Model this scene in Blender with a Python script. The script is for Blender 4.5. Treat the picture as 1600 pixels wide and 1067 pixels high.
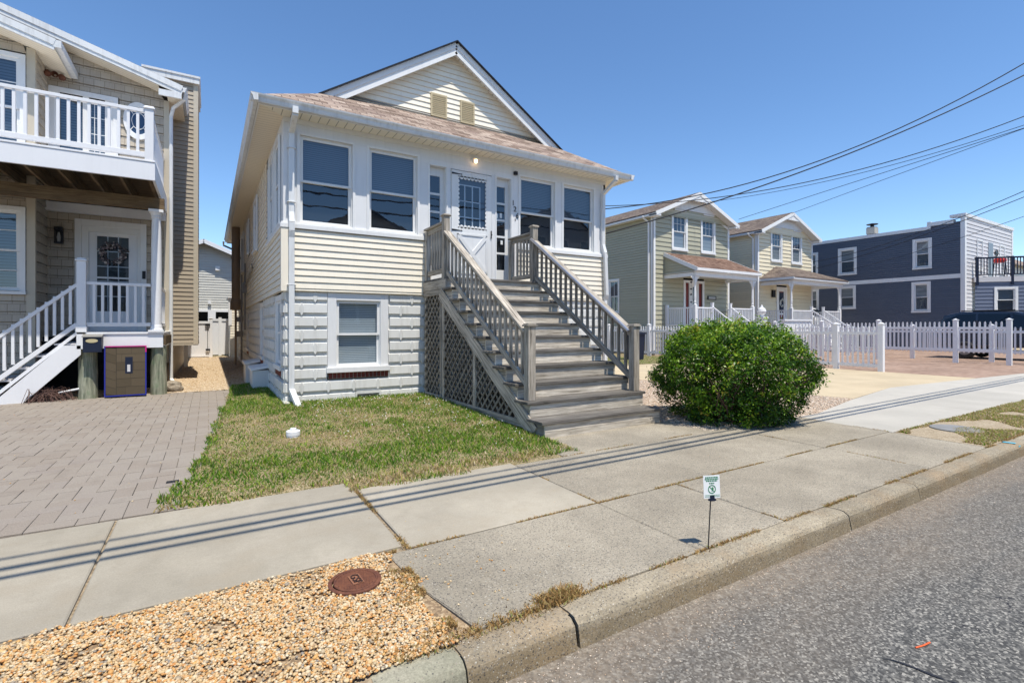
import bpy, bmesh, math, random
import numpy as np
from mathutils import Vector, Matrix, noise as mnoise
R = math.radians
random.seed(7); rng = np.random.default_rng(7)
for o in list(bpy.data.objects): bpy.data.objects.remove(o)
SC = bpy.context.scene
COL = SC.collection

# ------------------------------------------------------------ camera, sky, sun, exposure
cam = bpy.data.cameras.new('camera'); cam_o = bpy.data.objects.new('camera', cam); COL.objects.link(cam_o)
cam.sensor_width = 36; cam.lens = 774/1600*36; cam.shift_y = -23.5/1600
cam.clip_start = 0.05; cam.clip_end = 3000
cam_o.location = (0, 0, 1.3); cam_o.rotation_euler = (R(90), 0, R(-31.5))
SC.camera = cam_o
SUN_EL, SUN_AZ = 69.0, 175.0          # azimuth clockwise from +Y
world = bpy.data.worlds.new('World'); SC.world = world; world.use_nodes = True
wn = world.node_tree; bg = wn.nodes['Background']
sky = wn.nodes.new('ShaderNodeTexSky'); sky.sky_type = 'NISHITA'; sky.sun_disc = False
sky.sun_elevation = R(SUN_EL); sky.sun_rotation = R(SUN_AZ)
sky.altitude = 0; sky.air_density = 0.85; sky.dust_density = 0.0; sky.ozone_density = 2.6
hsv = wn.nodes.new('ShaderNodeHueSaturation'); hsv.inputs['Saturation'].default_value = 1.12
wn.links.new(sky.outputs[0], hsv.inputs['Color']); wn.links.new(hsv.outputs[0], bg.inputs[0]); bg.inputs[1].default_value = 0.16
sun = bpy.data.lights.new('sun', 'SUN'); sun.energy = 4.5; sun.angle = R(0.5); sun.color = (1.0, 0.94, 0.83)
sun_o = bpy.data.objects.new('sun', sun); COL.objects.link(sun_o)
sd = Vector((math.sin(R(SUN_AZ))*math.cos(R(SUN_EL)), math.cos(R(SUN_AZ))*math.cos(R(SUN_EL)), math.sin(R(SUN_EL))))
sun_o.rotation_euler = sd.to_track_quat('Z', 'Y').to_euler(); sun_o.location = (0, 0, 30)
SC.view_settings.view_transform = 'Standard'; SC.view_settings.look = 'None'
SC.view_settings.exposure = 0.36; SC.view_settings.gamma = 1.0
SC.render.engine = 'CYCLES'

# ------------------------------------------------------------ material helpers
class NT:
    def __init__(s, name):
        s.m = bpy.data.materials.new(name); s.m.use_nodes = True; s.t = s.m.node_tree
        s.b = s.t.nodes['Principled BSDF']; s.out = s.t.nodes['Material Output']
    def n(s, typ, **k):
        x = s.t.nodes.new(typ)
        for a, v in k.items(): setattr(x, a, v)
        return x
    def l(s, a, b): s.t.links.new(a, b)
    def inp(s, node, i, v):
        if hasattr(v, 'links') or hasattr(v, 'is_output'): s.l(v, node.inputs[i])
        else: node.inputs[i].default_value = v
    def math(s, op, a, b=0.0, c=0.0, clamp=False):
        x = s.n('ShaderNodeMath', operation=op, use_clamp=clamp); s.inp(x, 0, a); s.inp(x, 1, b)
        if op in ('MULTIPLY_ADD', 'SMOOTH_MIN'): s.inp(x, 2, c)
        return x.outputs[0]
    def mix(s, f, a, b, mode='MIX'):
        x = s.n('ShaderNodeMix', data_type='RGBA', blend_type=mode); x.clamp_factor = True
        s.inp(x, 0, f)
        for i, v in ((6, a), (7, b)):
            if isinstance(v, tuple): x.inputs[i].default_value = (v[0], v[1], v[2], 1)
            else: s.l(v, x.inputs[i])
        return x.outputs[2]
    def pos(s): return s.n('ShaderNodeNewGeometry').outputs['Position']
    def sep(s, v):
        x = s.n('ShaderNodeSeparateXYZ'); s.l(v, x.inputs[0]); return x.outputs
    def mapv(s, v, sc=(1, 1, 1), loc=(0, 0, 0), rot=(0, 0, 0)):
        x = s.n('ShaderNodeMapping'); s.l(v, x.inputs[0])
        x.inputs['Scale'].default_value = sc; x.inputs['Location'].default_value = loc; x.inputs['Rotation'].default_value = rot
        return x.outputs[0]
    def uv(s): return s.n('ShaderNodeUVMap', uv_map='UVMap').outputs[0]
    def noise(s, v, sc, det=4, rough=0.55, dist=0.0):
        x = s.n('ShaderNodeTexNoise'); s.l(v, x.inputs['Vector']); x.inputs['Scale'].default_value = sc
        x.inputs['Detail'].default_value = det; x.inputs['Roughness'].default_value = rough; x.inputs['Distortion'].default_value = dist
        return x.outputs['Fac']
    def vor(s, v, sc, out='Color', feat='F1'):
        x = s.n('ShaderNodeTexVoronoi', feature=feat); s.l(v, x.inputs['Vector']); x.inputs['Scale'].default_value = sc
        return x.outputs[out]
    def ramp(s, f, stops, mode='LINEAR'):
        x = s.n('ShaderNodeValToRGB'); s.l(f, x.inputs[0]); e = x.color_ramp.elements; x.color_ramp.interpolation = mode
        while len(e) < len(stops): e.new(0.5)
        for i, (p, c) in enumerate(stops):
            e[i].position = p
            c = c if isinstance(c, tuple) else (c, c, c)
            e[i].color = (*c[:3], 1)
        return x.outputs[0]
    def rnd(s): return s.n('ShaderNodeAttribute', attribute_name='rnd').outputs['Fac']
    def bump(s, h, d=0.01, st=0.5):
        x = s.n('ShaderNodeBump'); s.l(h, x.inputs['Height']); x.inputs['Distance'].default_value = d; x.inputs['Strength'].default_value = st
        s.l(x.outputs[0], s.b.inputs['Normal'])
    def col(s, c):
        if isinstance(c, tuple): s.b.inputs['Base Color'].default_value = (*c[:3], 1)
        else: s.l(c, s.b.inputs['Base Color'])
    def rough(s, r, spec=None):
        s.inp(s.b, 'Roughness', r)
        if spec is not None: s.b.inputs['Specular IOR Level'].default_value = spec

def paint(name, c, rough=0.55, var=0.06, dirt=0.0, spec=0.35, bump=0.0):
    k = NT(name); p = k.pos()
    n = k.noise(p, 2.3, 5); n2 = k.noise(p, 35, 3)
    f = k.ramp(n, [(0.3, 1-var), (0.7, 1.0)])
    c1 = k.mix(1.0, c, f, 'MULTIPLY')
    if dirt:
        ns = k.noise(k.mapv(p, (14, 14, 1.4)), 1.0, 5, 0.6)
        d = k.ramp(ns, [(0.5, 0.0), (0.78, dirt)])
        c1 = k.mix(d, c1, (0.20, 0.18, 0.14))
    rn = k.math('MULTIPLY_ADD', k.rnd(), 0.07, 0.965)
    c1 = k.mix(1.0, c1, rn, 'MULTIPLY')
    k.col(c1); k.rough(rough, spec)
    k.bump(n2, 0.002, 0.25 if not bump else bump)
    return k.m

M = {}
M['white'] = paint('white_trim_paint', (0.78, 0.78, 0.77), 0.5, 0.05, 0.10)
M['whitewall'] = paint('white_wall_paint', (0.76, 0.76, 0.76), 0.55, 0.06, 0.12)
M['vinyl'] = paint('white_vinyl', (0.80, 0.80, 0.81), 0.35, 0.03, 0.05)
M['block'] = paint('painted_grey_white_block', (0.68, 0.68, 0.655), 0.6, 0.08, 0.25)
M['cream'] = paint('cream_vinyl_siding', (0.87, 0.80, 0.665), 0.5, 0.05, 0.08)
M['creamtrim'] = paint('cream_corner_trim', (0.86, 0.79, 0.66), 0.5, 0.04, 0.08)
M['vent'] = paint('tan_louver', (0.58, 0.48, 0.30), 0.5)
M['gutter'] = paint('white_gutter', (0.72, 0.73, 0.73), 0.4, 0.06, 0.35)
M['tan'] = paint('tan_lap_siding', (0.40, 0.34, 0.26), 0.55, 0.06)
M['tantrim'] = paint('tan_corner_trim', (0.52, 0.46, 0.36), 0.5, 0.05)
M['sagegreen'] = paint('sage_green_siding', (0.42, 0.405, 0.30), 0.55, 0.05)
M['yellow'] = paint('pale_yellow_siding', (0.78, 0.69, 0.50), 0.55, 0.05)
M['blue'] = paint('slate_blue_siding', (0.115, 0.13, 0.165), 0.5, 0.08)
M['bluegrey'] = paint('grey_blue_siding', (0.15, 0.175, 0.24), 0.5, 0.05)
M['palegrey'] = paint('pale_grey_siding', (0.62, 0.60, 0.60), 0.5, 0.05)
M['backsiding'] = paint('off_white_siding', (0.60, 0.59, 0.54), 0.5, 0.05)
M['black'] = paint('black_metal', (0.015, 0.015, 0.018), 0.4)
M['navy'] = paint('navy_metal', (0.012, 0.018, 0.04), 0.4)
M['dark'] = paint('dark_interior', (0.012, 0.014, 0.02), 0.8)  # near-black stands in for the shade inside rooms, vents and hollows
M['brownpipe'] = paint('brown_pipe', (0.36, 0.26, 0.17), 0.5, 0.2)
M['brick'] = paint('red_sill_brick', (0.19, 0.045, 0.035), 0.8, 0.35)
M['mortar'] = paint('mortar', (0.42, 0.38, 0.33), 0.9)
M['redp'] = paint('red_paint', (0.55, 0.03, 0.02), 0.35)
M['reddoor'] = paint('dark_red_door', (0.20, 0.035, 0.03), 0.45)
M['greysteel'] = paint('galvanized_steel', (0.30, 0.29, 0.27), 0.5, 0.3)
M['bluepaint'] = paint('blue_patch_edge', (0.02, 0.03, 0.30), 0.5)
M['pinkpaint'] = paint('magenta_patch_edge', (0.55, 0.01, 0.22), 0.5)
M['orangeplastic'] = paint('orange_plastic', (0.75, 0.12, 0.03), 0.5)
M['green'] = paint('green_print', (0.04, 0.22, 0.10), 0.6)
M['signwhite'] = paint('sign_white', (0.82, 0.83, 0.82), 0.4)
M['wire'] = paint('wire_black', (0.02, 0.02, 0.025), 0.6)
M['polewood'] = paint('utility_pole_wood', (0.14, 0.10, 0.07), 0.9, 0.3)
M['flower'] = paint('clover_white', (0.75, 0.74, 0.68), 0.8)

def m_shake():
    k = NT('tan_shake_siding'); u = k.uv()
    br = k.n('ShaderNodeTexBrick'); br.offset = 0.37; k.l(k.mapv(u, (1, 1, 1)), br.inputs['Vector'])
    br.inputs['Scale'].default_value = 1; br.inputs['Brick Width'].default_value = 0.17; br.inputs['Row Height'].default_value = 0.19
    br.inputs['Mortar Size'].default_value = 0.004; br.inputs['Mortar Smooth'].default_value = 0.2
    br.inputs['Color1'].default_value = (0.42, 0.36, 0.285, 1); br.inputs['Color2'].default_value = (0.48, 0.42, 0.335, 1)
    br.inputs['Mortar'].default_value = (0.22, 0.18, 0.13, 1)
    g = k.noise(k.mapv(u, (90, 4, 1)), 1, 3)
    c = k.mix(0.5, br.outputs[0], k.ramp(g, [(0.3, 0.8), (0.7, 1.1)]), 'MULTIPLY')
    k.col(c); k.rough(0.6, 0.3); k.bump(g, 0.004, 0.3); return k.m
M['shake'] = m_shake()

def m_wood(name, a, b, dark, rough=0.85, greenish=0.0):
    k = NT(name); u = k.uv()
    w = k.noise(k.mapv(u, (2.2, 38, 1)), 1, 6, 0.62, 0.6)
    g = k.noise(k.mapv(u, (6, 160, 1)), 1, 4, 0.6)
    big = k.noise(k.pos(), 3.5, 4)
    cr = k.ramp(w, [(0.30, dark), (0.42, a), (0.62, b), (0.8, tuple(x*1.12 for x in b))])
    crack = k.ramp(g, [(0.30, 0.35), (0.40, 1.0)])
    c = k.mix(1.0, cr, crack, 'MULTIPLY')
    c = k.mix(k.ramp(big, [(0.45, 0.0), (0.75, 0.35)]), c, tuple(x*0.55 for x in a))
    rn = k.math('MULTIPLY_ADD', k.rnd(), 0.42, 0.76)
    c = k.mix(1.0, c, rn, 'MULTIPLY')
    if greenish:
        gn = k.noise(k.pos(), 9, 5); c = k.mix(k.ramp(gn, [(0.5, 0.0), (0.7, greenish)]), c, (0.16, 0.24, 0.13))
    k.col(c); k.rough(rough, 0.15)
    h = k.math('ADD', k.math('MULTIPLY', w, 0.5), k.math('MULTIPLY', g, 0.6)); k.bump(h, 0.006, 0.6)
    return k.m
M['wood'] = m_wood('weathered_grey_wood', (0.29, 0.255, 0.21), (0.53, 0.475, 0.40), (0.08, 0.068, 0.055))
M['woodd'] = m_wood('weathered_tread_dimmed', (0.13, 0.118, 0.105), (0.21, 0.195, 0.175), (0.05, 0.045, 0.04))  # stair wood darkened: dim grazing-view look of the treads put into the colour
M['woodlit'] = m_wood('weathered_riser_sunlit', (0.50, 0.44, 0.36), (0.78, 0.71, 0.60), (0.15, 0.125, 0.095))  # same stair wood lightened, sunlight on the risers painted in
M['woodbrown'] = m_wood('brown_deck_lumber', (0.13, 0.09, 0.055), (0.20, 0.145, 0.085), (0.05, 0.035, 0.025))
M['woodbrown2'] = m_wood('weathered_lattice_shaded', (0.17, 0.15, 0.125), (0.27, 0.24, 0.20), (0.07, 0.06, 0.05))  # lattice colour lowered to carry the shade it stands in
M['piling'] = m_wood('treated_piling', (0.20, 0.21, 0.15), (0.40, 0.40, 0.30), (0.07, 0.09, 0.065), greenish=0.5)

def m_shingle(name, cols, mort):
    k = NT(name); u = k.uv()
    br = k.n('ShaderNodeTexBrick'); br.offset = 0.43; k.l(u, br.inputs['Vector'])
    br.inputs['Scale'].default_value = 1; br.inputs['Brick Width'].default_value = 0.24; br.inputs['Row Height'].default_value = 0.135
    br.inputs['Mortar Size'].default_value = 0.006; br.inputs['Mortar Smooth'].default_value = 0.3; br.inputs['Bias'].default_value = 0
    br.inputs['Color1'].default_value = (0, 0, 0, 1); br.inputs['Color2'].default_value = (1, 1, 1, 1); br.inputs['Mortar'].default_value = (0.5, 0.5, 0.5, 1)
    c = k.ramp(br.outputs[0], [(0.0, cols[0]), (0.35, cols[1]), (0.65, cols[2]), (1.0, cols[3])])
    c = k.mix(br.outputs['Fac'], c, mort)
    g = k.noise(k.pos(), 90, 2); c = k.mix(1.0, c, k.ramp(g, [(0.3, 0.75), (0.7, 1.2)]), 'MULTIPLY')
    lg = k.noise(k.pos(), 1.4, 4); c = k.mix(1.0, c, k.ramp(lg, [(0.3, 0.85), (0.7, 1.1)]), 'MULTIPLY')
    k.col(c); k.rough(0.95, 0.1)
    hh = k.math('SUBTRACT', k.math('MULTIPLY', br.outputs[0], 0.5), k.math('MULTIPLY', br.outputs['Fac'], 1.0))
    k.bump(hh, 0.012, 0.9); return k.m
M['shingle'] = m_shingle('brown_pink_shingles', [(0.16, 0.115, 0.09), (0.31, 0.235, 0.19), (0.43, 0.345, 0.285), (0.24, 0.175, 0.145)], (0.06, 0.045, 0.04))
M['shingle_red'] = m_shingle('reddish_brown_shingles', [(0.12, 0.07, 0.052), (0.19, 0.12, 0.09), (0.25, 0.165, 0.125), (0.16, 0.10, 0.075)], (0.07, 0.045, 0.04))
M['shingle_grey'] = m_shingle('grey_brown_shingles', [(0.11, 0.085, 0.075), (0.17, 0.135, 0.115), (0.23, 0.185, 0.15), (0.14, 0.11, 0.095)], (0.07, 0.055, 0.05))

def m_soffit(name, c, axis, step=0.102, dk=0.45):
    k = NT(name); s = k.sep(k.pos())
    x = s[axis]; fr = k.math('FRACT', k.math('DIVIDE', x, step))
    ln = k.math('LESS_THAN', fr, 0.09)
    k.col(k.mix(ln, c, tuple(v*dk for v in c))); k.rough(0.6, 0.3)
    k.bump(ln, -0.006, 0.8); return k.m
M['soffit_x'] = m_soffit('cream_soffit_front', (0.78, 0.73, 0.61), 0, 0.137)
M['soffit_y'] = m_soffit('cream_soffit_side', (0.78, 0.70, 0.56), 1, 0.10, 0.62)
M['soffit_w'] = m_soffit('white_soffit', (0.72, 0.72, 0.70), 0)

def m_concrete(name, base, dark, agg=0.0, stain=0.5, warm=None, face=False):
    k = NT(name); p = k.pos()
    n1 = k.noise(p, 1.3, 6, 0.6); n2 = k.noise(p, 9, 5, 0.6); n3 = k.noise(p, 180, 3, 0.7)
    c = k.mix(k.ramp(n1, [(0.38, 0.0), (0.62, 1.0)]), base, tuple(x*(1-0.30*stain) for x in base))
    c = k.mix(k.ramp(n2, [(0.52, 0.0), (0.8, 0.45*stain)]), c, dark)
    c = k.mix(k.ramp(k.noise(p, 0.55, 7, 0.65), [(0.47, 0.0), (0.60, 0.42*stain)]), c, dark)
    blot = k.noise(k.mapv(p, (1, 1, 1), (3.1, 7.7, 0)), 4.5, 3, 0.5, 1.2); c = k.mix(k.ramp(blot, [(0.66, 0.0), (0.74, 0.45*stain)]), c, tuple(x*1.35 for x in dark))
    if warm: c = k.mix(k.ramp(k.noise(p, 2.6, 5), [(0.5, 0.0), (0.75, 0.5)]), c, warm)
    c = k.mix(1.0, c, k.ramp(n3, [(0.25, 0.82), (0.75, 1.15)]), 'MULTIPLY')
    rn = k.math('MULTIPLY_ADD', k.rnd(), 0.16, 0.92); c = k.mix(1.0, c, rn, 'MULTIPLY')
    if face:   # road grime splashed on the kerb face
        zz = k.sep(p)[2]; gz = k.math('ADD', k.math('MULTIPLY', zz, -9.0), k.math('MULTIPLY', k.noise(k.mapv(p, (3, 3, 14)), 1.0, 5, .6), 0.9))
        c = k.mix(k.ramp(gz, [(0.62, 0.0), (1.35, 0.5)]), c, (0.20, 0.145, 0.075))
    h = n3
    if agg:
        v = k.n('ShaderNodeTexVoronoi'); k.l(p, v.inputs['Vector']); v.inputs['Scale'].default_value = 120
        sp = k.sep(v.outputs['Color'])
        c2 = k.ramp(sp[0], [(0.0, (0.05, 0.05, 0.055)), (0.22, (0.12, 0.11, 0.10)), (0.34, (0.24, 0.215, 0.18)), (0.6, (0.34, 0.29, 0.22)), (0.93, (0.50, 0.47, 0.40))], 'CONSTANT')
        near = k.math('LESS_THAN', v.outputs['Distance'], 0.42)
        msk = k.math('MULTIPLY', near, k.math('GREATER_THAN', sp[1], 1-agg))
        c = k.mix(k.math('MULTIPLY', msk, 0.75), c, c2)
        h = k.math('ADD', n3, k.math('MULTIPLY', msk, 0.5))
        c = k.mix(0.8, c, k.ramp(k.noise(p, 75, 5, 0.75), [(0.28, 0.62), (0.5, 0.98), (0.72, 1.32)]), 'MULTIPLY')
    k.col(c); k.rough(0.9, 0.15); k.bump(h, 0.003, 0.6); return k.m
M['conc_agg'] = m_concrete('exposed_aggregate_concrete', (0.39, 0.345, 0.27), (0.19, 0.165, 0.125), 0.75, 0.85)
M['conc_smooth'] = m_concrete('smooth_sidewalk_concrete', (0.39, 0.35, 0.28), (0.235, 0.21, 0.16), 0.0, 0.75, (0.39, 0.33, 0.245))
M['conc_new'] = m_concrete('pale_new_concrete', (0.46, 0.435, 0.385), (0.33, 0.31, 0.27), 0.0, 0.35)
M['conc_beige'] = m_concrete('beige_driveway_concrete', (0.52, 0.43, 0.295), (0.38, 0.30, 0.20), 0.0, 0.4)
M['kerb'] = m_concrete('kerb_aggregate_concrete', (0.39, 0.335, 0.245), (0.14, 0.11, 0.07), 0.75, 1.0, (0.46, 0.31, 0.17), True)
M['kerbgreen'] = m_concrete('old_kerb_patch_concrete', (0.38, 0.355, 0.27), (0.22, 0.225, 0.155), 0.1, 0.9)

def m_asphalt():
    k = NT('worn_asphalt'); p = k.pos(); s = k.sep(p)
    v = k.n('ShaderNodeTexVoronoi'); k.l(p, v.inputs['Vector']); v.inputs['Scale'].default_value = 110
    sp = k.sep(v.outputs['Color'])
    st = k.ramp(sp[0], [(0.0, (0.025, 0.024, 0.022)), (0.28, (0.08, 0.077, 0.07)), (0.5, (0.16, 0.153, 0.138)), (0.74, (0.30, 0.285, 0.25)), (0.92, (0.50, 0.47, 0.41))], 'CONSTANT')
    big = k.noise(p, 0.8, 6, 0.6)
    c = k.mix(0.46, st, k.ramp(big, [(0.3, (0.085, 0.085, 0.084)), (0.7, (0.13, 0.129, 0.126))]))
    # dusty, sandy gutter strip along the kerb
    n = k.noise(k.mapv(p, (0.6, 2.5, 1)), 1.4, 6, 0.65)
    e = k.math('ADD', s[1], k.math('MULTIPLY', k.math('SUBTRACT', n, 0.5), 1.1))
    g = k.ramp(k.math('SUBTRACT', e, 0.85), [(0.0, 0.0), (0.5, 0.35), (0.85, 0.85)])
    dust = k.ramp(k.noise(p, 22, 5, 0.7), [(0.3, (0.15, 0.115, 0.08)), (0.55, (0.25, 0.205, 0.155)), (0.75, (0.37, 0.33, 0.265))])
    c = k.mix(k.math('MULTIPLY', g, k.ramp(k.noise(p, 60, 3), [(0.3, 0.5), (0.6, 1.0)])), c, dust)
    # tarred crack
    cn = k.noise(k.mapv(p, (1.2, 1.2, 1), rot=(0, 0, 0.9)), 1.6, 6, 0.62)
    cr = k.math('LESS_THAN', k.math('ABSOLUTE', k.math('SUBTRACT', cn, 0.5)), 0.0035)
    c = k.mix(k.math('MULTIPLY', cr, k.math('MULTIPLY', k.math('LESS_THAN', s[1], 0.9), k.math('GREATER_THAN', k.noise(p, 0.9, 2), 0.55))), c, (0.03, 0.03, 0.035))
    k.col(c); k.rough(0.85, 0.2); k.bump(k.math('ADD', sp[1], k.math('MULTIPLY', n, 0.4)), 0.004, 0.7); return k.m
M['asphalt'] = m_asphalt()

def m_bits(name, stops, rough=0.7, translucent=0.0):
    k = NT(name); k.col(k.ramp(k.rnd(), stops, 'LINEAR')); k.rough(rough, 0.3)
    if translucent:
        tr = k.n('ShaderNodeBsdfTranslucent'); mx = k.n('ShaderNodeMixShader'); mx.inputs[0].default_value = translucent
        k.l(k.b.inputs['Base Color'].links[0].from_socket, tr.inputs[0])
        k.l(k.b.outputs[0], mx.inputs[1]); k.l(tr.outputs[0], mx.inputs[2]); k.l(mx.outputs[0], k.out.inputs[0])
    return k.m
M['gravel'] = m_bits('orange_tan_pebbles', [(0.0, (0.54, 0.41, 0.24)), (0.14, (0.62, 0.50, 0.33)), (0.26, (0.58, 0.34, 0.12)), (0.4, (0.48, 0.21, 0.06)), (0.5, (0.56, 0.41, 0.22)), (0.64, (0.46, 0.32, 0.17)), (0.74, (0.64, 0.55, 0.40)), (0.84, (0.55, 0.30, 0.10)), (0.92, (0.32, 0.26, 0.18)), (0.97, (0.22, 0.20, 0.18)), (1.0, (0.50, 0.38, 0.22))], 0.55)
M['bedgravel'] = m_bits('pinkish_bed_pebbles', [(0.0, (0.50, 0.42, 0.34)), (0.3, (0.58, 0.47, 0.36)), (0.5, (0.42, 0.29, 0.20)), (0.7, (0.62, 0.55, 0.46)), (0.9, (0.30, 0.24, 0.19)), (1.0, (0.55, 0.42, 0.30))], 0.7)
M['alleygravel'] = m_bits('tan_alley_pebbles', [(0.0, (0.50, 0.40, 0.28)), (0.4, (0.54, 0.42, 0.28)), (0.6, (0.36, 0.24, 0.13)), (1.0, (0.62, 0.53, 0.40))], 0.7)
M['grass'] = m_bits('lawn_blades', [(0.0, (0.04, 0.13, 0.010)), (0.2, (0.11, 0.25, 0.014)), (0.45, (0.27, 0.36, 0.03)), (0.58, (0.38, 0.33, 0.11)), (0.72, (0.50, 0.38, 0.20)), (0.86, (0.40, 0.26, 0.13)), (1.0, (0.66, 0.55, 0.37))], 0.7, 0.3)
M['drygrass'] = m_bits('dry_weed_blades', [(0.0, (0.24, 0.13, 0.05)), (0.4, (0.36, 0.22, 0.08)), (0.7, (0.50, 0.36, 0.16)), (0.85, (0.30, 0.29, 0.09)), (1.0, (0.17, 0.22, 0.04))], 0.8, 0.25)
M['leaf'] = m_bits('privet_leaves', [(0.0, (0.015, 0.05, 0.005)), (0.3, (0.055, 0.14, 0.009)), (0.6, (0.16, 0.30, 0.016)), (0.9, (0.38, 0.52, 0.033)), (1.0, (0.42, 0.34, 0.05))], 0.38, 0.35)
M['twig'] = m_bits('shrub_twigs', [(0.0, (0.09, 0.05, 0.04)), (1.0, (0.20, 0.12, 0.10))], 0.9)

def m_ground(name, stops, sc=6, fine=70, bump=0.01):
    k = NT(name); p = k.pos()
    n = k.noise(p, sc, 6, 0.62); f = k.vor(p, fine); s = k.sep(f)
    c = k.ramp(k.math('MULTIPLY_ADD', s[0], 0.55, k.math('MULTIPLY', n, 0.5)), stops)
    k.col(c); k.rough(0.95, 0.1); k.bump(k.math('ADD', s[1], n), bump, 0.7); return k.m
M['soil'] = m_ground('sandy_soil', [(0.1, (0.13, 0.10, 0.065)), (0.5, (0.28, 0.22, 0.15)), (0.9, (0.40, 0.33, 0.23))])
M['lawnsoil'] = m_ground('thatch_soil', [(0.1, (0.07, 0.07, 0.025)), (0.4, (0.15, 0.13, 0.055)), (0.62, (0.34, 0.27, 0.16)), (0.9, (0.48, 0.39, 0.27))], 2.2, 120)
M['mulch'] = m_ground('orange_tan_gravel_bed', [(0.15, (0.24, 0.155, 0.09)), (0.4, (0.42, 0.31, 0.19)), (0.65, (0.56, 0.44, 0.30)), (0.9, (0.66, 0.56, 0.42))], 3, 45)
M['pebblebed'] = m_ground('pinkish_pebble_bed', [(0.15, (0.26, 0.19, 0.14)), (0.4, (0.44, 0.34, 0.26)), (0.65, (0.56, 0.46, 0.37)), (0.9, (0.70, 0.62, 0.53))], 3, 38)
M['gravelbase'] = m_ground('gravel_base', [(0.1, (0.12, 0.09, 0.06)), (0.4, (0.26, 0.18, 0.11)), (0.7, (0.38, 0.28, 0.17)), (0.95, (0.50, 0.40, 0.27))], 5, 75)
M['sand'] = m_ground('sandy_verge', [(0.1, (0.22, 0.17, 0.11)), (0.5, (0.35, 0.28, 0.19)), (0.9, (0.48, 0.41, 0.31))], 5, 90, 0.006)
M['ground'] = m_ground('far_ground', [(0.1, (0.18, 0.16, 0.11)), (0.9, (0.30, 0.27, 0.20))], 0.5, 10)

def m_paver():
    k = NT('grey_mauve_pavers'); p = k.pos()
    c = k.ramp(k.rnd(), [(0.0, (0.255, 0.217, 0.182)), (0.35, (0.272, 0.235, 0.198)), (0.7, (0.285, 0.25, 0.213)), (1.0, (0.262, 0.226, 0.196))])
    c = k.mix(1.0, c, k.ramp(k.noise(p, 120, 3, 0.7), [(0.25, 0.75), (0.75, 1.2)]), 'MULTIPLY')
    c = k.mix(k.ramp(k.noise(p, 3.3, 6, 0.65), [(0.55, 0.0), (0.7, 0.35)]), c, (0.15, 0.125, 0.105))
    c = k.mix(k.ramp(k.noise(p, 1.1, 5), [(0.45, 0.0), (0.75, 0.5)]), c, (0.29, 0.26, 0.225))
    k.col(c); k.rough(0.9, 0.15); k.bump(k.noise(p, 150, 3), 0.003, 0.6); return k.m
M['paver'] = m_paver()
def m_redlot():
    k = NT('red_brown_paver_lot'); p = k.pos()
    br = k.n('ShaderNodeTexBrick'); k.l(p, br.inputs['Vector']); br.inputs['Scale'].default_value = 1
    br.inputs['Brick Width'].default_value = 0.24; br.inputs['Row Height'].default_value = 0.12; br.inputs['Mortar Size'].default_value = 0.006
    br.inputs['Color1'].default_value = (0.26, 0.175, 0.13, 1); br.inputs['Color2'].default_value = (0.34, 0.24, 0.185, 1); br.inputs['Mortar'].default_value = (0.25, 0.18, 0.14, 1)
    c = k.mix(1.0, br.outputs[0], k.ramp(k.noise(p, 0.9, 5), [(0.3, 0.85), (0.7, 1.2)]), 'MULTIPLY')
    k.col(c); k.rough(0.9, 0.15); return k.m
M['redlot'] = m_redlot()

def m_glass(name, tint=(0.55, 0.62, 0.68), ior=1.75, wav=0.25):
    k = NT(name); t = k.t; t.nodes.remove(k.b)
    lw = k.n('ShaderNodeLayerWeight'); f0 = ((ior-1)/(ior+1))**2
    gl = k.n('ShaderNodeBsdfGlossy'); gl.inputs['Roughness'].default_value = 0.015; gl.inputs[0].default_value = (0.92, 0.96, 1, 1)
    tr = k.n('ShaderNodeBsdfTransparent'); tr.inputs[0].default_value = (*tint, 1)
    mx = k.n('ShaderNodeMixShader'); bp = k.n('ShaderNodeBump'); bp.inputs['Distance'].default_value = 0.004; bp.inputs['Strength'].default_value = wav
    k.l(k.noise(k.pos(), 2.2, 2), bp.inputs['Height']); k.l(bp.outputs[0], gl.inputs['Normal'])
    fac = k.math('MULTIPLY_ADD', k.math('POWER', lw.outputs['Facing'], 5.0), 1-f0, f0)
    k.l(fac, mx.inputs[0]); k.l(tr.outputs[0], mx.inputs[1]); k.l(gl.outputs[0], mx.inputs[2]); k.l(mx.outputs[0], k.out.inputs[0])
    return k.m
M['glass'] = m_glass('window_glass', (0.70, 0.76, 0.82), 1.85, 0.3)
M['carglass'] = m_glass('car_glass', (0.12, 0.14, 0.16), 1.6, 0.0)
def m_blind(name, c1, c2, step=0.03):
    k = NT(name); s = k.sep(k.pos()); fr = k.math('FRACT', k.math('DIVIDE', s[2], step))
    k.col(k.mix(k.ramp(fr, [(0.0, 1.0), (0.25, 0.0), (0.8, 0.0), (1.0, 1.0)]), c1, c2)); k.rough(0.6, 0.3)
    return k.m
M['blind_dark'] = m_blind('shaded_mini_blind', (0.15, 0.17, 0.19), (0.012, 0.016, 0.022), 0.034)
M['blind_mid'] = m_blind('grey_mini_blind', (0.62, 0.64, 0.62), (0.12, 0.13, 0.13), 0.03)
M['blind_light'] = m_blind('pale_curtain', (0.42, 0.42, 0.40), (0.33, 0.33, 0.31), 0.2)
M['blind_in'] = m_blind('dark_wide_blind', (0.11, 0.14, 0.17), (0.015, 0.022, 0.03), 0.055)
def m_plain(name, c, rough=0.3, metal=0.0, coat=0.0):
    k = NT(name); k.col(c); k.rough(rough, 0.5); k.b.inputs['Metallic'].default_value = metal; k.b.inputs['Coat Weight'].default_value = coat; return k.m
M['carpaint'] = m_plain('dark_blue_car_paint', (0.012, 0.018, 0.035), 0.25, 0.3, 1.0)
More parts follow.
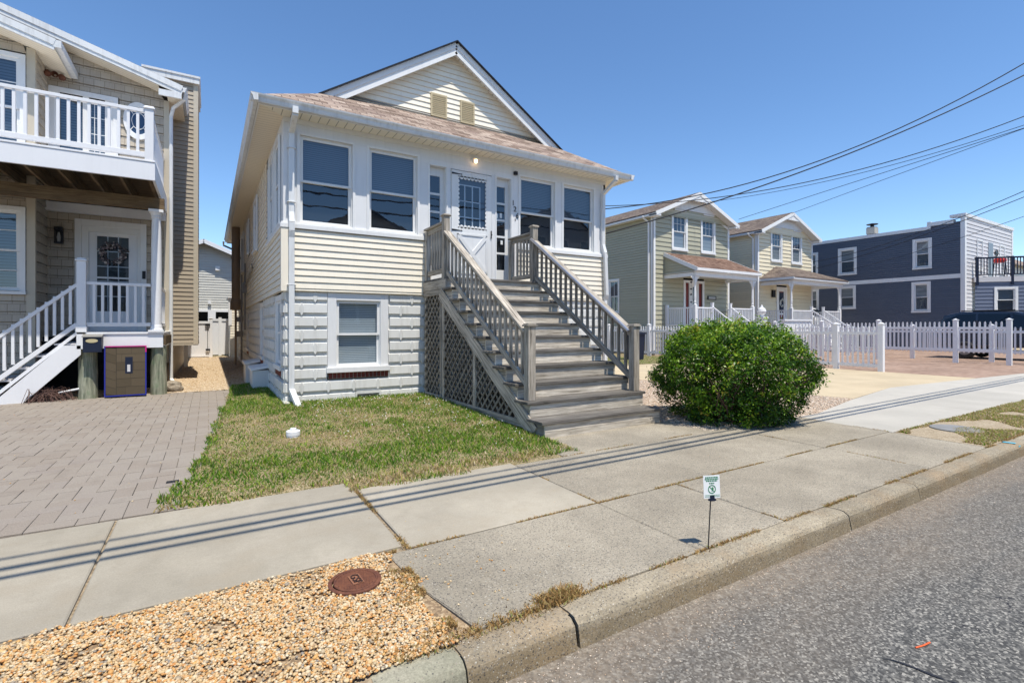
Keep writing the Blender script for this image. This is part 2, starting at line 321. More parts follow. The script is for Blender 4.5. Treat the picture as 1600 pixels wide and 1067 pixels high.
M['vanpaint'] = m_plain('white_van_paint', (0.75, 0.76, 0.77), 0.3, 0.0, 0.5)
M['chrome'] = m_plain('satin_metal_rail', (0.62, 0.60, 0.60), 0.3, 0.9)
M['rubber'] = m_plain('tyre_rubber', (0.02, 0.02, 0.02), 0.8)
def m_rust():
    k = NT('rusty_iron'); p = k.pos()
    k.col(k.ramp(k.noise(p, 40, 6, 0.7), [(0.3, (0.075, 0.03, 0.022)), (0.5, (0.13, 0.05, 0.03)), (0.75, (0.21, 0.085, 0.045))]))
    k.rough(0.8, 0.3); k.bump(k.noise(p, 90, 4), 0.003, 0.6); return k.m
M['rust'] = m_rust()
M['rustlight'] = paint('worn_rust', (0.045, 0.022, 0.018), 0.7)
def m_rock():
    k = NT('brown_rock'); p = k.pos()
    k.col(k.ramp(k.noise(p, 12, 6, 0.7), [(0.3, (0.13, 0.10, 0.07)), (0.7, (0.38, 0.33, 0.26))])); k.rough(0.9, 0.1); k.bump(k.noise(p, 20, 5), 0.02, 0.7); return k.m
M['rock'] = m_rock()
def m_lamp():
    k = NT('lit_warm_bulb'); k.col((1, 0.8, 0.55)); k.b.inputs['Emission Color'].default_value = (1, 0.62, 0.30, 1); k.b.inputs['Emission Strength'].default_value = 5; return k.m
M['bulb'] = m_lamp()

# ------------------------------------------------------------ mesh helpers
class FR:   # wall frame: origin, s direction along the wall, n direction out of the wall
    def __init__(s, o, sd, nd):
        s.o = Vector((o[0], o[1], 0)); s.s = Vector((*sd, 0)).normalized(); s.n = Vector((*nd, 0)).normalized()
    def p(s, a, n, z): return s.o + s.s*a + s.n*n + Vector((0, 0, z))
W0 = FR((0, 0), (1, 0), (0, 1))
class FR2:   # frame whose depth is compressed about n = n0
    def __init__(s, F, n0, k): s.F = F; s.n0 = n0; s.k = k
    def p(s, a, n, z): return s.F.p(a, s.n0 + (n if n > 0 else n*s.k), z)
class MB:
    def __init__(s): s.v = []; s.f = []; s.uv = []; s.r = []; s.m = []; s.mi = 0; s.cuts = []
    def nxt(s): s.cuts.append((len(s.v), len(s.f)))   # what follows is another piece, built as an object of its own
    def face(s, pts, uvs=None, r=None):
        b = len(s.v); s.v += [Vector(p) for p in pts]; s.f.append(tuple(range(b, b+len(pts))))
        s.uv.append(uvs if uvs else [(p[0], p[1]) for p in pts]); s.r.append(random.random() if r is None else r); s.m.append(s.mi)
    def hexa(s, c, L=None, r=None):
        # c: 8 corners, bit order x + 2y + 4z ; L: local lengths to orient the grain
        r = random.random() if r is None else r
        if L is None: L = [(c[1]-c[0]).length, (c[2]-c[0]).length, (c[4]-c[0]).length]
        la = max(range(3), key=lambda i: L[i]); ou, ov = random.uniform(0, 40), random.uniform(0, 40)
        for q in ((0, 2, 3, 1), (4, 5, 7, 6), (0, 1, 5, 4), (2, 6, 7, 3), (0, 4, 6, 2), (1, 3, 7, 5)):
            uv = []
            for i in q:
                co = [(i & 1)*L[0], ((i >> 1) & 1)*L[1], ((i >> 2) & 1)*L[2]]
                u = co[la]; w = co[(la+1) % 3] + co[(la+2) % 3]*1.0
                uv.append((u+ou, w+ov))
            s.face([c[i] for i in q], uv, r)
    def box(s, x0, x1, y0, y1, z0, z1, r=None):
        s.hexa([Vector((x, y, z)) for z in (z0, z1) for y in (y0, y1) for x in (x0, x1)], r=r)
    def fb(s, F, s0, s1, n0, n1, z0, z1, r=None):
        s.hexa([F.p(a, n, z) for z in (z0, z1) for n in (n0, n1) for a in (s0, s1)], r=r)
    def bar(s, p0, p1, w, h, up=(0, 0, 1), r=None):
        p0 = Vector(p0); p1 = Vector(p1); d = (p1-p0); L = d.length; d.normalize(); up = Vector(up)
        sd_ = d.cross(up)
        if sd_.length < 1e-4: sd_ = d.cross(Vector((1, 0, 0)))
        sd_.normalize(); u = sd_.cross(d).normalized()
        s.hexa([p0 + d*(L*i) + sd_*(w*(j-0.5)) + u*(h*(k-0.5)) for k in (0, 1) for j in (0, 1) for i in (0, 1)], (L, w, h), r)
    def prism(s, pts, d):   # polygon extruded by vector d
        pts = [Vector(p) for p in pts]; d = Vector(d); q = [p+d for p in pts]; r = random.random()
        s.face(pts[::-1], None, r); s.face(q, None, r); n = len(pts)
        for i in range(n):
            j = (i+1) % n; s.face([pts[i], pts[j], q[j], q[i]], [(0, 0), ((pts[j]-pts[i]).length, 0), ((pts[j]-pts[i]).length, d.length), (0, d.length)], r)
    def tube(s, pts, rad, n=8, cap=True):
        pts = [Vector(p) for p in pts]; rs = rad if isinstance(rad, (list, tuple)) else [rad]*len(pts); rings = []; rv = random.random()
        ref = None
        for i, p in enumerate(pts):
            d = (pts[min(i+1, len(pts)-1)] - pts[max(i-1, 0)]).normalized()
            if ref is None: ref = Vector((0, 0, 1)) if abs(d.z) < .8 else Vector((1, 0, 0))
            a = (ref - d*ref.dot(d)).normalized(); ref = a; b = d.cross(a)
            rings.append([p + (a*math.cos(2*math.pi*k/n) + b*math.sin(2*math.pi*k/n))*rs[i] for k in range(n)])
        acc = 0
        for i in range(len(rings)-1):
            L = (pts[i+1]-pts[i]).length
            for k in range(n):
                k2 = (k+1) % n
                s.face([rings[i][k], rings[i][k2], rings[i+1][k2], rings[i+1][k]], [(acc, k*.03), (acc, k*.03+.03), (acc+L, k*.03+.03), (acc+L, k*.03)], rv)
            acc += L
        if cap: s.face(rings[0], None, rv); s.face(rings[-1][::-1], None, rv)
    def lathe(s, c, prof, n=16, axis='z'):
        c = Vector(c); rv = random.random()
        def P(r, h, k):
            a = 2*math.pi*k/n
            if axis == 'z': return c + Vector((r*math.cos(a), r*math.sin(a), h))
            if axis == 'x': return c + Vector((h, r*math.cos(a), r*math.sin(a)))
            return c + Vector((r*math.cos(a), h, r*math.sin(a)))
        for (r0, h0), (r1, h1) in zip(prof[:-1], prof[1:]):
            for k in range(n): s.face([P(r0, h0, k), P(r0, h0, k+1), P(r1, h1, k+1), P(r1, h1, k)], None, rv)
    def build(s, name, mat, parent=None, smooth=False, bevel=0.0, weld=False):
        if s.cuts:
            cs = [(0, 0)]+s.cuts+[(len(s.v), len(s.f))]; o = None
            for (v0, f0), (v1, f1) in zip(cs[:-1], cs[1:]):
                if f1 <= f0: continue
                q = MB(); q.v = s.v[v0:v1]; q.f = [tuple(i-v0 for i in f) for f in s.f[f0:f1]]; q.uv = s.uv[f0:f1]; q.r = s.r[f0:f1]; q.m = s.m[f0:f1]
                o = q.build(name, mat, parent, smooth, bevel, weld)
            return o
        me = bpy.data.meshes.new(name)
        off = Vector(parent['_o']) if parent is not None else Vector((0, 0, 0))
        me.from_pydata([tuple(v-off) for v in s.v], [], s.f)
        uv = me.uv_layers.new(name='UVMap'); flat = [c for f in s.uv for p in f for c in p[:2]]; uv.data.foreach_set('uv', flat)
        at = me.attributes.new('rnd', 'FLOAT', 'FACE'); at.data.foreach_set('value', s.r)
        for m in (mat if isinstance(mat, (list, tuple)) else [mat]): me.materials.append(m)
        if isinstance(mat, (list, tuple)): me.polygons.foreach_set('material_index', s.m)
        if weld or bevel:
            bm = bmesh.new(); bm.from_mesh(me); bmesh.ops.remove_doubles(bm, verts=bm.verts, dist=1e-5)
            bmesh.ops.recalc_face_normals(bm, faces=bm.faces); bm.to_mesh(me); bm.free()
        if smooth: me.polygons.foreach_set('use_smooth', [True]*len(me.polygons))
        o = bpy.data.objects.new(name, me); COL.objects.link(o)
        if parent is not None: o.parent = parent; o['_o'] = parent['_o']
        if bevel:
            b = o.modifiers.new('bevel', 'BEVEL'); b.width = bevel; b.segments = 2; b.limit_method = 'ANGLE'; b.angle_limit = R(40)
        return o
def thing(name, label, cat, loc=(0, 0, 0), group=None):
    o = bpy.data.objects.new(name, None); o.location = loc; COL.objects.link(o); o.empty_display_size = 0.2
    o['label'] = label; o['category'] = cat; o['_o'] = tuple(loc)
    if group: o['group'] = group
    return o
def tag(o, label=None, cat=None, group=None, kind=None):
    if label: o['label'] = label
    if cat: o['category'] = cat
    if group: o['group'] = group
    if kind: o['kind'] = kind
    return o
def dup(src, parent, delta=(0, 0, 0)):
    c = src.copy(); COL.objects.link(c); c.parent = parent; c.location = src.location + Vector(delta); return c
def text(name, s, size, ext, mat, parent, M4):
    cu = bpy.data.curves.new('t', 'FONT'); cu.body = s; cu.size = size; cu.extrude = ext; cu.align_x = 'CENTER'; cu.align_y = 'CENTER'
    to = bpy.data.objects.new('t', cu); COL.objects.link(to)
    me = bpy.data.meshes.new_from_object(to); bpy.data.objects.remove(to); me.name = name
    me.materials.clear(); me.materials.append(mat)
    off = Vector(parent['_o']) if parent is not None else Vector((0, 0, 0))
    me.transform(Matrix.Translation(-off) @ M4)
    o = bpy.data.objects.new(name, me); COL.objects.link(o)
    if parent is not None: o.parent = parent; o['_o'] = parent['_o']
    return o

def siding(mb, F, z0, z1, lim, course=0.11, dep=0.014, holes=(), n0=0.0, zref=None):
    """lapped boards; lim = (sL, sR) or function z -> (sL, sR); holes = [(s0, s1, z0, z1)]"""
    fn = lim if callable(lim) else (lambda z: lim)
    a = z0 if zref is None else zref
    k = 0
    while a < z1-1e-4:
        b = a+course; lo, hi = max(a, z0), min(b, z1)
        if hi > lo+1e-4:
            cuts = sorted({lo, hi, *[z for h in holes for z in (h[2], h[3]) if lo < z < hi]}); r = random.random()
            for p, q in zip(cuts[:-1], cuts[1:]):
                mid = (p+q)/2; (L0, R0), (L1, R1) = fn(p), fn(q)
                segs = [[L0, R0, L1, R1]]
                for h in holes:
                    if h[2] < mid < h[3]:
                        ns = []
                        for g in segs:
                            if h[1] <= min(g[0], g[2]) or h[0] >= max(g[1], g[3]): ns.append(g); continue
                            if h[0] > max(g[0], g[2]): ns.append([g[0], h[0], g[2], h[0]])
                            if h[1] < min(g[1], g[3]): ns.append([h[1], g[1], h[1], g[3]])
                        segs = ns
                for g in segs:
                    if g[1] <= g[0] and g[3] <= g[2]: continue
                    g = [g[0], max(g[0], g[1]), g[2], max(g[2], g[3])]
                    np_, nq = n0+dep*(1-(p-a)/course)+.001, n0+dep*(1-(q-a)/course)+.001
                    s_ = random.uniform(0, 9)*0
                    pg = p
                    if abs(p-a) < 1e-6:       # open drip gap under the lip of each board
                        pg = min(p+course*.085, q-1e-4); nb = n0-.028
                        mb.face([F.p(g[0], nb, pg), F.p(g[1], nb, pg), F.p(g[1], np_, pg), F.p(g[0], np_, pg)], None, r)
                        mb.face([F.p(g[0], nb, p), F.p(g[1], nb, p), F.p(g[1], nb, pg), F.p(g[0], nb, pg)], None, r)
                        mb.face([F.p(g[0], nb, p), F.p(g[1], nb, p), F.p(g[1], n0+.001, p), F.p(g[0], n0+.001, p)], None, r)
                    mb.face([F.p(g[0], np_, pg), F.p(g[1], np_, pg), F.p(g[3], nq, q), F.p(g[2], nq, q)], [(g[0], pg), (g[1], pg), (g[3], q), (g[2], q)], r)
        a = b; k += 1

def window(parent, F, s0, s1, z0, z1, meet=0.5, cas=0.09, n=0.0, sash=0.045, blind=None, lower=None, grid=None, trim='white', proud=0.03, sill=True, head=0.0, bevel=0.0, fl=False):
    """s0..s1, z0..z1 is the opening; casing goes outside it"""
    if fl:      # nearly flush unit
        F = FR2(F, n, .22); n = 0
    mb = MB()
    if cas:
        mb.fb(F, s0-cas, s0, n-.005, n+proud, z0-cas*.8, z1+cas+head); mb.fb(F, s1, s1+cas, n-.005, n+proud, z0-cas*.8, z1+cas+head)
        mb.fb(F, s0, s1, n-.005, n+proud-.003, z1, z1+cas+head)
        if sill: mb.fb(F, s0-cas-.01, s1+cas+.01, n-.005, n+proud+.03, z0-cas, z0-cas*.2)
        else: mb.fb(F, s0, s1, n-.005, n+proud-.003, z0-cas, z0)
    zm = z0+(z1-z0)*meet
    # jambs
    mb.fb(F, s0-.004, s0+.008, n-.10, n+.004, z0, z1); mb.fb(F, s1-.008, s1+.004, n-.10, n+.004, z0, z1)
    mb.fb(F, s0, s1, n-.10, n+.003, z1-.008, z1+.004); mb.fb(F, s0, s1, n-.10, n+.003, z0-.004, z0+.01)
    a, b = s0+.008, s1-.008
    if meet:
        for (n1, q0, q1) in ((n-.012, zm-.018, z1-.008), (n-.045, z0+.01, zm+.018)):
            mb.fb(F, a, a+sash, n1-.03, n1, q0, q1); mb.fb(F, b-sash, b, n1-.03, n1, q0, q1)
            mb.fb(F, a+sash, b-sash, n1-.029, n1-.001, q1-(sash if q1 > zm+.1 else .036), q1); mb.fb(F, a+sash, b-sash, n1-.029, n1-.001, q0, q0+(sash if q0 < zm-.1 else .036))
    else:
        mb.fb(F, a, a+sash, n-.045, n-.015, z0+.01, z1-.008); mb.fb(F, b-sash, b, n-.045, n-.015, z0+.01, z1-.008)
        mb.fb(F, a+sash, b-sash, n-.044, n-.016, z1-.008-sash, z1-.008); mb.fb(F, a+sash, b-sash, n-.044, n-.016, z0+.01, z0+.01+sash)
    if grid:
        nc, nr, only = grid
        zs = (zm, z1) if only else (z0, z1)
        for i in range(1, nc):
            x = a+sash+(b-a-2*sash)*i/nc; mb.fb(F, x-.008, x+.008, n-.038, n-.020, zs[0]+.02, zs[1]-.03)
        for i in range(1, nr):
            z = zs[0]+(zs[1]-zs[0])*i/nr; mb.fb(F, a+sash, b-sash, n-.037, n-.021, z-.008, z+.008)
    w = mb.build('window', M[trim], parent, bevel=bevel)
    g = MB()
    if meet:
        g.face([F.p(a, n-.028, zm), F.p(b, n-.028, zm), F.p(b, n-.028, z1-.01), F.p(a, n-.028, z1-.01)])
        g.face([F.p(a, n-.061, z0+.01), F.p(b, n-.061, z0+.01), F.p(b, n-.061, zm), F.p(a, n-.061, zm)])
    else: g.face([F.p(a, n-.03, z0+.01), F.p(b, n-.03, z0+.01), F.p(b, n-.03, z1-.01), F.p(a, n-.03, z1-.01)])
    g.build('pane', M['glass'], w)
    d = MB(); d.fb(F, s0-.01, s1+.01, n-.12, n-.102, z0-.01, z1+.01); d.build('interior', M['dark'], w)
    if blind or lower:
        d = MB(); mats = [M[blind or 'dark'], M[lower or blind or 'dark']]
        if blind: d.fb(F, a, b, n-.094, n-.088, zm, z1-.01)
        if lower: d.mi = 1; d.fb(F, a, b, n-.094, n-.088, z0+.012, zm)
        d.build('blind', mats, w)
    return w

def slope_uv(pts, udir):
    pts = [Vector(p) for p in pts]; nrm = (pts[1]-pts[0]).cross(pts[2]-pts[1]).normalized(); u = Vector(udir).normalized(); v = nrm.cross(u)
    if v.z < 0: v = -v
    return [(p.dot(u), p.dot(v)) for p in pts]
def roofslab(mb, pts, udir, th=0.05):
    pts = [Vector(p) for p in pts]; uv = slope_uv(pts, udir); mb.face(pts, uv)
    lo = [p-Vector((0, 0, th)) for p in pts]; mb.face(lo[::-1], uv[::-1]); n = len(pts)
    for i in range(n):
        j = (i+1) % n; mb.face([lo[i], lo[j], pts[j], pts[i]])

# ------------------------------------------------------------ ground
def sheet(name, pts, z, mat, sub=None):
    mb = MB(); mb.face([(x, y, z) for x, y in pts]); o = mb.build(name, M[mat]); o['kind'] = 'structure'; return o
sheet('ground', [(-900, -900), (1500, -900), (1500, 1500), (-900, 1500)], -0.16, 'ground')
sheet('road', [(-120, -9), (200, -9), (200, 1.76), (-120, 1.76)], -0.13, 'asphalt')
sheet('yard_soil', [(-60, 1.80), (160, 1.80), (160, 60), (-60, 60)], -0.018, 'soil')

def kerb():
    prof = [(1.872, -.15), (1.872, -.004), (1.80, 0.0), (1.765, -.004), (1.742, -.014), (1.728, -.034), (1.722, -.06), (1.712, -.15)]
    def seg(mb, x0, x1, dz=0, dy=0, wob=0.0):
        n = max(2, int((x1-x0)/0.06)); prev = None; r = random.random()
        for i in range(n+1):
            x = x0+(x1-x0)*i/n
            e = 0.006*min(1, 0)  
            ring = []
            for j, (y, z) in enumerate(prof):
                nn = mnoise.noise(Vector((x*6, j*3.1, 0)))*.004 + mnoise.noise(Vector((x*1.3, 7, 0)))*.005
                inset = .008 if i in (0, n) and 0 < j < 7 else 0
                ring.append(Vector((x, y+dy-nn*(j > 1) - (inset*(j > 3)*-1), z+dz-(inset if 1 <= j <= 4 else 0)+nn*.5*(j > 0))))
            if prev:
                for j in range(len(prof)-1): mb.face([prev[j], ring[j], ring[j+1], prev[j+1]], None, r)
            else: mb.face(ring, None, r)
            prev = ring
        mb.face(prev[::-1], None, r)
    mb = MB()
    for a, b in ((0.86, 1.392), (1.410, 3.836), (3.848, 4.985), (4.992, 8.0), (8.01, 11.0), (11.01, 14.0), (14.01, 20), (20.01, 30), (30.01, 60)): seg(mb, a, b)
    o = mb.build('kerb', M['kerb'], smooth=False); o['kind'] = 'structure'
    mb = MB(); seg(mb, 0.52, 0.855, -.006, .004); seg(mb, 0.0, 0.512, -.02, .01); seg(mb, -30, -0.006, -.02, .01)
    o = mb.build('kerb', M['kerbgreen']); o['kind'] = 'structure'
kerb()

def slab(mb, pts, z=0.0, th=0.08, b=0.008):
    # bevelled slab top
    c = Vector((sum(p[0] for p in pts)/len(pts), sum(p[1] for p in pts)/len(pts), 0)); r = random.random()
    P_ = [Vector((x, y, 0)) for x, y in pts]; n = len(P_); ins = []
    for i in range(n):
        a, p, q = P_[i-1], P_[i], P_[(i+1) % n]; d1 = (a-p).normalized(); d2 = (q-p).normalized(); ins.append(p+(d1+d2)*b)
    top = [Vector((v.x, v.y, z)) for v in ins]; mid = [Vector((v.x, v.y, z-b*.7)) for v in P_]; bot = [Vector((v.x, v.y, z-th)) for v in P_]
    mb.face(top, None, r)
    for i in range(n):
        j = (i+1) % n; mb.face([mid[i], mid[j], top[j], top[i]], None, r); mb.face([bot[i], bot[j], mid[j], mid[i]], None, r)
def rect(x0, x1, y0, y1): return [(x0, y0), (x1, y0), (x1, y1), (x0, y1)]
mb = MB()
for a, b in ((-12, -9), (-8.99, -6), (-5.99, -3.6), (-3.59, -2.05), (-2.04, -.537), (-.523, .988)): slab(mb, rect(a, b, 2.86, 4.24), random.uniform(-.003, .003))
slab(mb, rect(1.012, 2.448, 2.80, 4.02), .002)
mb.build('sidewalk', M['conc_smooth'])['kind'] = 'structure'
mb = MB()
for a, b in ((2.462, 5.648), (5.662, 7.185)): slab(mb, rect(a, b, 2.80, 3.96), random.uniform(-.002, .003))
slab(mb, rect(3.05, 5.9, 3.975, 4.72), -.002)
slab(mb, [(.99, 1.90), (2.448, 1.885), (2.448, 2.785), (.875, 2.785), (.90, 2.35)], 0)
for a, b in ((2.458, 3.30), (3.306, 5.648), (5.662, 7.17)): slab(mb, rect(a, b, 1.885, 2.785), random.uniform(-.003, .002))
mb.build('sidewalk', M['conc_agg'])['kind'] = 'structure'
mb = MB()
x = 7.2
while x < 60: slab(mb, rect(x, x+2.99, 2.76, 3.93), 0); x += 3.0
slab(mb, [(7.8, 3.94), (23.0, 3.94), (20.0, 4.25), (16.47, 4.51), (12.4, 4.79), (9.72, 4.35)], -.001)
for a in (14.2, 17.2, 20.2): slab(mb, rect(a, a+2.99, 1.885, 2.75), -.002)
mb.build('sidewalk', M['conc_new'])['kind'] = 'structure'
mb = MB()
slab(mb, [(9.45, 6.59), (9.72, 5.2), (9.95, 4.42), (12.4, 4.80), (12.4, 6.59)], .0); slab(mb, [(12.408, 4.80), (16.45, 4.52), (16.45, 6.59), (12.408, 6.59)], .001)
slab(mb, [(9.0, 8.9), (9.45, 6.60), (12.4, 6.60), (12.4, 9.3), (9.0, 9.3)], -.001); slab(mb, rect(12.408, 16.45, 6.60, 9.3), .0); slab(mb, rect(9.0, 12.4, 9.31, 12.1), .0); slab(mb, rect(12.408, 16.45, 9.31, 12.1), .001)
mb.build('driveway', M['conc_beige'])['kind'] = 'structure'
sheet('gravel_bed', [(5.4, 3.94), (7.8, 3.945), (9.95, 4.40), (9.7, 5.25), (9.0, 8.9), (9.0, 12.1), (5.4, 12.1)], -.008, 'pebblebed')
sheet('parking_lot', [(16.47, 4.52), (20, 4.26), (23, 3.95), (33.0, 3.94), (33.0, 15.8), (16.47, 15.8)], -.004, 'redlot')
sheet('parking_lot', [(33.0, 3.94), (60, 3.94), (60, 9.3), (33.0, 9.3)], -.004, 'conc_beige')
sheet('alley_gravel', [(-3.6, 11.78), (1.2, 11.78), (1.2, 24.6), (-3.6, 24.6)], .004, 'mulch')
sheet('verge', [(7.2, 1.88), (14.18, 1.88), (14.18, 2.74), (7.2, 2.74)], -.006, 'sand')
sheet('verge', [(-30, 1.88), (.985, 1.88), (.90, 2.35), (.875, 2.85), (-30, 2.85)], -.010, 'gravelbase')

def paver_edge(y):
    pts = [(4.2, -.20), (4.6, -.22), (5.64, -.05), (7, .08), (8.3, .19), (11.0, .34), (12, .4)]
    for (a, xa), (b, xb) in zip(pts[:-1], pts[1:]):
        if a <= y <= b: return xa+(xb-xa)*(y-a)/(b-a)
    return pts[0][1] if y < 4.2 else .4
mb = MB(); w = .125; g = .0016
for i in range(-40, 8):
    for j in range(-2, 64):
        for kind, md in (('h', 0), ('v', 3)):
            if (i-j) % 4 != md: continue
            x0, y0 = i*w, 4.27+j*w; x1, y1 = x0+(2*w if kind == 'h' else w), y0+(w if kind == 'h' else 2*w)
            cx, cy = (x0+x1)/2, (y0+y1)/2
            if cy > 11.75 or cx > paver_edge(cy)+.03 or cx < -5: continue
            z = random.uniform(-.0025, .0025)+.001
            y0 = max(y0, 4.262)
            if y1-y0 < .03: continue
            slab(mb, [(x0+g, y0+g), (x1-g, y0+g), (x1-g, min(y1, 11.8)-g), (x0+g, min(y1, 11.8)-g)], z, .03, .0035)
mb.build('paver_driveway', M['paver'])['kind'] = 'structure'
sheet('driveway_strip', [(-12, 4.25), (-4.95, 4.25), (-4.95, 11.78), (-12, 11.78)], -.002, 'paver')
mb = MB(); mb.box(-.30, -.21, 4.98, 5.05, -.01, .006); tag(mb.build('drain_cover', M['black'], bevel=.002), 'small black square plastic drain cover set in the grey pavers', 'drain cover')

def lawn_z(x, y): 
    t = min(1, max(0, (y-4.3)/3.5)); return .01+.085*t*t*(3-2*t)
def in_lawn(x, y):
    if x > 3.30: return False
    if y > 8.58: return paver_edge(y)+.02 < x < 1.02 and y < 11.75+mnoise.noise(Vector((x*3, 1, 0)))*.3
    if y < 4.24 + (0 if x < .95 else -.18 - (.10 if x < 2.0 else 0)) + mnoise.noise(Vector((x*4, y*2, 0)))*.10: 
        return False
    if x < paver_edge(y)-.03+mnoise.noise(Vector((x*3, y*5, 2)))*.10 - (0.12*max(0, 5.0-y)): return False
    return True
nx, ny = 46, 90; vs = []; fs = []
for j in range(ny+1):
    for i in range(nx+1):
        x, y = -.4+3.75*i/nx, 3.8+8.0*j/ny
        z = lawn_z(x, y) + mnoise.noise(Vector((x*3, y*3, 0)))*.008 - (.02 if y < 4.3 else 0)
        if x < paver_edge(y)+.02: z = -.016
        if y < 4.25 and x < 1.0: z = -.02
        if y < 4.04: z = -.02
        vs.append((x, y, z))
for j in range(ny):
    for i in range(nx): fs.append((j*(nx+1)+i, j*(nx+1)+i+1, (j+1)*(nx+1)+i+1, (j+1)*(nx+1)+i))
me = bpy.data.meshes.new('lawn_ground'); me.from_pydata(vs, [], fs); me.materials.append(M['lawnsoil']); me.polygons.foreach_set('use_smooth', [True]*len(fs))
o = bpy.data.objects.new('lawn_ground', me); COL.objects.link(o); o['kind'] = 'structure'
sheet('back_lawn', [(9.0, 12.12), (17.0, 12.12), (17.0, 24), (9.0, 24)], .004, 'lawnsoil')
sheet('back_yard', [(-6, 24.62), (1.2, 24.62), (1.2, 30), (-6, 30)], .002, 'lawnsoil')

def npmesh(name, V, Fc, rnd, mat, smooth=False):
    me = bpy.data.meshes.new(name); k = Fc.shape[1]
    me.vertices.add(len(V)); me.vertices.foreach_set('co', V.astype(np.float32).ravel())
    me.loops.add(Fc.size); me.loops.foreach_set('vertex_index', Fc.astype(np.int32).ravel())
    me.polygons.add(len(Fc)); me.polygons.foreach_set('loop_start', np.arange(0, Fc.size, k, dtype=np.int32))
    me.update(calc_edges=True); at = me.attributes.new('rnd', 'FLOAT', 'FACE'); at.data.foreach_set('value', rnd.astype(np.float32))
    if smooth: me.polygons.foreach_set('use_smooth', [True]*len(Fc))
    me.materials.append(mat); o = bpy.data.objects.new(name, me); COL.objects.link(o); return o
def blades(name, P_, H, rv, mat, width=.005, lean=.5):
    n = len(P_); a = rng.uniform(0, 2*np.pi, n); w = width*rng.uniform(.6, 1.3, n)
    dx, dy = np.cos(a)*w, np.sin(a)*w; b = rng.uniform(0, 2*np.pi, n); L = H*lean*rng.uniform(.2, 1.4, n)
    lx, ly = np.cos(b)*L, np.sin(b)*L; V = np.zeros((n, 5, 3))
    V[:, 0] = P_+np.c_[-dx, -dy, 0*dx]; V[:, 1] = P_+np.c_[dx, dy, 0*dx]
    V[:, 2] = P_+np.c_[dx*.8+lx*.35, dy*.8+ly*.35, H*.55]; V[:, 3] = P_+np.c_[-dx*.8+lx*.35, -dy*.8+ly*.35, H*.55]; V[:, 4] = P_+np.c_[lx, ly, H]
    base = np.arange(n)[:, None]*5
    F3 = np.concatenate([base+[0, 1, 2], base+[0, 2, 3], base+[3, 2, 4]]); return npmesh(name, V.reshape(-1, 3), F3, np.tile(rv, 3), mat)
# grass over the front lawn: green tufts and straw-coloured dry patches
pts = []; H = []; rv = []
def dryness(x, y):
    d = mnoise.noise(Vector((x*1.1, y*1.1, 3)))*1.0 + mnoise.noise(Vector((x*3.6, y*3.6, 9)))*.75
    d += .55*math.exp(-((x-.9)**2/.35+(y-5.75)**2/.25)) + .40*math.exp(-((x-1.9)**2/1.2+(y-6.6)**2/.8))
    d += -.10 + 1.0*math.exp(-((y-4.10)/.30)**2) - .5*math.exp(-((x-3.0)**2/.15+(y-4.55)**2/.05)) - .35*math.exp(-((x-1.7)**2/.9+(y-4.7)**2/.06)) - .5*math.exp(-((y-8.4)/.35)**2) - .35*(y > 8.5)
    d -= .45*math.exp(-((x-3.2)/.35)**2)
    return d
for _ in range(150000):
    x, y = random.uniform(-.5, 3.32), random.uniform(3.8, 11.9)
    if not in_lawn(x, y): continue
    if y > 6.5 and random.random() < .35: continue
    d = dryness(x, y)
    if random.random() < .25*max(0, d): continue
    pts.append((x, y, lawn_z(x, y)-.012)); h = random.uniform(.020, .052)*(1.2 if d < -.1 else .85); 
    e_ = d + mnoise.noise(Vector((x*9, y*9, 4)))*.5
    t = .20 + random.gauss(0, .17) + (random.uniform(.35, .62) if random.random() < .17+.85*max(0, e_+.02) else 0)
    H.append(h); rv.append(min(1, max(0, t)))
tag(blades('grass', np.array(pts), np.array(H), np.array(rv), M['grass'], .0048, .8), kind='stuff')
# clover heads
mb = MB()
for _ in range(210):
    x, y = random.choice([(random.uniform(1.0, 3.3), random.gauss(8.2, .35)), (random.gauss(3.05, .25), random.uniform(4.6, 8.3)), (random.uniform(1.2, 3.3), random.uniform(5.4, 8.4))])
    if not in_lawn(x, y): continue
    r = random.uniform(.005, .009); z = lawn_z(x, y)+.04
    mb.lathe((x, y, z), [(0, -r), (r, -.2*r), (r*.8, r*.6), (0, r)], 5)
tag(mb.build('clover_flowers', M['flower']), kind='stuff')
# dry weeds in joints and at gravel edge
pts = []
def strip(x0, y0, x1, y1, n, sd_=.012, mask=2.0):
    for _ in range(n):
        t = random.random(); x = x0+(x1-x0)*t; y = y0+(y1-y0)*t
        if mnoise.noise(Vector((x*mask, y*mask, 5))) < -.05: continue
        pts.append((x+random.gauss(0, sd_), y+random.gauss(0, sd_), -.006))
strip(1.0, 2.79, 7.2, 2.79, 4200, .007); strip(1.0, 1.878, 9.0, 1.878, 6000, .011, 3); strip(1.0, 2.8, 1.0, 4.0, 900); strip(5.655, 1.9, 5.655, 3.95, 700, .008); strip(2.455, 2.8, 2.455, 4.0, 500, .007)
strip(3.0, 3.968, 6.0, 3.968, 900, .008); strip(7.19, 2.76, 7.19, 3.9, 500, .01); strip(3.303, 1.9, 3.303, 2.78, 300, .006)
for _ in range(7000):
    t = random.random(); x = .92-.35*random.random()**2; y = 1.95+.85*t
    if mnoise.noise(Vector((x*5, y*5, 1))) > .05 and math.hypot(x-.635, y-2.565) > .15: pts.append((x, y, .0))
for _ in range(900): pts.append((random.gauss(1.44, .07), random.gauss(1.92, .025), 0))
for _ in range(1100):
    x, y = random.uniform(.62, 1.35), random.gauss(1.885, .025); pts.append((x, y, 0))
pa = np.array(pts); hh = rng.uniform(.006, .018, len(pa)); hh[np.hypot(pa[:, 0]-1.44, pa[:, 1]-1.92) < .12] *= 1.9
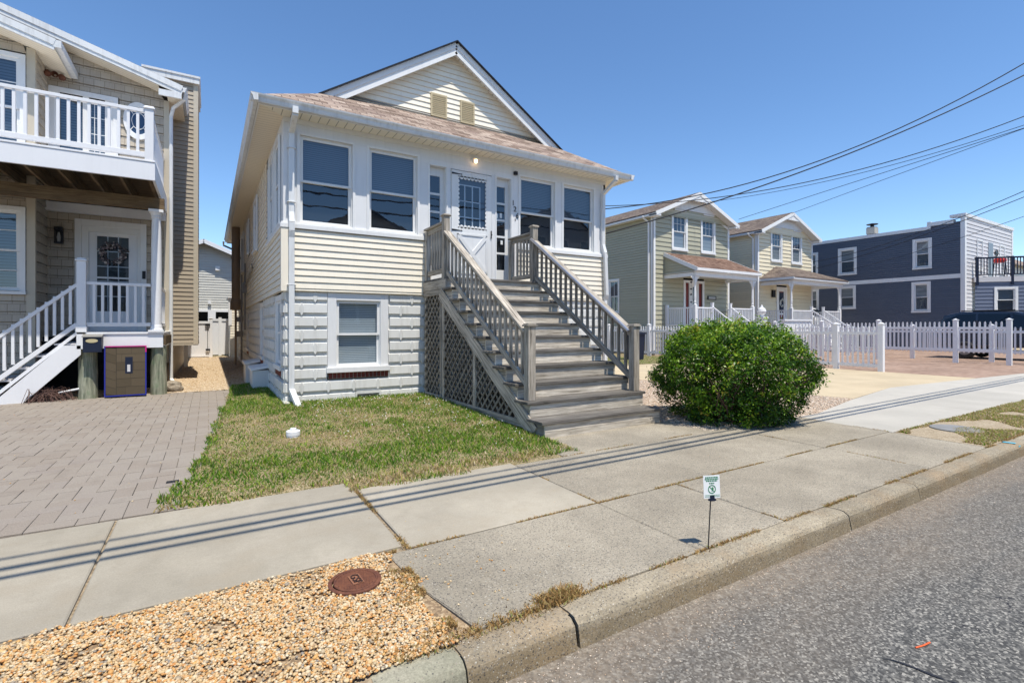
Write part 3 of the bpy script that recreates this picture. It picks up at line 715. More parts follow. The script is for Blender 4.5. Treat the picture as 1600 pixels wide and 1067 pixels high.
tag(blades('dry_weeds', pa, hh, np.clip(rng.normal(.45, .25, len(pa)), 0, 1), M['drygrass'], .0028, 1.1), kind='stuff')
pts = []
for _ in range(42000):
    x, y = random.uniform(7.25, 14.1), random.uniform(1.9, 2.74)
    if mnoise.noise(Vector((x*1.3, y*2.2, 2)))+.35*math.exp(-((y-2.6)/.12)**2)*(x > 9)+.3*math.exp(-((y-1.98)/.15)**2)-.45*math.exp(-((x-8.2)**2/1.0+(y-2.45)**2/.05)) < -.12: continue
    pts.append((x, y, -.006))
for _ in range(9000):
    x, y = random.uniform(9.2, 16.3), random.uniform(12.2, 15.5); pts.append((x, y, .0))
pa = np.array(pts); tag(blades('verge_grass', pa, rng.uniform(.012, .034, len(pa)), np.where(pa[:, 1] > 5, rng.uniform(.0, .5, len(pa)), np.clip(rng.normal(.68, .22, len(pa)), 0, 1)), M['grass'], .006, .9), kind='stuff')

# pebbles near the camera
def pebbles(name, P_, S_, rv, mat):
    t = (1+5**.5)/2; iv = np.array([(-1, t, 0), (1, t, 0), (-1, -t, 0), (1, -t, 0), (0, -1, t), (0, 1, t), (0, -1, -t), (0, 1, -t), (t, 0, -1), (t, 0, 1), (-t, 0, -1), (-t, 0, 1)])/math.hypot(1, t)
    fi = np.array([(0, 11, 5), (0, 5, 1), (0, 1, 7), (0, 7, 10), (0, 10, 11), (1, 5, 9), (5, 11, 4), (11, 10, 2), (10, 7, 6), (7, 1, 8), (3, 9, 4), (3, 4, 2), (3, 2, 6), (3, 6, 8), (3, 8, 9), (4, 9, 5), (2, 4, 11), (6, 2, 10), (8, 6, 7), (9, 8, 1)])
    n = len(P_); a = rng.uniform(0, 2*np.pi, n); tl = rng.normal(0, .35, n); sc = np.stack([S_*rng.uniform(.9, 1.45, n), S_*rng.uniform(.7, 1.1, n), S_*rng.uniform(.45, .85, n)], 1)
    V = iv[None]*sc[:, None]*(1+rng.uniform(-.12, .12, (n, 12, 1)))
    c, s = np.cos(tl)[:, None], np.sin(tl)[:, None]; y, z = V[..., 1]*c-V[..., 2]*s, V[..., 1]*s+V[..., 2]*c
    c, s = np.cos(a)[:, None], np.sin(a)[:, None]; x2, y2 = V[..., 0]*c-y*s, V[..., 0]*s+y*c
    V = np.stack([x2, y2, z], -1)+P_[:, None]; Fc = (fi[None]+np.arange(n)[:, None, None]*12).reshape(-1, 3)
    return npmesh(name, V.reshape(-1, 3), Fc, np.repeat(rv, 20), mat, True)
pts = []; S_ = []
for _ in range(48000):
    x, y = random.uniform(-2.0, .97), random.uniform(1.86, 2.86)
    if x > .9 - .25*max(0, (y-2.4)) + mnoise.noise(Vector((x*5, y*6, 0)))*.12: continue
    if (x-.635)**2+(y-2.565)**2 < .132**2: continue
    if y > 2.86 + mnoise.noise(Vector((x*3, 3, 0)))*.06 -.02: continue
    b = mnoise.noise(Vector((x*3.5, y*5, 4)))+ .5*math.exp(-((y-2.84)/.05)**2)
    if b > .38 and random.random() < .75: continue
    s = random.uniform(.0042, .0086)*(1 if random.random() > .05 else 1.5); pts.append((x, y, -.004+random.uniform(0, .010))); S_.append(s)
for _ in range(55):
    x = .95+abs(random.gauss(0, .35)); y = random.uniform(1.9, 2.75); pts.append((x, y, .003)); S_.append(random.uniform(.003, .007))
for _ in range(70): pts.append((random.uniform(-3, .2), random.uniform(4.4, 11.5), .004)); S_.append(random.uniform(.004, .008))
for _ in range(60): pts.append((random.uniform(.9, 5), random.uniform(2.9, 3.9), .003)); S_.append(random.uniform(.002, .004))
pts = np.array(pts); tag(pebbles('pebble_gravel', pts, np.array(S_), rng.random(len(pts)), M['gravel']), kind='stuff')
pts = []; S_ = []
for _ in range(16000):
    x, y = random.uniform(5.3, 9.9), random.uniform(3.97, 9)
    if x > 9.9-.19*max(0, y-4.4) or y < 3.96+.2*(x-7.8): continue
    pts.append((x, y, -.003)); S_.append(random.uniform(.008, .017))
pts = np.array(pts); tag(pebbles('bed_pebbles', pts, np.array(S_), rng.random(len(pts)), M['bedgravel']), kind='stuff'); pts = []; S_ = []
for _ in range(9000):
    x, y = random.uniform(-.75, 1.0), 11.7+13*random.random()**1.6
    pts.append((x, y, .005)); S_.append(random.uniform(.008, .020))
pts = np.array(pts); rr = rng.random(len(pts)); tag(pebbles('alley_pebbles', pts, np.array(S_), rr, M['alleygravel']), kind='stuff')

# manhole (water meter) cover
t = thing('meter_cover', 'round rusty iron meter cover lying in the orange gravel', 'utility cover', (.635, 2.565, 0))
mb = MB(); mb.lathe((.635, 2.565, 0), [(.130, -.01), (.130, .010), (.112, .012), (.110, .004)], 40); mb.build('rim', M['rust'], t)
mb = MB(); mb.lathe((.64, 2.568, 0), [(.108, -.01), (.108, .010), (.104, .014), (.098, .014), (.096, .010), (0, .010)], 40)
# ribs radiate parallel to camera-ish direction
th_ = R(76)
for i in range(-7, 8):
    off = i*.0135; L = math.sqrt(max(0, .094**2-off*off))
    d = Vector((math.cos(th_), math.sin(th_), 0)); q = Vector((-d.y, d.x, 0)); c = Vector((.64, 2.568, .011))
    if abs(off) < .036: segs = ((-L, -.05), (.05, L))
    else: segs = ((-L, L),)
    for a, b in segs: mb.bar(c+q*off+d*a, c+q*off+d*b, .0028, .007)
mb.build('lid', M['rust'], t)
c = Vector((.64, 2.568, .0)); a_ = R(-8)
Mt = Matrix.Translation((.64, 2.568, .0125)) @ Matrix.Rotation(R(-86), 4, 'Z')
mb = MB()
for (x0, x1, y0, y1) in ((-.05, .05, -.028, -.024), (-.05, .05, .024, .028), (-.05, -.046, -.024, .024), (.046, .05, -.024, .024)):
    mb.hexa([Mt @ Vector((x, y, z)) for z in (-.002, .004) for y in (y0, y1) for x in (x0, x1)])
mb.hexa([Mt @ Vector((x, y, z)) for z in (-.004, .0005) for y in (-.024, .024) for x in (-.046, .046)]); mb.build('raised_frame', paint('worn_frame_rust', (0.26, 0.115, 0.065), 0.7), t)
text('raised_letters', 'GSP', .058, .004, M['rustlight'], t, Matrix.Translation((.64, 2.568, .014)) @ Matrix.Rotation(R(-86), 4, 'Z'))

# flat dark cover on the far verge
mb = MB(); mb.lathe((8.1, 2.42, 0), [(.26, -.01), (.26, .008), (.24, .012), (0, .012)], 32); tag(mb.build('meter_cover', M['greysteel']), 'grey flat utility cover in the dry verge near the kerb', 'utility cover')

# lawn sign
t = thing('lawn_sign', 'small white yard sign with green print on a thin black stake', 'sign', (2.503, 1.88, 0))
mb = MB(); mb.tube([(2.503, 1.88, -.02), (2.512, 1.877, .15), (2.522, 1.874, .32)], .0035, 8); mb.build('stake', M['black'], t)
Ms = Matrix.Translation((2.520, 1.868, .360)) @ Matrix.Rotation(R(-22), 4, 'Z') @ Matrix.Rotation(R(-4), 4, 'X')
def lb(mb, x0, x1, y0, y1, z0, z1): mb.hexa([Ms @ Vector((x, y, z)) for z in (z0, z1) for y in (y0, y1) for x in (x0, x1)])
mb = MB(); lb(mb, -.052, .052, -.001, .001, -.066, .066); mb.build('panel', M['signwhite'], t)
mb = MB()
for z, w_ in ((.054, .040), (.044, .043), (.034, .036), (.020, .016)):
    x = -w_
    while x < w_: L = random.uniform(.006, .014); lb(mb, x, min(w_, x+L), -.0022, -.0012, z-.0032, z+.0032); x += L+.003
for z in (-.048, -.056): 
    x = -.045
    while x < .045: L = random.uniform(.004, .01); lb(mb, x, x+L, -.0022, -.0012, z-.0012, z+.0012); x += L+.002
for i in range(28):
    a = 2*math.pi*i/28; b = 2*math.pi*(i+1)/28; r0, r1 = .020, .025
    mb.face([Ms @ Vector((r*math.cos(k), -.0022, r*math.sin(k)-.014)) for r, k in ((r0, a), (r1, a), (r1, b), (r0, b))])
mb.face([Ms @ Vector((x, -.0023, z-.014)) for x, z in ((-.016, .013), (-.013, .016), (.016, -.013), (.013, -.016))])
mb.face([Ms @ Vector((x, -.0024, z-.014)) for x, z in ((-.004, -.012), (.006, -.010), (.012, .004), (.004, .014), (-.003, .006), (.002, .0))])
mb.build('print', M['green'], t)
mb = MB(); mb.hexa([Ms @ Vector((x*(1 if z > -.05 else 1.0), y, z)) for z in (-.082, -.050) for y in (-.006, .006) for x in (-.013, .013)]); mb.hexa([Ms @ Vector((x, y, z)) for z in (-.080, -.070) for y in (-.007, .007) for x in (-.022, .022)]); mb.build('clip', M['navy'], t)

# PVC cleanout cap
t = thing('drain_pipe_cap', 'short white plastic pipe cap standing up in the lawn', 'pipe cap', (.815, 6.06, 0))
mb = MB(); mb.lathe((.815, 6.06, 0), [(.070, -.02), (.070, .075), (.074, .077), (.074, .120), (.068, .127), (.030, .128)], 28); mb.build('pipe', M['vinyl'], t)
mb = MB(); mb.lathe((.815, 6.06, 0), [(.034, .12), (.034, .150), (.030, .154), (0, .154)], 6); mb.build('plug', M['vinyl'], t)

# ------------------------------------------------------------ MAIN HOUSE
HX0, HX1, HY0, HY1 = 1.0, 7.71, 8.52, 22.0
house = thing('yellow_bungalow', 'cream sided raised bungalow with a white front porch wall and the number 126', 'house', (4.36, 8.52, 0))
Ff = FR((0, HY0), (1, 0), (0, -1))            # front, s = world X
Fs = FR((HX0, 0), (0, 1), (-1, 0))            # left side, s = world Y
Fr = FR((HX1, 0), (0, 1), (1, 0))
# foundation of rusticated blocks
FD = -.045   # recess of the foundation plane behind the siding
bwin = (1.70, 2.67, .50, 1.80)
def blocks(mb, F, s0, s1, holes, n, base, ph=0.0, rows=8):
    for k in range(rows+1):
        z0 = base+(k)*.2113; z1 = z0+.2113; off = ph+(.205 if k % 2 else 0)
        if z1 > 1.87: z1 = 1.87
        if z1-z0 < .05: continue
        # backing
        ints = [(s0, s1)]
        for h in holes:
            if h[2] < (z0+z1)/2 < h[3]:
                ints = [q for (a, b) in ints for q in ((a, min(b, h[0])), (max(a, h[1]), b)) if q[1] > q[0]]
        for a, b in ints:
            mb.fb(F, a, b, n-.05, n, z0, z1)
            j = math.floor((a-off)/.41)*.41+off
            while j < b:
                # panel between ornaments
                p0, p1 = max(a+.004, j+.003), min(b-.004, j+.41-.003)
                if p1-p0 > .03:
                    zb, zt = z0+.048, z1-.004; c1 = .004 if p0 > a+.01 else 0; c2 = .004 if p1 < b-.01 else 0
                    A = [F.p(p0, n, zb), F.p(p1, n, zb), F.p(p1, n, zt), F.p(p0, n, zt)]
                    B = [F.p(p0+c1, n+.036, zb+.006), F.p(p1-c2, n+.036, zb+.006), F.p(p1-c2, n+.030, zt-.018), F.p(p0+c1, n+.030, zt-.018)]
                    mb.face(B); 
                    for i in range(4): mb.face([A[i], A[(i+1) % 4], B[(i+1) % 4], B[i]])
                # ornament (lozenge) at the joint
                if a+.03 < j < b-.03:
                    hexp = [(-.007, 0.004), (.007, .004), (.040, .062), (.040, .160), (.010, .205), (-.010, .205), (-.040, .160), (-.040, .062)]
                    hexp = [(x, min(z, z1-z0-.002)) for x, z in hexp]
                    A = [F.p(j+x, n, z0+z) for x, z in hexp]; A = [F.p(j+x, n+.030 if z > .05 else n, z0+z) for x, z in hexp]; B = [F.p(j+x*.70, n+.0385, z0+.1+(z-.1)*.90) for x, z in hexp]
                    mb.face(B)
                    for i in range(8): mb.face([A[i], A[(i+1) % 8], B[(i+1) % 8], B[i]])
                j += .41
mb = MB()
blocks(mb, Ff, HX0+.03, HX1-.03, [(1.67, 2.69, .42, 1.9), (2.12, 2.56, 0, .2)], FD, -.01, 1.48-.41, 9)
blocks(mb, Fs, HY0+.05, HY1-.05, [(8.87, 9.80, .45, 1.9), (12.0, 12.85, .45, 1.9), (16.45, 17.5, .45, 1.9), (20.1, 20.9, .45, 1.9)], FD, -.01, 8.6, 9)
blocks(mb, Fr, HY0+.05, 11.5, [], FD, -.01, 8.6, 9)
# corner quoin
mb.build('foundation_wall', M['block'], house)
mb = MB(); mb.fb(Fs, HY0-.2, HY1, FD-.03, FD+.05, -.02, .12); mb.fb(Ff, HX0+.05, 3.3, FD, FD+.035, -.03, .045); mb.build('footing', M['block'], house)
# siding walls
mb = MB()
siding(mb, Ff, 1.90, 2.845, (HX0+.07, HX1-.05), .1045, .014, n0=.012, holes=[(3.36, 5.342, 2.10, 2.9)])
siding(mb, Ff, 1.86, 1.90, (HX0+.07, HX1-.05), .1045, .010, n0=.012)
mb.fb(Ff, HX0+.002, HX1-.002, -.06, -.022, 1.85, 2.10); mb.fb(Ff, HX0+.002, 3.36, -.06, -.0225, 2.10, 2.852); mb.fb(Ff, 5.342, HX1-.002, -.06, -.0225, 2.10, 2.852)
mb.build('siding', M['cream'], house)
sidewins = [(12.85, 13.75, 3.05, 4.35), (15.6, 16.3, 3.3, 4.3), (18.0, 19.2, 3.05, 4.35)]
pw = [(8.80, 9.45, 2.98, 4.36), (9.75, 10.4, 2.98, 4.36)]
mb = MB()
siding(mb, Fs, 1.86, 2.88, (HY0+.03, HY1), .1045, .014, n0=.012)
siding(mb, Fs, 2.88, 4.60, (10.85, HY1), .1045, .014, holes=sidewins, n0=.012, zref=1.86+.1045*9)
mb.build('siding', M['cream'], house)
mb = MB()
siding(mb, Fr, 1.86, 4.60, (HY0+.03, HY1), .1045, .016, n0=.012)
mb.fb(FR((0, HY1), (1, 0), (0, 1)), HX0, HX1, 0, .02, 0, 4.6)
mb.fb(Fr, HY0, HY1, -.05, .008, 0, 4.6)
mb.build('siding', M['cream'], house)
# inner shell so no light passes between siding and rooms
mb = MB(); mb.box(HX0+.22, HX1-.22, HY0+.30, HY1-.1, .1, 4.5); mb.build('interior_core', M['dark'], house)
# corner boards
mb = MB(); mb.box(HX0-.034, HX0+.075, HY0-.034, HY0-.011, 1.855, 2.85); mb.box(HX0-.034, HX0-.011, HY0-.011, HY0+.075, 1.855, 2.85)
mb.nxt(); mb.box(HX1-.06, HX1+.034, HY0-.034, HY0-.011, 1.855, 2.85); mb.box(HX1+.011, HX1+.034, HY0-.011, HY0+.075, 1.855, 2.85)
mb.build('corner_board', M['creamtrim'], house, bevel=.004)
# upper porch wall: boards, pillars, header
mb = MB()
mb.fb(Ff, HX0+.001, HX1-.001, -.10, 0, 4.36, 4.62)
for a, b in ((1.003, 1.245), (2.07, 2.352), (3.215, 3.455), (5.20, 5.415), (6.29, 6.52), (7.37, 7.707)): mb.fb(Ff, a, b, -.16, -.001, 2.90, 4.36)
for a, b in ((3.785, 3.875), (4.757, 4.86)): mb.fb(Ff, a, b, -.16, -.001, 2.12, 4.36)
mb.fb(Ff, 3.36, 3.455, -.16, -.0015, 2.12, 2.90); mb.fb(Ff, 5.20, 5.34, -.16, -.0015, 2.12, 2.90)
mb.fb(Ff, 3.455, 5.20, -.10, -.002, 4.26, 4.36)
for a, b in ((1.245, 2.07), (2.352, 3.215), (5.415, 6.29), (6.52, 7.37)): mb.fb(Ff, a, b, -.14, -.002, 2.90, 2.965)
mb.fb(Fs, HY0+.101, 10.86, -.10, 0.0, 4.38, 4.62); mb.fb(Fs, HY0+.161, 8.79, -.12, -.001, 2.9, 4.38); mb.fb(Fs, 9.46, 9.74, -.12, -.001, 2.9, 4.38); mb.fb(Fs, 10.41, 10.86, -.12, .012, 2.9, 4.38)
mb.fb(Fs, 8.79, 10.41, -.12, -.002, 2.88, 2.98)
mb.fb(Fr, HY0+.161, 10.86, -.10, 0.0, 2.85, 4.62); mb.fb(Fr, HY0+.1005, HY0+.1605, -.10, -.001, 4.36, 4.62)
mb.build('porch_wall', M['whitewall'], house)
# sill band
mb = MB(); mb.fb(Ff, HX0-.045, 3.34, -.02, .045, 2.855, 2.925); mb.fb(Ff, HX0-.03, 3.335, -.01, .028, 2.925, 2.95); mb.nxt(); mb.fb(Ff, 5.345, HX1+.045, -.02, .045, 2.855, 2.925); mb.fb(Ff, 5.352, HX1+.03, -.01, .028, 2.925, 2.95)
mb.nxt(); mb.fb(Fs, HY0+.021, 10.88, -.02, .045, 2.855, 2.925); mb.nxt(); mb.fb(Fr, HY0+.021, 10.88, -.02, .045, 2.855, 2.925)
mb.build('sill_band', M['white'], house, bevel=.004)
# trim lines on the pillars (casing edges)
mb = MB()
for a, b in ((1.245, 2.07), (2.352, 3.215), (5.415, 6.29), (6.52, 7.37)):
    mb.fb(Ff, a-.045, a-.001, -.002, .014, 2.952, 4.40); mb.fb(Ff, b+.001, b+.045, -.002, .014, 2.952, 4.40); mb.fb(Ff, a-.001, b+.001, -.002, .013, 4.36, 4.40)
for a, b in ((3.455, 3.785), (4.86, 5.20)): mb.fb(Ff, a-.03, a-.001, -.002, .012, 2.13, 4.29); mb.fb(Ff, b+.001, b+.03, -.002, .012, 2.13, 4.29); mb.fb(Ff, a-.03, b+.03, -.002, .011, 4.26, 4.285)
mb.fb(Ff, HX0, HX1, -.002, .02, 4.52, 4.60)
mb.build('window_trim', M['white'], house, bevel=.002)
for i, (a, b) in enumerate(((1.25, 2.065), (2.357, 3.21), (5.42, 6.285), (6.525, 7.365))):
    window(house, Ff, a, b, 2.965, 4.355, .485, cas=0, n=-.03, sash=.04, blind='blind_dark', lower=None if i != 0 else None, bevel=.002)
for a, b, c, d in pw: window(house, Fs, a, b, c, d, .5, cas=.04, n=.012, sash=.04, blind='blind_dark', sill=False, fl=True)
for a, b, c, d in sidewins: window(house, Fs, a+.08, b-.08, c+.08, d-.08, .5, cas=.08, n=.03, sash=.04, blind='blind_dark', fl=True)
# sidelights
for a, b in ((3.455, 3.785), (4.86, 5.20)):
    mb = MB(); z0, z1 = 2.13, 4.26; n = -.10
    mb.fb(Ff, a, a+.045, n-.03, n, z0, z1); mb.fb(Ff, b-.085, b, n-.03, n, z0, z1); mb.fb(Ff, a+.045, b-.085, n-.03, n-.001, 4.10, z1); mb.fb(Ff, a+.045, b-.085, n-.03, n-.001, z0, 2.43)
    for k in range(1, 5): z = 2.43+(4.10-2.43)*k/5; mb.fb(Ff, a+.045, b-.085, n-.028, n-.002, z-.02, z+.02)
    mb.fb(Ff, b-.01, b+.002, n, -.001, z0, z1)
    w_ = mb.build('sidelight_window', M['white'], house, bevel=.002)
    g_ = MB(); g_.face([Ff.p(x, n-.015, z) for x, z in ((a+.045, 2.43), (b-.085, 2.43), (b-.085, 4.10), (a+.045, 4.10))]); g_.build('pane', M['glass'], w_)
    g_ = MB(); g_.fb(Ff, a, b, n-.08, n-.06, 2.2, 4.2); g_.build('interior', M['dark'], w_)
# small papers in the right sidelight
mb = MB(); mb.fb(Ff, 4.925, 4.96, -.113, -.112, 3.47, 3.56); mb.fb(Ff, 5.0, 5.05, -.113, -.112, 3.48, 3.58); mb.fb(Ff, 5.02, 5.07, -.113, -.112, 2.95, 3.03); mb.build('paper_notice', M['signwhite'], house)
# storm door
door = MB(); D0, D1 = 3.885, 4.747; dn = .012
gx0, gx1, gz0, gz1 = 4.02, 4.635, 3.19, 4.125
door.fb(Ff, D0, gx0, -.02, dn, 2.16, 4.245); door.fb(Ff, gx1, D1, -.02, dn, 2.16, 4.245); door.fb(Ff, gx0, gx1, -.019, dn-.001, gz1, 4.245); door.fb(Ff, gx0, gx1, -.019, dn-.001, 2.16, gz0)
# scallops
for x in np.arange(gx0, gx1+.01, .0769):
    for z in (gz0, gz1):
        ctr = Ff.p(float(x), 0, z); door.prism([ctr+Vector((.036*math.cos(k*math.pi/8), -dn+.001, .036*math.sin(k*math.pi/8))) for k in range(16)], (0, .012, 0))
for z in np.arange(gz0+.078, gz1-.03, .078):
    for x in (gx0, gx1):
        ctr = Ff.p(x, 0, float(z)); door.prism([ctr+Vector((.032*math.cos(k*math.pi/8), -dn+.001, .037*math.sin(k*math.pi/8))) for k in range(16)], (0, .012, 0))
# lower cross-buck panel
px0, px1, pz0, pz1 = 4.0, 4.64, 2.30, 3.06
for q in ((px0, px0+.03, pz0, pz1), (px1-.03, px1, pz0, pz1), (px0, px1, pz1-.03, pz1+.0), (px0, px1, pz0, pz0+.03)): door.fb(Ff, q[0], q[1], dn-.002, dn+.012, q[2], q[3])
for (xa, za, xb, zb) in ((px0+.04, pz1-.05, px1-.04, pz0+.05), (px0+.04, pz0+.05, px1-.04, pz1-.05)):
    a, b = Ff.p(xa, dn+.006, za), Ff.p(xb, dn+.0065, zb); door.bar(a, b, .018, .075, up=(b-a).cross(Vector((0, 1, 0))))
door_o = door.build('storm_door', M['white'], house, bevel=.003)
g_ = MB(); g_.face([Ff.p(x, -.006, z) for x, z in ((gx0-.005, gz0-.005), (gx1+.005, gz0-.005), (gx1+.005, gz1+.005), (gx0-.005, gz1+.005))]); g_.build('pane', M['glass'], door_o)
mb = MB()
for z in (4.18, 3.115): mb.prism([Ff.p(x, dn+.001, z+dz) for x, dz in ((D0+.005, -.018), (D0+.005, .018), (D0+.19, .005), (D0+.20, .012), (D0+.225, 0), (D0+.20, -.012), (D0+.19, -.005))], (0, -.006, 0))
mb.fb(Ff, 4.722, 4.738, dn, dn+.02, 3.02, 3.17); mb.fb(Ff, 4.715, 4.742, dn+.02, dn+.035, 3.08, 3.1); mb.build('hinge', M['black'], door_o)
# inner door with lights
mb = MB(); n = -.09
mb.fb(Ff, D0, 4.03, n-.03, n, 2.16, 4.25); mb.fb(Ff, 4.545, D1, n-.03, n, 2.16, 4.25); mb.fb(Ff, 4.03, 4.545, n-.03, n-.001, 4.04, 4.25); mb.fb(Ff, 4.03, 4.545, n-.03, n-.001, 2.16, 3.06)
idr = mb.build('inner_door', m_plain('dark_slate_door', (.10, .115, .14), .5), house)  # door slab in one even dark slate colour
mb = MB()
for k in range(4): x = 4.04+.49*k/3; mb.fb(Ff, x-.011, x+.011, n+.002, n+.016, 3.08, 4.02)
for k in range(4): z = 3.09+.92*k/3; mb.fb(Ff, 4.04, 4.53, n+.003, n+.015, z-.011, z+.011)
mb.build('muntins', M['white'], idr)
g_ = MB(); g_.fb(Ff, D0, D1, n-.07, n-.05, 2.2, 4.2); g_.build('interior', M['dark'], idr)
# porch light, camera, digits
mb = MB(); mb.lathe((4.37, 8.50, 4.50), [(.055, .02), (.055, -.02), (.045, -.03)], 20, 'y'); mb.lathe((4.37, 8.45, 4.50), [(.0, .03), (.035, .028), (.04, .0), (.036, -.012)], 16, 'z'); l_ = mb.build('porch_light', M['white'], house, smooth=True)
mb = MB(); mb.lathe((4.37, 8.45, 4.465), [(0, -.045), (.022, -.038), (.032, -.015), (.03, .02), (.02, .03)], 16); mb.build('bulb', M['bulb'], l_, smooth=True)
mb = MB(); mb.fb(Ff, 5.255, 5.325, 0, .06, 4.355, 4.425); mb.fb(Ff, 5.27, 5.31, .06, .075, 4.37, 4.41); mb.build('security_camera', M['black'], house, bevel=.006)
for ch, x, z in (('1', 5.245, 3.785), ('2', 5.29, 3.665), ('6', 5.345, 3.535)):
    text('house_number', ch, .15, .004, M['black'], house, Matrix.Translation((x, 8.52-.006, z)) @ Matrix.Rotation(R(90), 4, 'X') )
mb = MB(); mb.fb(Ff, 5.288, 5.302, 0, .01, 3.43, 3.475); mb.build('doorbell', M['black'], house)
# basement window
Fb = FR((0, HY0-FD), (1, 0), (0, -1))
mb = MB(); mb.fb(Fb, 1.672, 1.812, -.05, .03, .62, 1.858); mb.fb(Fb, 2.552, 2.69, -.05, .03, .62, 1.858); mb.fb(Fb, 1.812, 2.552, -.05, .028, 1.735, 1.857)
mb.fb(Fb, 1.65, 2.71, -.05, .075, .535, .62); mb.build('window_casing', M['whitewall'], house, bevel=.004)
window(house, Fb, 1.815, 2.55, .625, 1.733, .49, cas=0, n=.0, sash=.04, blind='blind_mid', lower='blind_mid', bevel=.002)
mb = MB(); mb.fb(Fb, 1.69, 2.69, -.04, .018, .43, .537); 
mo = mb.build('brick_sill', M['mortar'], house)
mb = MB()
for k in range(15): x = 1.692+k*.0668; mb.fb(Fb, x, x+.056, 0, .028+random.uniform(-.003, .003), .438, .527)
mb.build('sill_brick', M['brick'], mo, bevel=.003)
# foundation vent
mb = MB(); mb.fb(Fb, 2.12, 2.15, -.05, .04, .0, .19); mb.fb(Fb, 2.15, 2.56, -.05, .04, .155, .20); mb.fb(Fb, 2.53, 2.56, -.05, .04, .0, .155)
for k in range(5): mb.fb(Fb, 2.15, 2.53, -.02, 0, .02+k*.026, .03+k*.026)
vo = mb.build('foundation_vent', M['block'], house); mb = MB(); mb.fb(Fb, 2.15, 2.53, -.06, -.03, 0, .16); mb.build('vent_opening', M['dark'], vo)
# side basement windows with casings and brick sills
Fsb = FR((HX0-FD, 0), (0, 1), (-1, 0))
for a, b in ((8.93, 9.74), (12.05, 12.8), (16.5, 17.45), (20.15, 20.85)):
    window(house, Fsb, a+.06, b-.06, .66, 1.74, .49, cas=.09, n=.0, sash=.04, blind='blind_mid', lower='blind_mid', fl=True)
    mb = MB()
    for k in range(int((b-a)/.067)): x = a+k*.067; mb.fb(Fsb, x, x+.056, -.03, .03, .47, .56)
    mb.build('sill_brick', M['brick'], house)
# side vents, conduit, outlets
mb = MB(); mb.tube([(.95, 14.4, 2.9), (.95, 14.1, 2.78), (.95, 16.6, 2.55), (.95, 16.9, 2.5)], .02, 6); mb.nxt(); mb.tube([(.94, 16.9, 3.2), (.94, 16.95, 1.2)], .022, 6); mb.nxt(); mb.tube([(.93, 18.6, 3.0), (.93, 18.6, .2)], .03, 6); mb.build('conduit', M['greysteel'], house)
mb = MB(); mb.box(.86, .98, 16.8, 17.0, 2.3, 2.62); mb.box(.80, .98, 18.8, 19.1, .95, 1.15); mb.box(.80, .98, 18.8, 19.1, 1.45, 1.62); mb.build('meter_box', M['greysteel'], house)
# brown flue pipe on the left side
mb = MB(); mb.tube([(.78, 18.9, 4.9), (.78, 18.9, 3.6)], .125, 16); mb.tube([(.78, 18.9, 3.62), (.78, 18.9, 3.54)], .14, 16); mb.tube([(.78, 18.9, 3.55), (.78, 18.9, 2.2)], .125, 16)
mb.tube([(.78, 18.9, 2.22), (.78, 18.9, 2.1), (.78, 18.9, 1.85)], [.13, .17, .17], 16); f_ = mb.build('flue_pipe', M['brownpipe'], house, smooth=False)
mb = MB(); mb.tube([(.78, 19.0, 1.86), (.78, 19.0, -.02)], .035, 8); mb.build('pipe_leg', M['brownpipe'], f_)

# roof
EX0, EX1, EY0 = .610, 8.100, 8.160; SL = .648; EZ = 4.715; RX = 4.355; EYB = 22.4
def rz(x): return EZ+SL*(min(x-EX0, EX1-x))
GY = 9.50; RK = 9.31
mb = MB()
h1 = GY-EY0; zr = rz(RX)
hr = RK-EY0
roofslab(mb, [(EX0, EY0, EZ), (EX1, EY0, EZ), (EX1-h1, GY, EZ+SL*h1), (EX0+h1, GY, EZ+SL*h1)], (1, 0, 0), .06)
roofslab(mb, [(EX0, EYB, EZ), (EX0, EY0, EZ), (EX0+hr, RK, EZ+SL*hr), (RX, RK, zr), (RX, EYB, zr)], (0, 1, 0), .06)
roofslab(mb, [(EX1, EY0, EZ), (EX1, EYB, EZ), (RX, EYB, zr), (RX, RK, zr), (EX1-hr, RK, EZ+SL*hr)], (0, 1, 0), .06)
mb.build('roof', M['shingle'], house)
# dark drip edge under gable shingles and along rakes
mb = MB()
ang = math.atan(SL)
for sx in (-1, 1):
    xa = RX; xb = (EX0+hr-.10) if sx < 0 else (EX1-hr+.10)
    a = Vector((xa, RK-.03, zr+.012)); b = Vector((xb, RK-.03, rz(xb)+.012)); mb.bar(a, b, .09, .022, up=(0, 0, 1))
mb.build('shingle_edge', M['black'], house)
mb = MB()
for sx in (-1, 1):
    xb = (EX0+hr-.02) if sx < 0 else (EX1-hr+.02)
    for (dz, hgt, yo, th) in ((-.055, .10, -.012, .03), (-.17, .13, .004, .03)):
        a = Vector((RX, RK+yo, zr+dz)); b = Vector((xb, RK+yo, rz(xb)+dz)); mb.bar(a, b, th, hgt/ math.cos(ang)*.9, up=(0, 0, 1))
mb.build('rake_board', M['white'], house, bevel=.003)
mb = MB()   # soffit under the gable overhang
for sx in (-1, 1):
    xb = (EX0+h1-.15) if sx < 0 else (EX1-h1+.15); q = .155
    mb.face([(RX, RK, zr-q), (RX, GY, zr-q), (xb, GY, rz(xb)-q), (xb, RK, rz(xb)-q)])
mb.build('gable_soffit', M['soffit_w'], house)
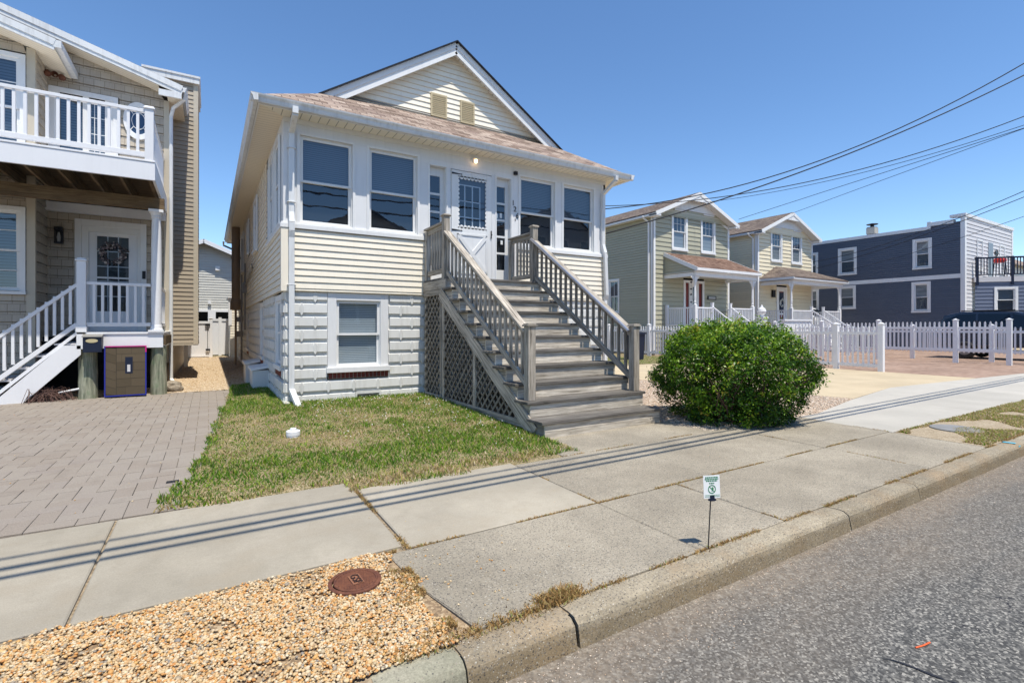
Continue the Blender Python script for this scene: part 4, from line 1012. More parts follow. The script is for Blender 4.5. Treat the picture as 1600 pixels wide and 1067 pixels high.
# gable wall
Fg = FR((0, GY), (1, 0), (0, -1)); mb = MB()
def glim(z):
    d = (z+.16-EZ)/SL; return (EX0+d, EX1-d)
siding(mb, Fg, 5.55, 7.02, glim, .1045, .014, zref=5.53)
mb.face([Fg.p(EX0+1.2, -.01, 5.3), Fg.p(EX1-1.2, -.01, 5.3), Fg.p(RX, -.01, zr-.05)])
gw = mb.build('gable_siding', M['cream'], house)
for (x0, x1) in ((3.865, 4.219), (4.527, 4.86)):
    mb = MB(); z0, z1 = 5.60, 6.07
    mb.fb(Fg, x0, x0+.03, .0, .04, z0, z1); mb.fb(Fg, x1-.03, x1, .0, .04, z0, z1); mb.fb(Fg, x0+.03, x1-.03, .0, .039, z1-.03, z1); mb.fb(Fg, x0+.03, x1-.03, .0, .039, z0, z0+.03)
    for k in range(11):
        z = z0+.04+k*.038; mb.hexa([Fg.p(s_, n_, z+dz) for dz in (0, .008) for (n_) in (.02, .04) for s_ in (x0+.03, x1-.03)] if False else [Fg.p(s_, n_, z+dz+(0 if n_ > .03 else .02)) for dz in (0, .012) for n_ in (.018, .038) for s_ in (x0+.03, x1-.03)])
    v_ = mb.build('gable_vent', M['vent'], gw)
mb = MB(); mb.face([(EX0+h1-.1, GY-.03, EZ+SL*h1+.01), (EX1-h1+.1, GY-.03, EZ+SL*h1+.01), (EX1-h1+.1, GY-.001, EZ+SL*h1+.05), (EX0+h1-.1, GY-.001, EZ+SL*h1+.05)]); mb.build('flashing', M['greysteel'], house)
# soffits, flat
mb = MB(); mb.face([(EX0+.02, EY0+.02, 4.595), (EX1-.02, EY0+.02, 4.595), (HX1, HY0, 4.595), (HX0, HY0, 4.595)]); mb.build('soffit', M['soffit_x'], house)
mb = MB(); mb.face([(EX0+.02, EY0+.02, 4.595), (HX0, HY0, 4.595), (HX0, EYB, 4.595), (EX0+.02, EYB, 4.595)]); mb.face([(EX1-.02, EY0+.02, 4.595), (HX1, HY0, 4.595), (HX1, EYB, 4.595), (EX1-.02, EYB, 4.595)])
mb.build('soffit', M['soffit_y'], house)
# fascia + gutters
mb = MB(); mb.box(EX0+.015, EX1-.015, EY0+.015, EY0+.035, 4.58, 4.66); mb.box(EX0+.015, EX0+.035, EY0+.036, EYB, 4.58, 4.66); mb.box(EX1-.035, EX1-.015, EY0+.036, EYB, 4.58, 4.66); mb.box(EX0, EX1, EYB-.02, EYB, 4.55, 4.7); mb.build('fascia', M['white'], house)
def gutter_prof(F, s0, s1, mb, z=4.70):
    prof = [(0, 0), (0, -.105), (.055, -.112), (.065, -.085), (.072, -.05), (.095, -.02), (.10, 0), (.092, 0), (.088, -.008), (.01, -.008)]
    A = [F.p(s0-n*0, n, z+h) for n, h in prof]; B = [F.p(s1, n, z+h) for n, h in prof]
    for i in range(len(prof)-1): mb.face([A[i], B[i], B[i+1], A[i+1]])
    mb.face(A); mb.face(B[::-1])
mb = MB(); gutter_prof(FR((0, EY0+.01), (1, 0), (0, -1)), EX0-.09, EX1+.09, mb); gutter_prof(FR((EX0+.01, 0), (0, 1), (-1, 0)), EY0-.088, EYB, mb); gutter_prof(FR((EX1-.01, 0), (0, 1), (1, 0)), EY0-.088, EYB, mb)
mb.build('gutter', M['gutter'], house)
def dsp(mb, pts, w=.082, d=.062):
    for a, b in zip(pts[:-1], pts[1:]):
        a = Vector(a); b = Vector(b); up = (0, 1, 0) if abs((b-a).normalized().z) > .6 else (0, 0, 1); mb.bar(a, b, w, d, up=up)
mb = MB(); dsp(mb, [(1.115, 8.06, 4.60), (1.115, 8.06, 4.50), (1.115, 8.475, 4.36), (1.115, 8.475, 3.10), (1.115, 8.425, 2.93), (1.115, 8.43, 2.80), (1.115, 8.46, 2.70), (1.115, 8.46, .26)]); dsp(mb, [(1.115, 8.45, .30), (1.17, 8.02, .045)])
for z in (4.10, 3.25, 1.95): mb.box(1.05, 1.18, 8.425, 8.51, z, z+.012)
mb.build('downspout', M['gutter'], house, bevel=.004)
mb = MB(); dsp(mb, [(7.62, 8.06, 4.60), (7.62, 8.07, 4.50), (7.60, 8.47, 4.28), (7.60, 8.475, 3.15), (7.62, 8.42, 2.95), (7.66, 8.42, 2.0), (7.66, 8.46, 1.9), (7.66, 8.46, .1)]); mb.build('downspout', M['gutter'], house, bevel=.004)
# far eave downspout hint
mb = MB(); mb.tube([(.50, 22.3, 4.6), (.50, 22.3, 4.45), (.9, 22.1, 4.25)], .035, 8); mb.build('downspout', M['greysteel'], house)

# white basement well boxes at the side
for (x0, y0, lab) in ((.73, 10.85, 'white wooden window well box on the shaded side, nearer to the lawn'), (.72, 12.75, 'white wooden window well box on the shaded side, behind the nearer box')):
    t = thing('well_box', lab, 'box', (x0, y0, 0), 'white boxes at the bungalow side')
    mb = MB(); mb.box(x0, 1.02, y0, y0+.75, -.01, .44); mb.build('body', M['block'], t)
    mb = MB(); mb.hexa([Vector(p) for p in ((x0-.03, y0-.03, .43), (1.02, y0-.03, .48), (x0-.03, y0+.8, .43), (1.02, y0+.8, .48), (x0-.03, y0-.03, .48), (1.02, y0-.03, .53), (x0-.03, y0+.8, .48), (1.02, y0+.8, .53))]); mb.build('lid', M['white'], t, bevel=.006)

# ------------------------------------------------------------ FRONT STAIRS
SX0, SX1 = 3.36, 5.20
st = thing('wooden_staircase', 'weathered grey wooden staircase with balusters and lattice climbing to the white front door', 'staircase', (4.28, 4.7, 0))
RI = .193
noses = [4.67, 4.975] + [4.975+.2815*k for k in range(1, 9)] + [7.51]
tr = MB(); ri = MB()
for i, y in enumerate(noses):
    z = RI*(i+1); yb = noses[i+1]+.03 if i < 10 else HY0-.012
    x0, x1 = (SX0-.09, SX1+.06)
    if i < 10:
        mid = (y+yb)/2
        tr.box(x0, x1, y, mid-.003, z-.036, z); tr.box(x0, x1, mid+.003, yb, z-.036, z-.001)
    else:
        k = y
        while k < yb-.05: tr.box(SX0-.02, SX1+.02, k, min(k+.137, yb), z-.036, z-random.uniform(0, .002)); k += .142
    zr0 = z-RI if i else -.02; h = (z-.036-zr0)
    ri.box(SX0-.035, SX1+.035, y+.028, y+.05, zr0, zr0+h*.48); ri.box(SX0-.035, SX1+.035, y+.0275, y+.0495, zr0+h*.48+.003, z-.037)
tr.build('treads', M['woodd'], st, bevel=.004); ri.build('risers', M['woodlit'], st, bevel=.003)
# stringers (stepped) and lower skirt boards
mb = MB()
for x in (SX0-.03, SX1+.0):
    mb.nxt()
    for i in range(1, 11):
        y, z = noses[i], RI*(i+1)-.037
        yb = noses[i+1]+.05 if i < 10 else noses[10]+.3
        mb.box(x, x+.032, y+.05, yb, max(0, z-.16), z)
    mb.bar((x-.012, 4.90, .02), (x-.012, 7.72, 1.86), .03, .20)
    mb.box(x-.004, x+.03, 4.72, 5.0, -.01, .157)
mb.build('stringer', M['wood'], st, bevel=.003)
mb = MB()
for x in (SX0-.045, SX1+.015):
    mb.nxt()
    mb.box(x, x+.035, 7.5, HY0-.01, 1.93, 2.083); mb.box(x+.002, x+.03, 7.62, HY0-.012, 1.83, 1.925)
mb.build('rim_board', M['wood'], st, bevel=.003)
def newel(name, x, y, z0, z1, parent, cap=True, s=.108):
    mb = MB(); mb.box(x, x+s, y, y+s, z0, z1); mb.box(x-.018, x+s+.018, y-.018, y+s+.018, z1, z1+.022); mb.box(x-.006, x+s+.006, y-.006, y+s+.006, z1+.022, z1+.036)
    return mb.build(name, M['wood'], parent, bevel=.005)
LXa, RXa = SX0-.025, SX1-.085
YL, YU = 5.055, 7.60
for x in (LXa, RXa):
    newel('newel_post', x, YL, .386, 1.30, st); newel('newel_post', x, YU, 0.06 if x == LXa else 0.06, 3.14, st)
    mb = MB(); mb.box(x+.01, x+.10, HY0-.11, HY0-.02, .06, 3.0); mb.build('wall_post', M['wood'], st, bevel=.004)
def zr_top(y): return 1.235+(y-5.16)*.6695
for xi, x in enumerate((LXa+.054, RXa+.054)):
    mb = MB(); a = Vector((x, YL+.10, zr_top(YL+.10))); b = Vector((x, YU+.01, zr_top(YU+.01)))
    up = Vector((0, -.56, .83))
    mb.bar(a, b, .125, .036); mb.bar(a-Vector((-.02, 0, .06)), b-Vector((-.02, 0, .06)), .036, .085)
    mb.build('handrail', M['wood'], st, bevel=.004)
    mb = MB(); mb.bar(a-Vector((0, 0, .66)), b-Vector((0, 0, .66)), .04, .085); mb.build('bottom_rail', M['wood'], st, bevel=.003)
    n = 17; base = None
    for k in range(n):
        y = YL+.22+(YU-YL-.28)*k/(n-1)
        if base is None:
            mb = MB(); zt = zr_top(y)-.02; mb.box(x-.018, x+.018, y-.018, y+.018, zt-.67, zt); base = mb.build('baluster', M['wood'], st, bevel=.002); y0_ = y
        else: dup(base, st, (0, y-y0_, (y-y0_)*.6695))
    # landing rail to the wall
    mb = MB(); mb.box(x-.062, x+.062, YU+.108, HY0-.02, 3.02, 3.056); mb.box(x-.018, x+.018, YU+.108, HY0-.11, 2.935, 3.02); mb.build('handrail', M['wood'], st, bevel=.004)
    mb = MB(); mb.box(x-.02, x+.02, YU+.108, HY0-.11, 2.20, 2.285); mb.build('bottom_rail', M['wood'], st, bevel=.003)
    base = None
    for k in range(5):
        y = YU+.17+k*.115
        if base is None: mb = MB(); mb.box(x-.018, x+.018, y-.018, y+.018, 2.28, 2.94); base = mb.build('baluster', M['wood'], st, bevel=.002); y0_ = y
        else: dup(base, st, (0, y-y0_, 0))
# satin grab rail on the right banister
x = RXa-.045
mb = MB(); mb.tube([(x, YL+.06, zr_top(YL+.06)+.03), (x, YU+.0, zr_top(YU)+.04)], .024, 12); mb.tube([(x, YL+.5, zr_top(YL+.5)+.01), (x+.05, YL+.5, zr_top(YL+.5)-.02)], .01, 6); mb.tube([(x, YU-.4, zr_top(YU-.4)+.01), (x+.05, YU-.4, zr_top(YU-.4)-.02)], .01, 6)
mb.build('grab_rail', M['chrome'], st, smooth=True)
# lattice skirt: strips clipped to the triangle under the stringer and the rectangle under the landing
def clip_seg(p, q, poly):
    # liang-barsky for convex polygon (counter-clockwise)
    t0, t1 = 0.0, 1.0; dx, dy = q[0]-p[0], q[1]-p[1]
    for i in range(len(poly)):
        ax, ay = poly[i]; bx, by = poly[(i+1) % len(poly)]; ex, ey = bx-ax, by-ay
        nx_, ny_ = -ey, ex; den = nx_*dx+ny_*dy; num = nx_*(p[0]-ax)+ny_*(p[1]-ay)
        if abs(den) < 1e-9:
            if num < 0: return None
        else:
            t = -num/den
            if den > 0: t0 = max(t0, t)
            else: t1 = min(t1, t)
    return (t0, t1) if t1-t0 > 1e-3 else None
def lattice(mb, x, poly, step=.150, w=.034, out=-1):
    for sg, off in ((1, 0), (-1, .009)):
        for k in range(-60, 140):
            c_ = k*step; p = (4.0, c_-sg*0); q = (4.0+6, c_+sg*6)
            if sg < 0: p = (4.0, c_); q = (10.0, c_-6)
            r_ = clip_seg(p, q, poly)
            if r_:
                a = (p[0]+(q[0]-p[0])*r_[0], p[1]+(q[1]-p[1])*r_[0]); b = (p[0]+(q[0]-p[0])*r_[1], p[1]+(q[1]-p[1])*r_[1])
                mb.bar((x+out*off, a[0], a[1]), (x+out*off, b[0], b[1]), .007, w) if False else mb.bar(Vector((x+out*off, a[0], a[1])), Vector((x+out*off, b[0], b[1])), .007, w, up=Vector((0, -(b[1]-a[1]), (b[0]-a[0]))))
for x, o_ in ((SX0-.018, -1), (SX1+.02, 1)):
    mb = MB()
    if o_ < 0: lattice(mb, x, [(5.12, .13), (7.60, .13), (7.60, 1.72)], out=o_); lattice(mb, x, [(7.72, .13), (8.46, .13), (8.46, 1.84), (7.72, 1.84)], out=o_)
    else: mb.prism([(x, 5.12, .05), (x, 8.46, .05), (x, 8.46, 1.84), (x, 7.70, 1.84), (x, 5.12, .16)], (-.01, 0, 0))  # solid panel added on the unseen side to keep light from under the stairs
    mb.build('lattice' if o_ < 0 else 'light_block_panel', M['woodbrown2'], st)
    mb = MB(); xx = x+o_*.012
    mb.box(xx-.012, xx+.012, 5.05, 7.60, .045, .135); mb.box(xx-.012, xx+.012, 7.71, 8.42, .045, .135); mb.box(xx-.013, xx+.013, 6.44, 6.52, .135, .98); mb.box(xx-.012, xx+.012, 7.705, 7.75, .135, 1.85)
    mb.build('skirt_frame', M['wood'], st, bevel=.003)
# dark ground under the stairs is just soil (shaded by the stairs)

# ------------------------------------------------------------ BUSH
t = thing('privet_bush', 'dense round green privet bush beside the wooden stairs', 'bush', (6.30, 4.36, 0))
C0 = Vector((6.30, 4.36, 0)); fw = Vector((math.sin(R(31.5)), math.cos(R(31.5)), 0)); rt_ = Vector((fw.y, -fw.x, 0))
def bush_r(th, z):      # radius profile
    f = .80+.30*math.sin(min(1, max(0, z/.95))*math.pi*.58+.20)
    if z > .70: f *= math.sqrt(max(0.02, 1-((z-.70)/.62)**2.6))
    c_, s_ = math.cos(th), math.sin(th)
    nz = .20*mnoise.noise(Vector((c_*1.7+3, s_*1.7, z*1.8)))+.13*mnoise.noise(Vector((c_*4, s_*4, z*4+9)))+.06*mnoise.noise(Vector((c_*9, s_*9, z*9+2)))
    q_ = th-math.atan2(rt_.y, rt_.x); sq = (abs(math.cos(q_))**3+abs(math.sin(q_))**3)**(-1/3)
    sk = 1-.16*max(0, math.cos(q_))*max(0, .55-z)/.55 + .05*max(0, math.cos(q_))*(z > .6)
    return f*.885*sq*sk*(1+nz)
cl = []
while len(cl) < 3300:
    th = random.uniform(0, 2*math.pi); z = random.uniform(.03, 1.29); rr = bush_r(th, z)
    q = random.random(); 
    if q < .62: k = 1-abs(random.gauss(0, .06))
    else: k = random.uniform(.30, .95)
    # hollow, darker gaps low at the front
    p = C0+Vector((math.cos(th)*rr*k, math.sin(th)*rr*k*.93, z + (0 if z < .9 else 0)))
    dd = mnoise.noise(p*2.6+Vector((4, 1, 0)))
    if dd < -.12 - (.25 if z > .9 else 0) and k > .72 and random.random() < .88: continue
    if z < .45 and k > .7 and random.random() < .25: continue
    cl.append((p, Vector((math.cos(th), math.sin(th), .5 if z > .6 else .15)).normalized()))
for _ in range(80):   # sprigs sticking out
    th = random.uniform(0, 2*math.pi); z = random.uniform(.9, 1.3); rr = bush_r(th, z)
    for j in range(3): cl.append((C0+Vector((math.cos(th)*rr*(.9+.03*j), math.sin(th)*rr*.9, z+.05*j)), Vector((math.cos(th)*.4, math.sin(th)*.4, 1)).normalized()))
for (lx, ly) in ((.12, 0), (.05, -.1), (.42, .0), (-.1, .1)):
    b0 = C0+rt_*lx+fw*ly
    for j in range(6): cl.append((b0+Vector((random.gauss(0, .03), random.gauss(0, .03), 1.20+.04*j)), Vector((random.gauss(0, .3), random.gauss(0, .3), 1)).normalized()))
PL = []; NL = []; RV = []
for (p, d) in cl:
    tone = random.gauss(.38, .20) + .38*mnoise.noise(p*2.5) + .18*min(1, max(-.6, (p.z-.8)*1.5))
    for k in range(17):
        o_ = Vector((random.gauss(0, .036), random.gauss(0, .036), random.gauss(0, .036))); PL.append(p+o_)
        NL.append((d*.7+Vector((random.gauss(0, .6), random.gauss(0, .6), random.gauss(.25, .5)))).normalized()); RV.append(min(1, max(0, tone+random.gauss(0, .16))))
n = len(PL); PL = np.array([tuple(v) for v in PL]); NL = np.array([tuple(v) for v in NL])
a = rng.normal(size=(n, 3)); U = np.cross(NL, a); U /= np.linalg.norm(U, axis=1)[:, None]; Vv = np.cross(NL, U)
Ln = rng.uniform(.015, .027, n)[:, None]; Wd = Ln*.46
V = np.stack([PL-U*Ln, PL-U*Ln*.1+Vv*Wd, PL+U*Ln, PL-U*Ln*.1-Vv*Wd], 1)
V[:, [0, 2]] -= (NL*Ln*.18)[:, None]
Fc = np.arange(n*4).reshape(n, 4)
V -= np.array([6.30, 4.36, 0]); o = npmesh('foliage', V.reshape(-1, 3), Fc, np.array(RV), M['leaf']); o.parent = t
mb = MB()
for k in range(110):
    th = random.uniform(0, 2*math.pi); z = random.uniform(.15, 1.2); rr = bush_r(th, z)*.92
    b = C0+Vector((math.cos(th)*rr, math.sin(th)*rr, z)); a = C0+Vector((random.gauss(0, .12), random.gauss(0, .12), 0)); m_ = a.lerp(b, .5)+Vector((random.gauss(0, .06), random.gauss(0, .06), -.08))
    mb.tube([a, m_, b], [.012, .008, .003], 5, False)
mb.build('stems', M['twig'], t)

# ------------------------------------------------------------ LEFT HOUSE
lh = thing('beige_house', 'beige shingle sided house with a white upper balcony and a small front porch', 'house', (-3, 13.4, 0))
BY, WY, BX, CX = 12.5, 13.4, -2.765, -.765
Fw = FR((0, WY), (1, 0), (0, -1)); Fbay = FR((0, BY), (1, 0), (0, -1)); Fbs = FR((BX, 0), (0, 1), (1, 0)); Fre = FR((CX, 0), (0, 1), (1, 0))
mb = MB()
siding(mb, Fw, .6, 3.80, (BX, CX-.08), .19, .018, holes=[(-2.345, -1.153, .8, 3.52)], zref=.42)
siding(mb, Fw, 4.1, 7.1, lambda z: (BX, min(CX-.08, -.49-(z-6.36)/.297)), .19, .018, holes=[(-2.75, -1.62, 4.0, 6.17)], zref=4.03)
wins = [(-4.6, -2.94, 1.96, 3.42)]; wup = [(-4.6, -2.94, 4.45, 6.22)]
siding(mb, Fbay, .3, 7.8, lambda z: (-7.5, min(BX-.10, -2.38-(z-6.34)/.297)), .19, .018, holes=[(-4.7, -2.87, 1.88, 3.50), (-4.7, -2.87, 4.3, 6.33)], zref=.04)
siding(mb, Fbs, .3, 6.45, (BY+.0, WY), .19, .018, zref=.04)
siding(mb, Fre, .3, 6.30, (WY+.06, 24), .19, .018, zref=.04)
mb.build('siding', M['shake'], lh)
mb = MB(); mb.fb(Fbay, BX-.10, BX+.022, -.01, .024, .3, 6.45); mb.fb(Fbs, BY-.0, BY+.05, 0, .0215, .3, 6.4); mb.nxt(); mb.fb(Fw, CX-.08, CX+.02, 0, .024, .5, 6.3); mb.fb(Fre, WY-.02, WY+.06, .0, .022, .5, 6.3); mb.nxt(); mb.fb(Fw, BX, BX+.012, 0, .02, 1, 6.4)
mb.build('corner_board', M['tantrim'], lh)
mb = MB(); mb.box(-7.3, BX-.13, BY+.13, 24, .3, 6.3); mb.box(BX-.14, CX-.03, WY+.13, 24, .3, 6.2); mb.build('interior_core', M['dark'], lh)
window(lh, Fbay, -4.6, -2.95, 1.96, 3.42, .5, cas=.075, n=.012, sash=.05, blind='blind_in', lower='blind_in', grid=(6, 4, False))
window(lh, Fbay, -4.6, -2.95, 4.40, 6.22, .5, cas=.075, n=.012, sash=.05, blind='blind_in', lower='blind_in', grid=(6, 4, False))
# front door with storm door
mb = MB(); z0, z1 = 1.19, 3.52
mb.fb(Fw, -2.345, -2.235, 0, .04, z0, z1); mb.fb(Fw, -1.26, -1.153, 0, .04, z0, z1); mb.fb(Fw, -2.235, -1.26, 0, .038, 3.39, z1); mb.fb(Fw, -2.235, -2.125, -.04, .02, z0, 3.39); mb.fb(Fw, -1.305, -1.26, -.04, .02, z0, 3.39); mb.fb(Fw, -2.125, -1.305, -.04, .019, 3.27, 3.39)
mb.build('door_frame', M['white'], lh, bevel=.004)
mb = MB(); n = -.02
mb.fb(Fw, -2.125, -1.995, n-.02, n, z0, 3.27); mb.fb(Fw, -1.465, -1.305, n-.02, n, z0, 3.27); mb.fb(Fw, -1.995, -1.465, n-.02, n-.001, 3.20, 3.27); mb.fb(Fw, -1.995, -1.465, n-.02, n-.001, z0, 1.62)
mb.fb(Fw, -2.12, -1.31, n+.0, n+.02, 2.31, 2.345)
for k in (1, 2): x = -1.995+.53*k/3; mb.fb(Fw, x-.009, x+.009, n-.03, n-.012, 1.62, 3.2)
for k in range(1, 5): z = 1.62+1.58*k/5; mb.fb(Fw, -1.995, -1.465, n-.029, n-.013, z-.009, z+.009)
sdr = mb.build('storm_door', M['vinyl'], lh)
g_ = MB(); g_.face([Fw.p(x, n-.01, z) for x, z in ((-1.995, 1.62), (-1.465, 1.62), (-1.465, 3.2), (-1.995, 3.2))]); g_.build('pane', M['glass'], sdr)
g_ = MB(); g_.fb(Fw, -2.2, -1.26, n-.09, n-.08, 1.2, 3.35); g_.build('interior', M['dark'], sdr)
mb = MB(); mb.fb(Fw, -1.225, -1.165, .04, .06, 2.33, 2.50); mb.build('keypad', M['black'], lh, bevel=.004)
# wall lantern
mb = MB(); mb.fb(Fw, -2.635, -2.515, .02, .05, 2.98, 3.30); mb.fb(Fw, -2.64, -2.51, .05, .16, 3.23, 3.30); mb.fb(Fw, -2.64, -2.51, .05, .16, 2.97, 3.0)
for a in (-2.635, -2.525): mb.fb(Fw, a, a+.012, .145, .157, 3.0, 3.23); mb.fb(Fw, a, a+.012, .05, .06, 3.0, 3.23)
ln = mb.build('wall_lantern', M['black'], lh)
mb = MB(); c = Fw.p(-2.575, .105, 3.0); mb.lathe(c, [(.025, 0), (.03, .06), (.035, .10), (.02, .17), (.015, .2)], 10); mb.build('bulb', M['blind_light'], ln)
# wreath on the storm door
t = thing('wreath', 'round dark flower and shell wreath hanging on the white storm door', 'wreath', (-1.72, 13.36, 2.85))
mb = MB()
for i in range(170):
    a = random.uniform(0, 2*math.pi); r = random.gauss(.185, .035); q = Vector((-1.73+r*math.cos(a), 13.37-random.uniform(.0, .06), 2.84+r*math.sin(a))); s_ = random.uniform(.015, .035)
    e = Vector((random.gauss(0, 1), random.gauss(0, 1), random.gauss(0, 1))).normalized(); f_ = e.cross(Vector((0, 1, .3))).normalized()
    mb.face([q-e*s_, q+f_*s_, q+e*s_, q-f_*s_])
mb.build('foliage', m_bits('wreath_bits', [(0, (.05, .05, .05)), (.5, (.12, .10, .11)), (.75, (.28, .22, .22)), (1, (.5, .46, .44))], .8), t)
# lower porch
PF, PZ = 11.5, 1.195
pch = MB()
pch.box(-2.0, -.72, PF-.02, WY-.02, PZ-.035, PZ)
pch.box(-1.97, -.735, PF, PF+.035, .90, PZ-.036); pch.box(-.77, -.735, PF+.036, WY-.02, .90, PZ-.036)
po = pch.build('porch', M['vinyl'], lh, bevel=.004)
mb = MB()
for y in np.arange(11.9, 13.3, .4): mb.box(-1.95, -.78, y, y+.04, .93, 1.155)
mb.box(-.76, -.70, PF+.06, WY, .95, 1.12); mb.build('joists', M['woodbrown'], po)
for cx, rr in ((-1.86, .135), (-.815, .125)):
    mb = MB(); pts = []; rs = []
    for k in range(7): pts.append((cx+random.uniform(-.004, .004), PF+.17, -.03+.95*k/6)); rs.append(rr*(1.06-.012*k+random.uniform(-.01, .01)))
    mb.tube(pts, rs, 20); mb.build('piling', M['piling'], po, smooth=False)
# newel, railing, column
mb = MB(); mb.box(-1.99, -1.86, PF-.02, PF+.11, PZ-.3, 2.46); mb.box(-2.01, -1.84, PF-.04, PF+.13, 2.46, 2.49); mb.box(-1.985, -1.865, PF-.015, PF+.105, 2.49, 2.52); mb.box(-2.0, -1.85, PF-.03, PF+.12, PZ, 1.30); mb.build('newel_post', M['vinyl'], po, bevel=.005)
mb = MB(); mb.box(-1.86, -.93, PF+.015, PF+.075, 2.05, 2.10); mb.box(-1.86, -.93, PF+.02, PF+.07, 1.30, 1.37); mb.box(-.87, -.81, PF+.1, WY, 2.05, 2.10); mb.box(-.87, -.81, PF+.1, WY, 1.30, 1.37); mb.build('railing', M['vinyl'], po, bevel=.004)
base = None
for k in range(7):
    x = -1.755+k*.119
    if base is None: mb = MB(); mb.box(x-.02, x+.02, PF+.025, PF+.065, 1.37, 2.05); base = mb.build('baluster', M['vinyl'], po); x0_ = x
    else: dup(base, po, (x-x0_, 0, 0))
for k in range(11): dup(base, po, (-.84-x0_, .28+k*.15, 0))
mb = MB(); c = (-.845, PF+.08, 0); mb.lathe(c, [(.105, PZ), (.105, PZ+.05), (.095, PZ+.07), (.09, PZ+.11), (.082, PZ+.14), (.085, 2.2), (.080, 2.9), (.072, 3.35), (.085, 3.36), (.085, 3.38), (.075, 3.39), (.10, 3.45), (.10, 3.46)], 24)
mb.box(-.96, -.73, PF-.035, PF+.195, 3.46, 3.51); mb.box(-.965, -.725, PF-.04, PF+.20, PZ, PZ+.04); mb.build('column', M['vinyl'], po, smooth=False)
mb = MB(); mb.box(-7, -.72, PF+.02, PF+.14, 3.515, 3.73); mb.build('beam', M['woodbrown'], po)
# stair down to the left
s0, s1 = Vector((-1.95, 0, 1.16)), Vector((-3.3, 0, -.0))
stl = MB()
mb = MB(); mb.prism([(-1.93, PF-.02, 1.02), (-2.12, PF-.02, 1.02), (-3.55, PF-.02, -.25), (-3.2, PF-.02, -.32), (-1.93, PF-.02, .62)][::-1] if False else [(-1.94, PF-.02, .98), (-2.28, PF-.02, .98), (-3.9, PF-.02, -.02), (-2.76+.18, PF-.02, -.02), (-1.94, PF-.02, .80)], (0, -.04, 0))
# stringer re-built as slanted board
mb = MB(); mb.prism([(-1.93, PF-.02, .96), (-2.17, PF-.02, .965), (-3.10, PF-.02, -.02), (-2.70, PF-.02, -.02), (-1.93, PF-.02, .80)], (0, .04, 0)); mb.build('stair_stringer', M['vinyl'], po)
mb = MB()
for k in range(6):
    z = 1.0-.2*k; x = -2.0-.28*k; mb.box(x-.30, x, PF+.05, WY-.9+.7, z-.03, z); mb.box(x-.02, x, PF+.05, WY-.2, z-.2, z-.03)
mb.build('stair_treads', M['palegrey'], po)
def hr(x): return 2.02+(x+1.99)*.90
mb = MB(); mb.bar((-1.99, PF+.045, 2.04), (-3.9, PF+.045, 2.04-1.91*.925), .07, .055); mb.bar((-1.99, PF+.045, 1.34), (-3.9, PF+.045, 1.34-1.91*.925), .06, .07); mb.bar((-1.95, PF+.045, 1.22), (-3.3, PF+.045, 1.22-1.35*1.0), .05, .05); mb.build('stair_rail', M['vinyl'], po, bevel=.004)
for k in range(15): dup(base, po, (-2.08-.105*k-x0_, 0, 1.34-.045-.0971*k - 1.36 + .03))
# upper balcony
bal = MB(); DY, DX = 10.5, -.785
bal.box(-7.5, DX, DY, DY+.04, 3.81, 4.115); bal.box(DX-.04, DX, DY+.041, WY-.02, 3.81, 4.115); bal.box(-7.5, DX+.0, DY-.01, WY-.02, 4.118, 4.150)
bo = bal.build('balcony', M['vinyl'], lh, bevel=.004)
mb = MB(); mb.box(-7.4, DX-.06, DY+.06, WY-.05, 4.085, 4.112); 
for k in range(16): x = -.90-.40*k; mb.box(x, x+.038, DY+.045, WY-.1, 3.835, 4.08)
mb.box(DX-.10, DX-.045, DY+.045, WY-.1, 3.84, 4.08); mb.build('joists', M['woodbrown'], bo)
mb = MB(); mb.box(-7.4, DX-.02, WY-.16, WY-.03, 3.62, 3.80); mb.build('ledger', M['vinyl'], bo)
mb = MB(); mb.box(-.93, -.805, DY+.0, DY+.125, 4.15, 5.03); mb.box(-.95, -.785, DY-.02, DY+.145, 5.03, 5.055); mb.box(-.935, -.80, DY-.005, DY+.13, 5.055, 5.08); mb.build('corner_post', M['vinyl'], bo, bevel=.005)
mb = MB(); mb.box(-7.5, -.93, DY+.03, DY+.10, 4.965, 5.02); mb.box(-7.5, -.93, DY+.035, DY+.095, 4.21, 4.29); mb.box(-.90, -.83, DY+.125, WY-.02, 4.965, 5.02); mb.box(-.895, -.835, DY+.125, WY-.02, 4.21, 4.29); mb.build('railing', M['vinyl'], bo, bevel=.004)
base = None
for k in range(36):
    x = -1.03-k*.128
    if base is None: mb = MB(); mb.box(x-.02, x+.02, DY+.045, DY+.085, 4.29, 4.965); base = mb.build('baluster', M['vinyl'], bo); x0_ = x
    else: dup(base, bo, (x-x0_, 0, 0))
for k in range(20): dup(base, bo, (-.865-x0_, .20+k*.135, 0))
# sliding door, oval window above
mb = MB(); mb.fb(Fw, -2.75, -2.66, 0, .03, 4.15, 6.16); mb.fb(Fw, -1.72, -1.64, 0, .03, 4.15, 6.16); mb.fb(Fw, -2.66, -1.72, 0, .029, 6.06, 6.16); mb.fb(Fw, -2.66, -2.58, -.03, .012, 4.15, 6.06); mb.fb(Fw, -2.22, -2.12, -.03, .012, 4.15, 6.06); mb.fb(Fw, -1.86, -1.72, -.03, .012, 4.15, 6.06)
for k in (1, 2): mb.fb(Fw, -2.12+.26*k/3-.006, -2.12+.26*k/3+.006, -.03, -.018, 4.3, 6.0)
for k in range(1, 5): z = 4.3+1.7*k/5; mb.fb(Fw, -2.12, -1.86, -.029, -.019, z-.007, z+.007)
sl = mb.build('sliding_door', M['white'], lh)
g_ = MB(); g_.face([Fw.p(x, -.02, z) for x, z in ((-2.6, 4.2), (-1.72, 4.2), (-1.72, 6.06), (-2.6, 6.06))]); g_.build('pane', M['glass'], sl)
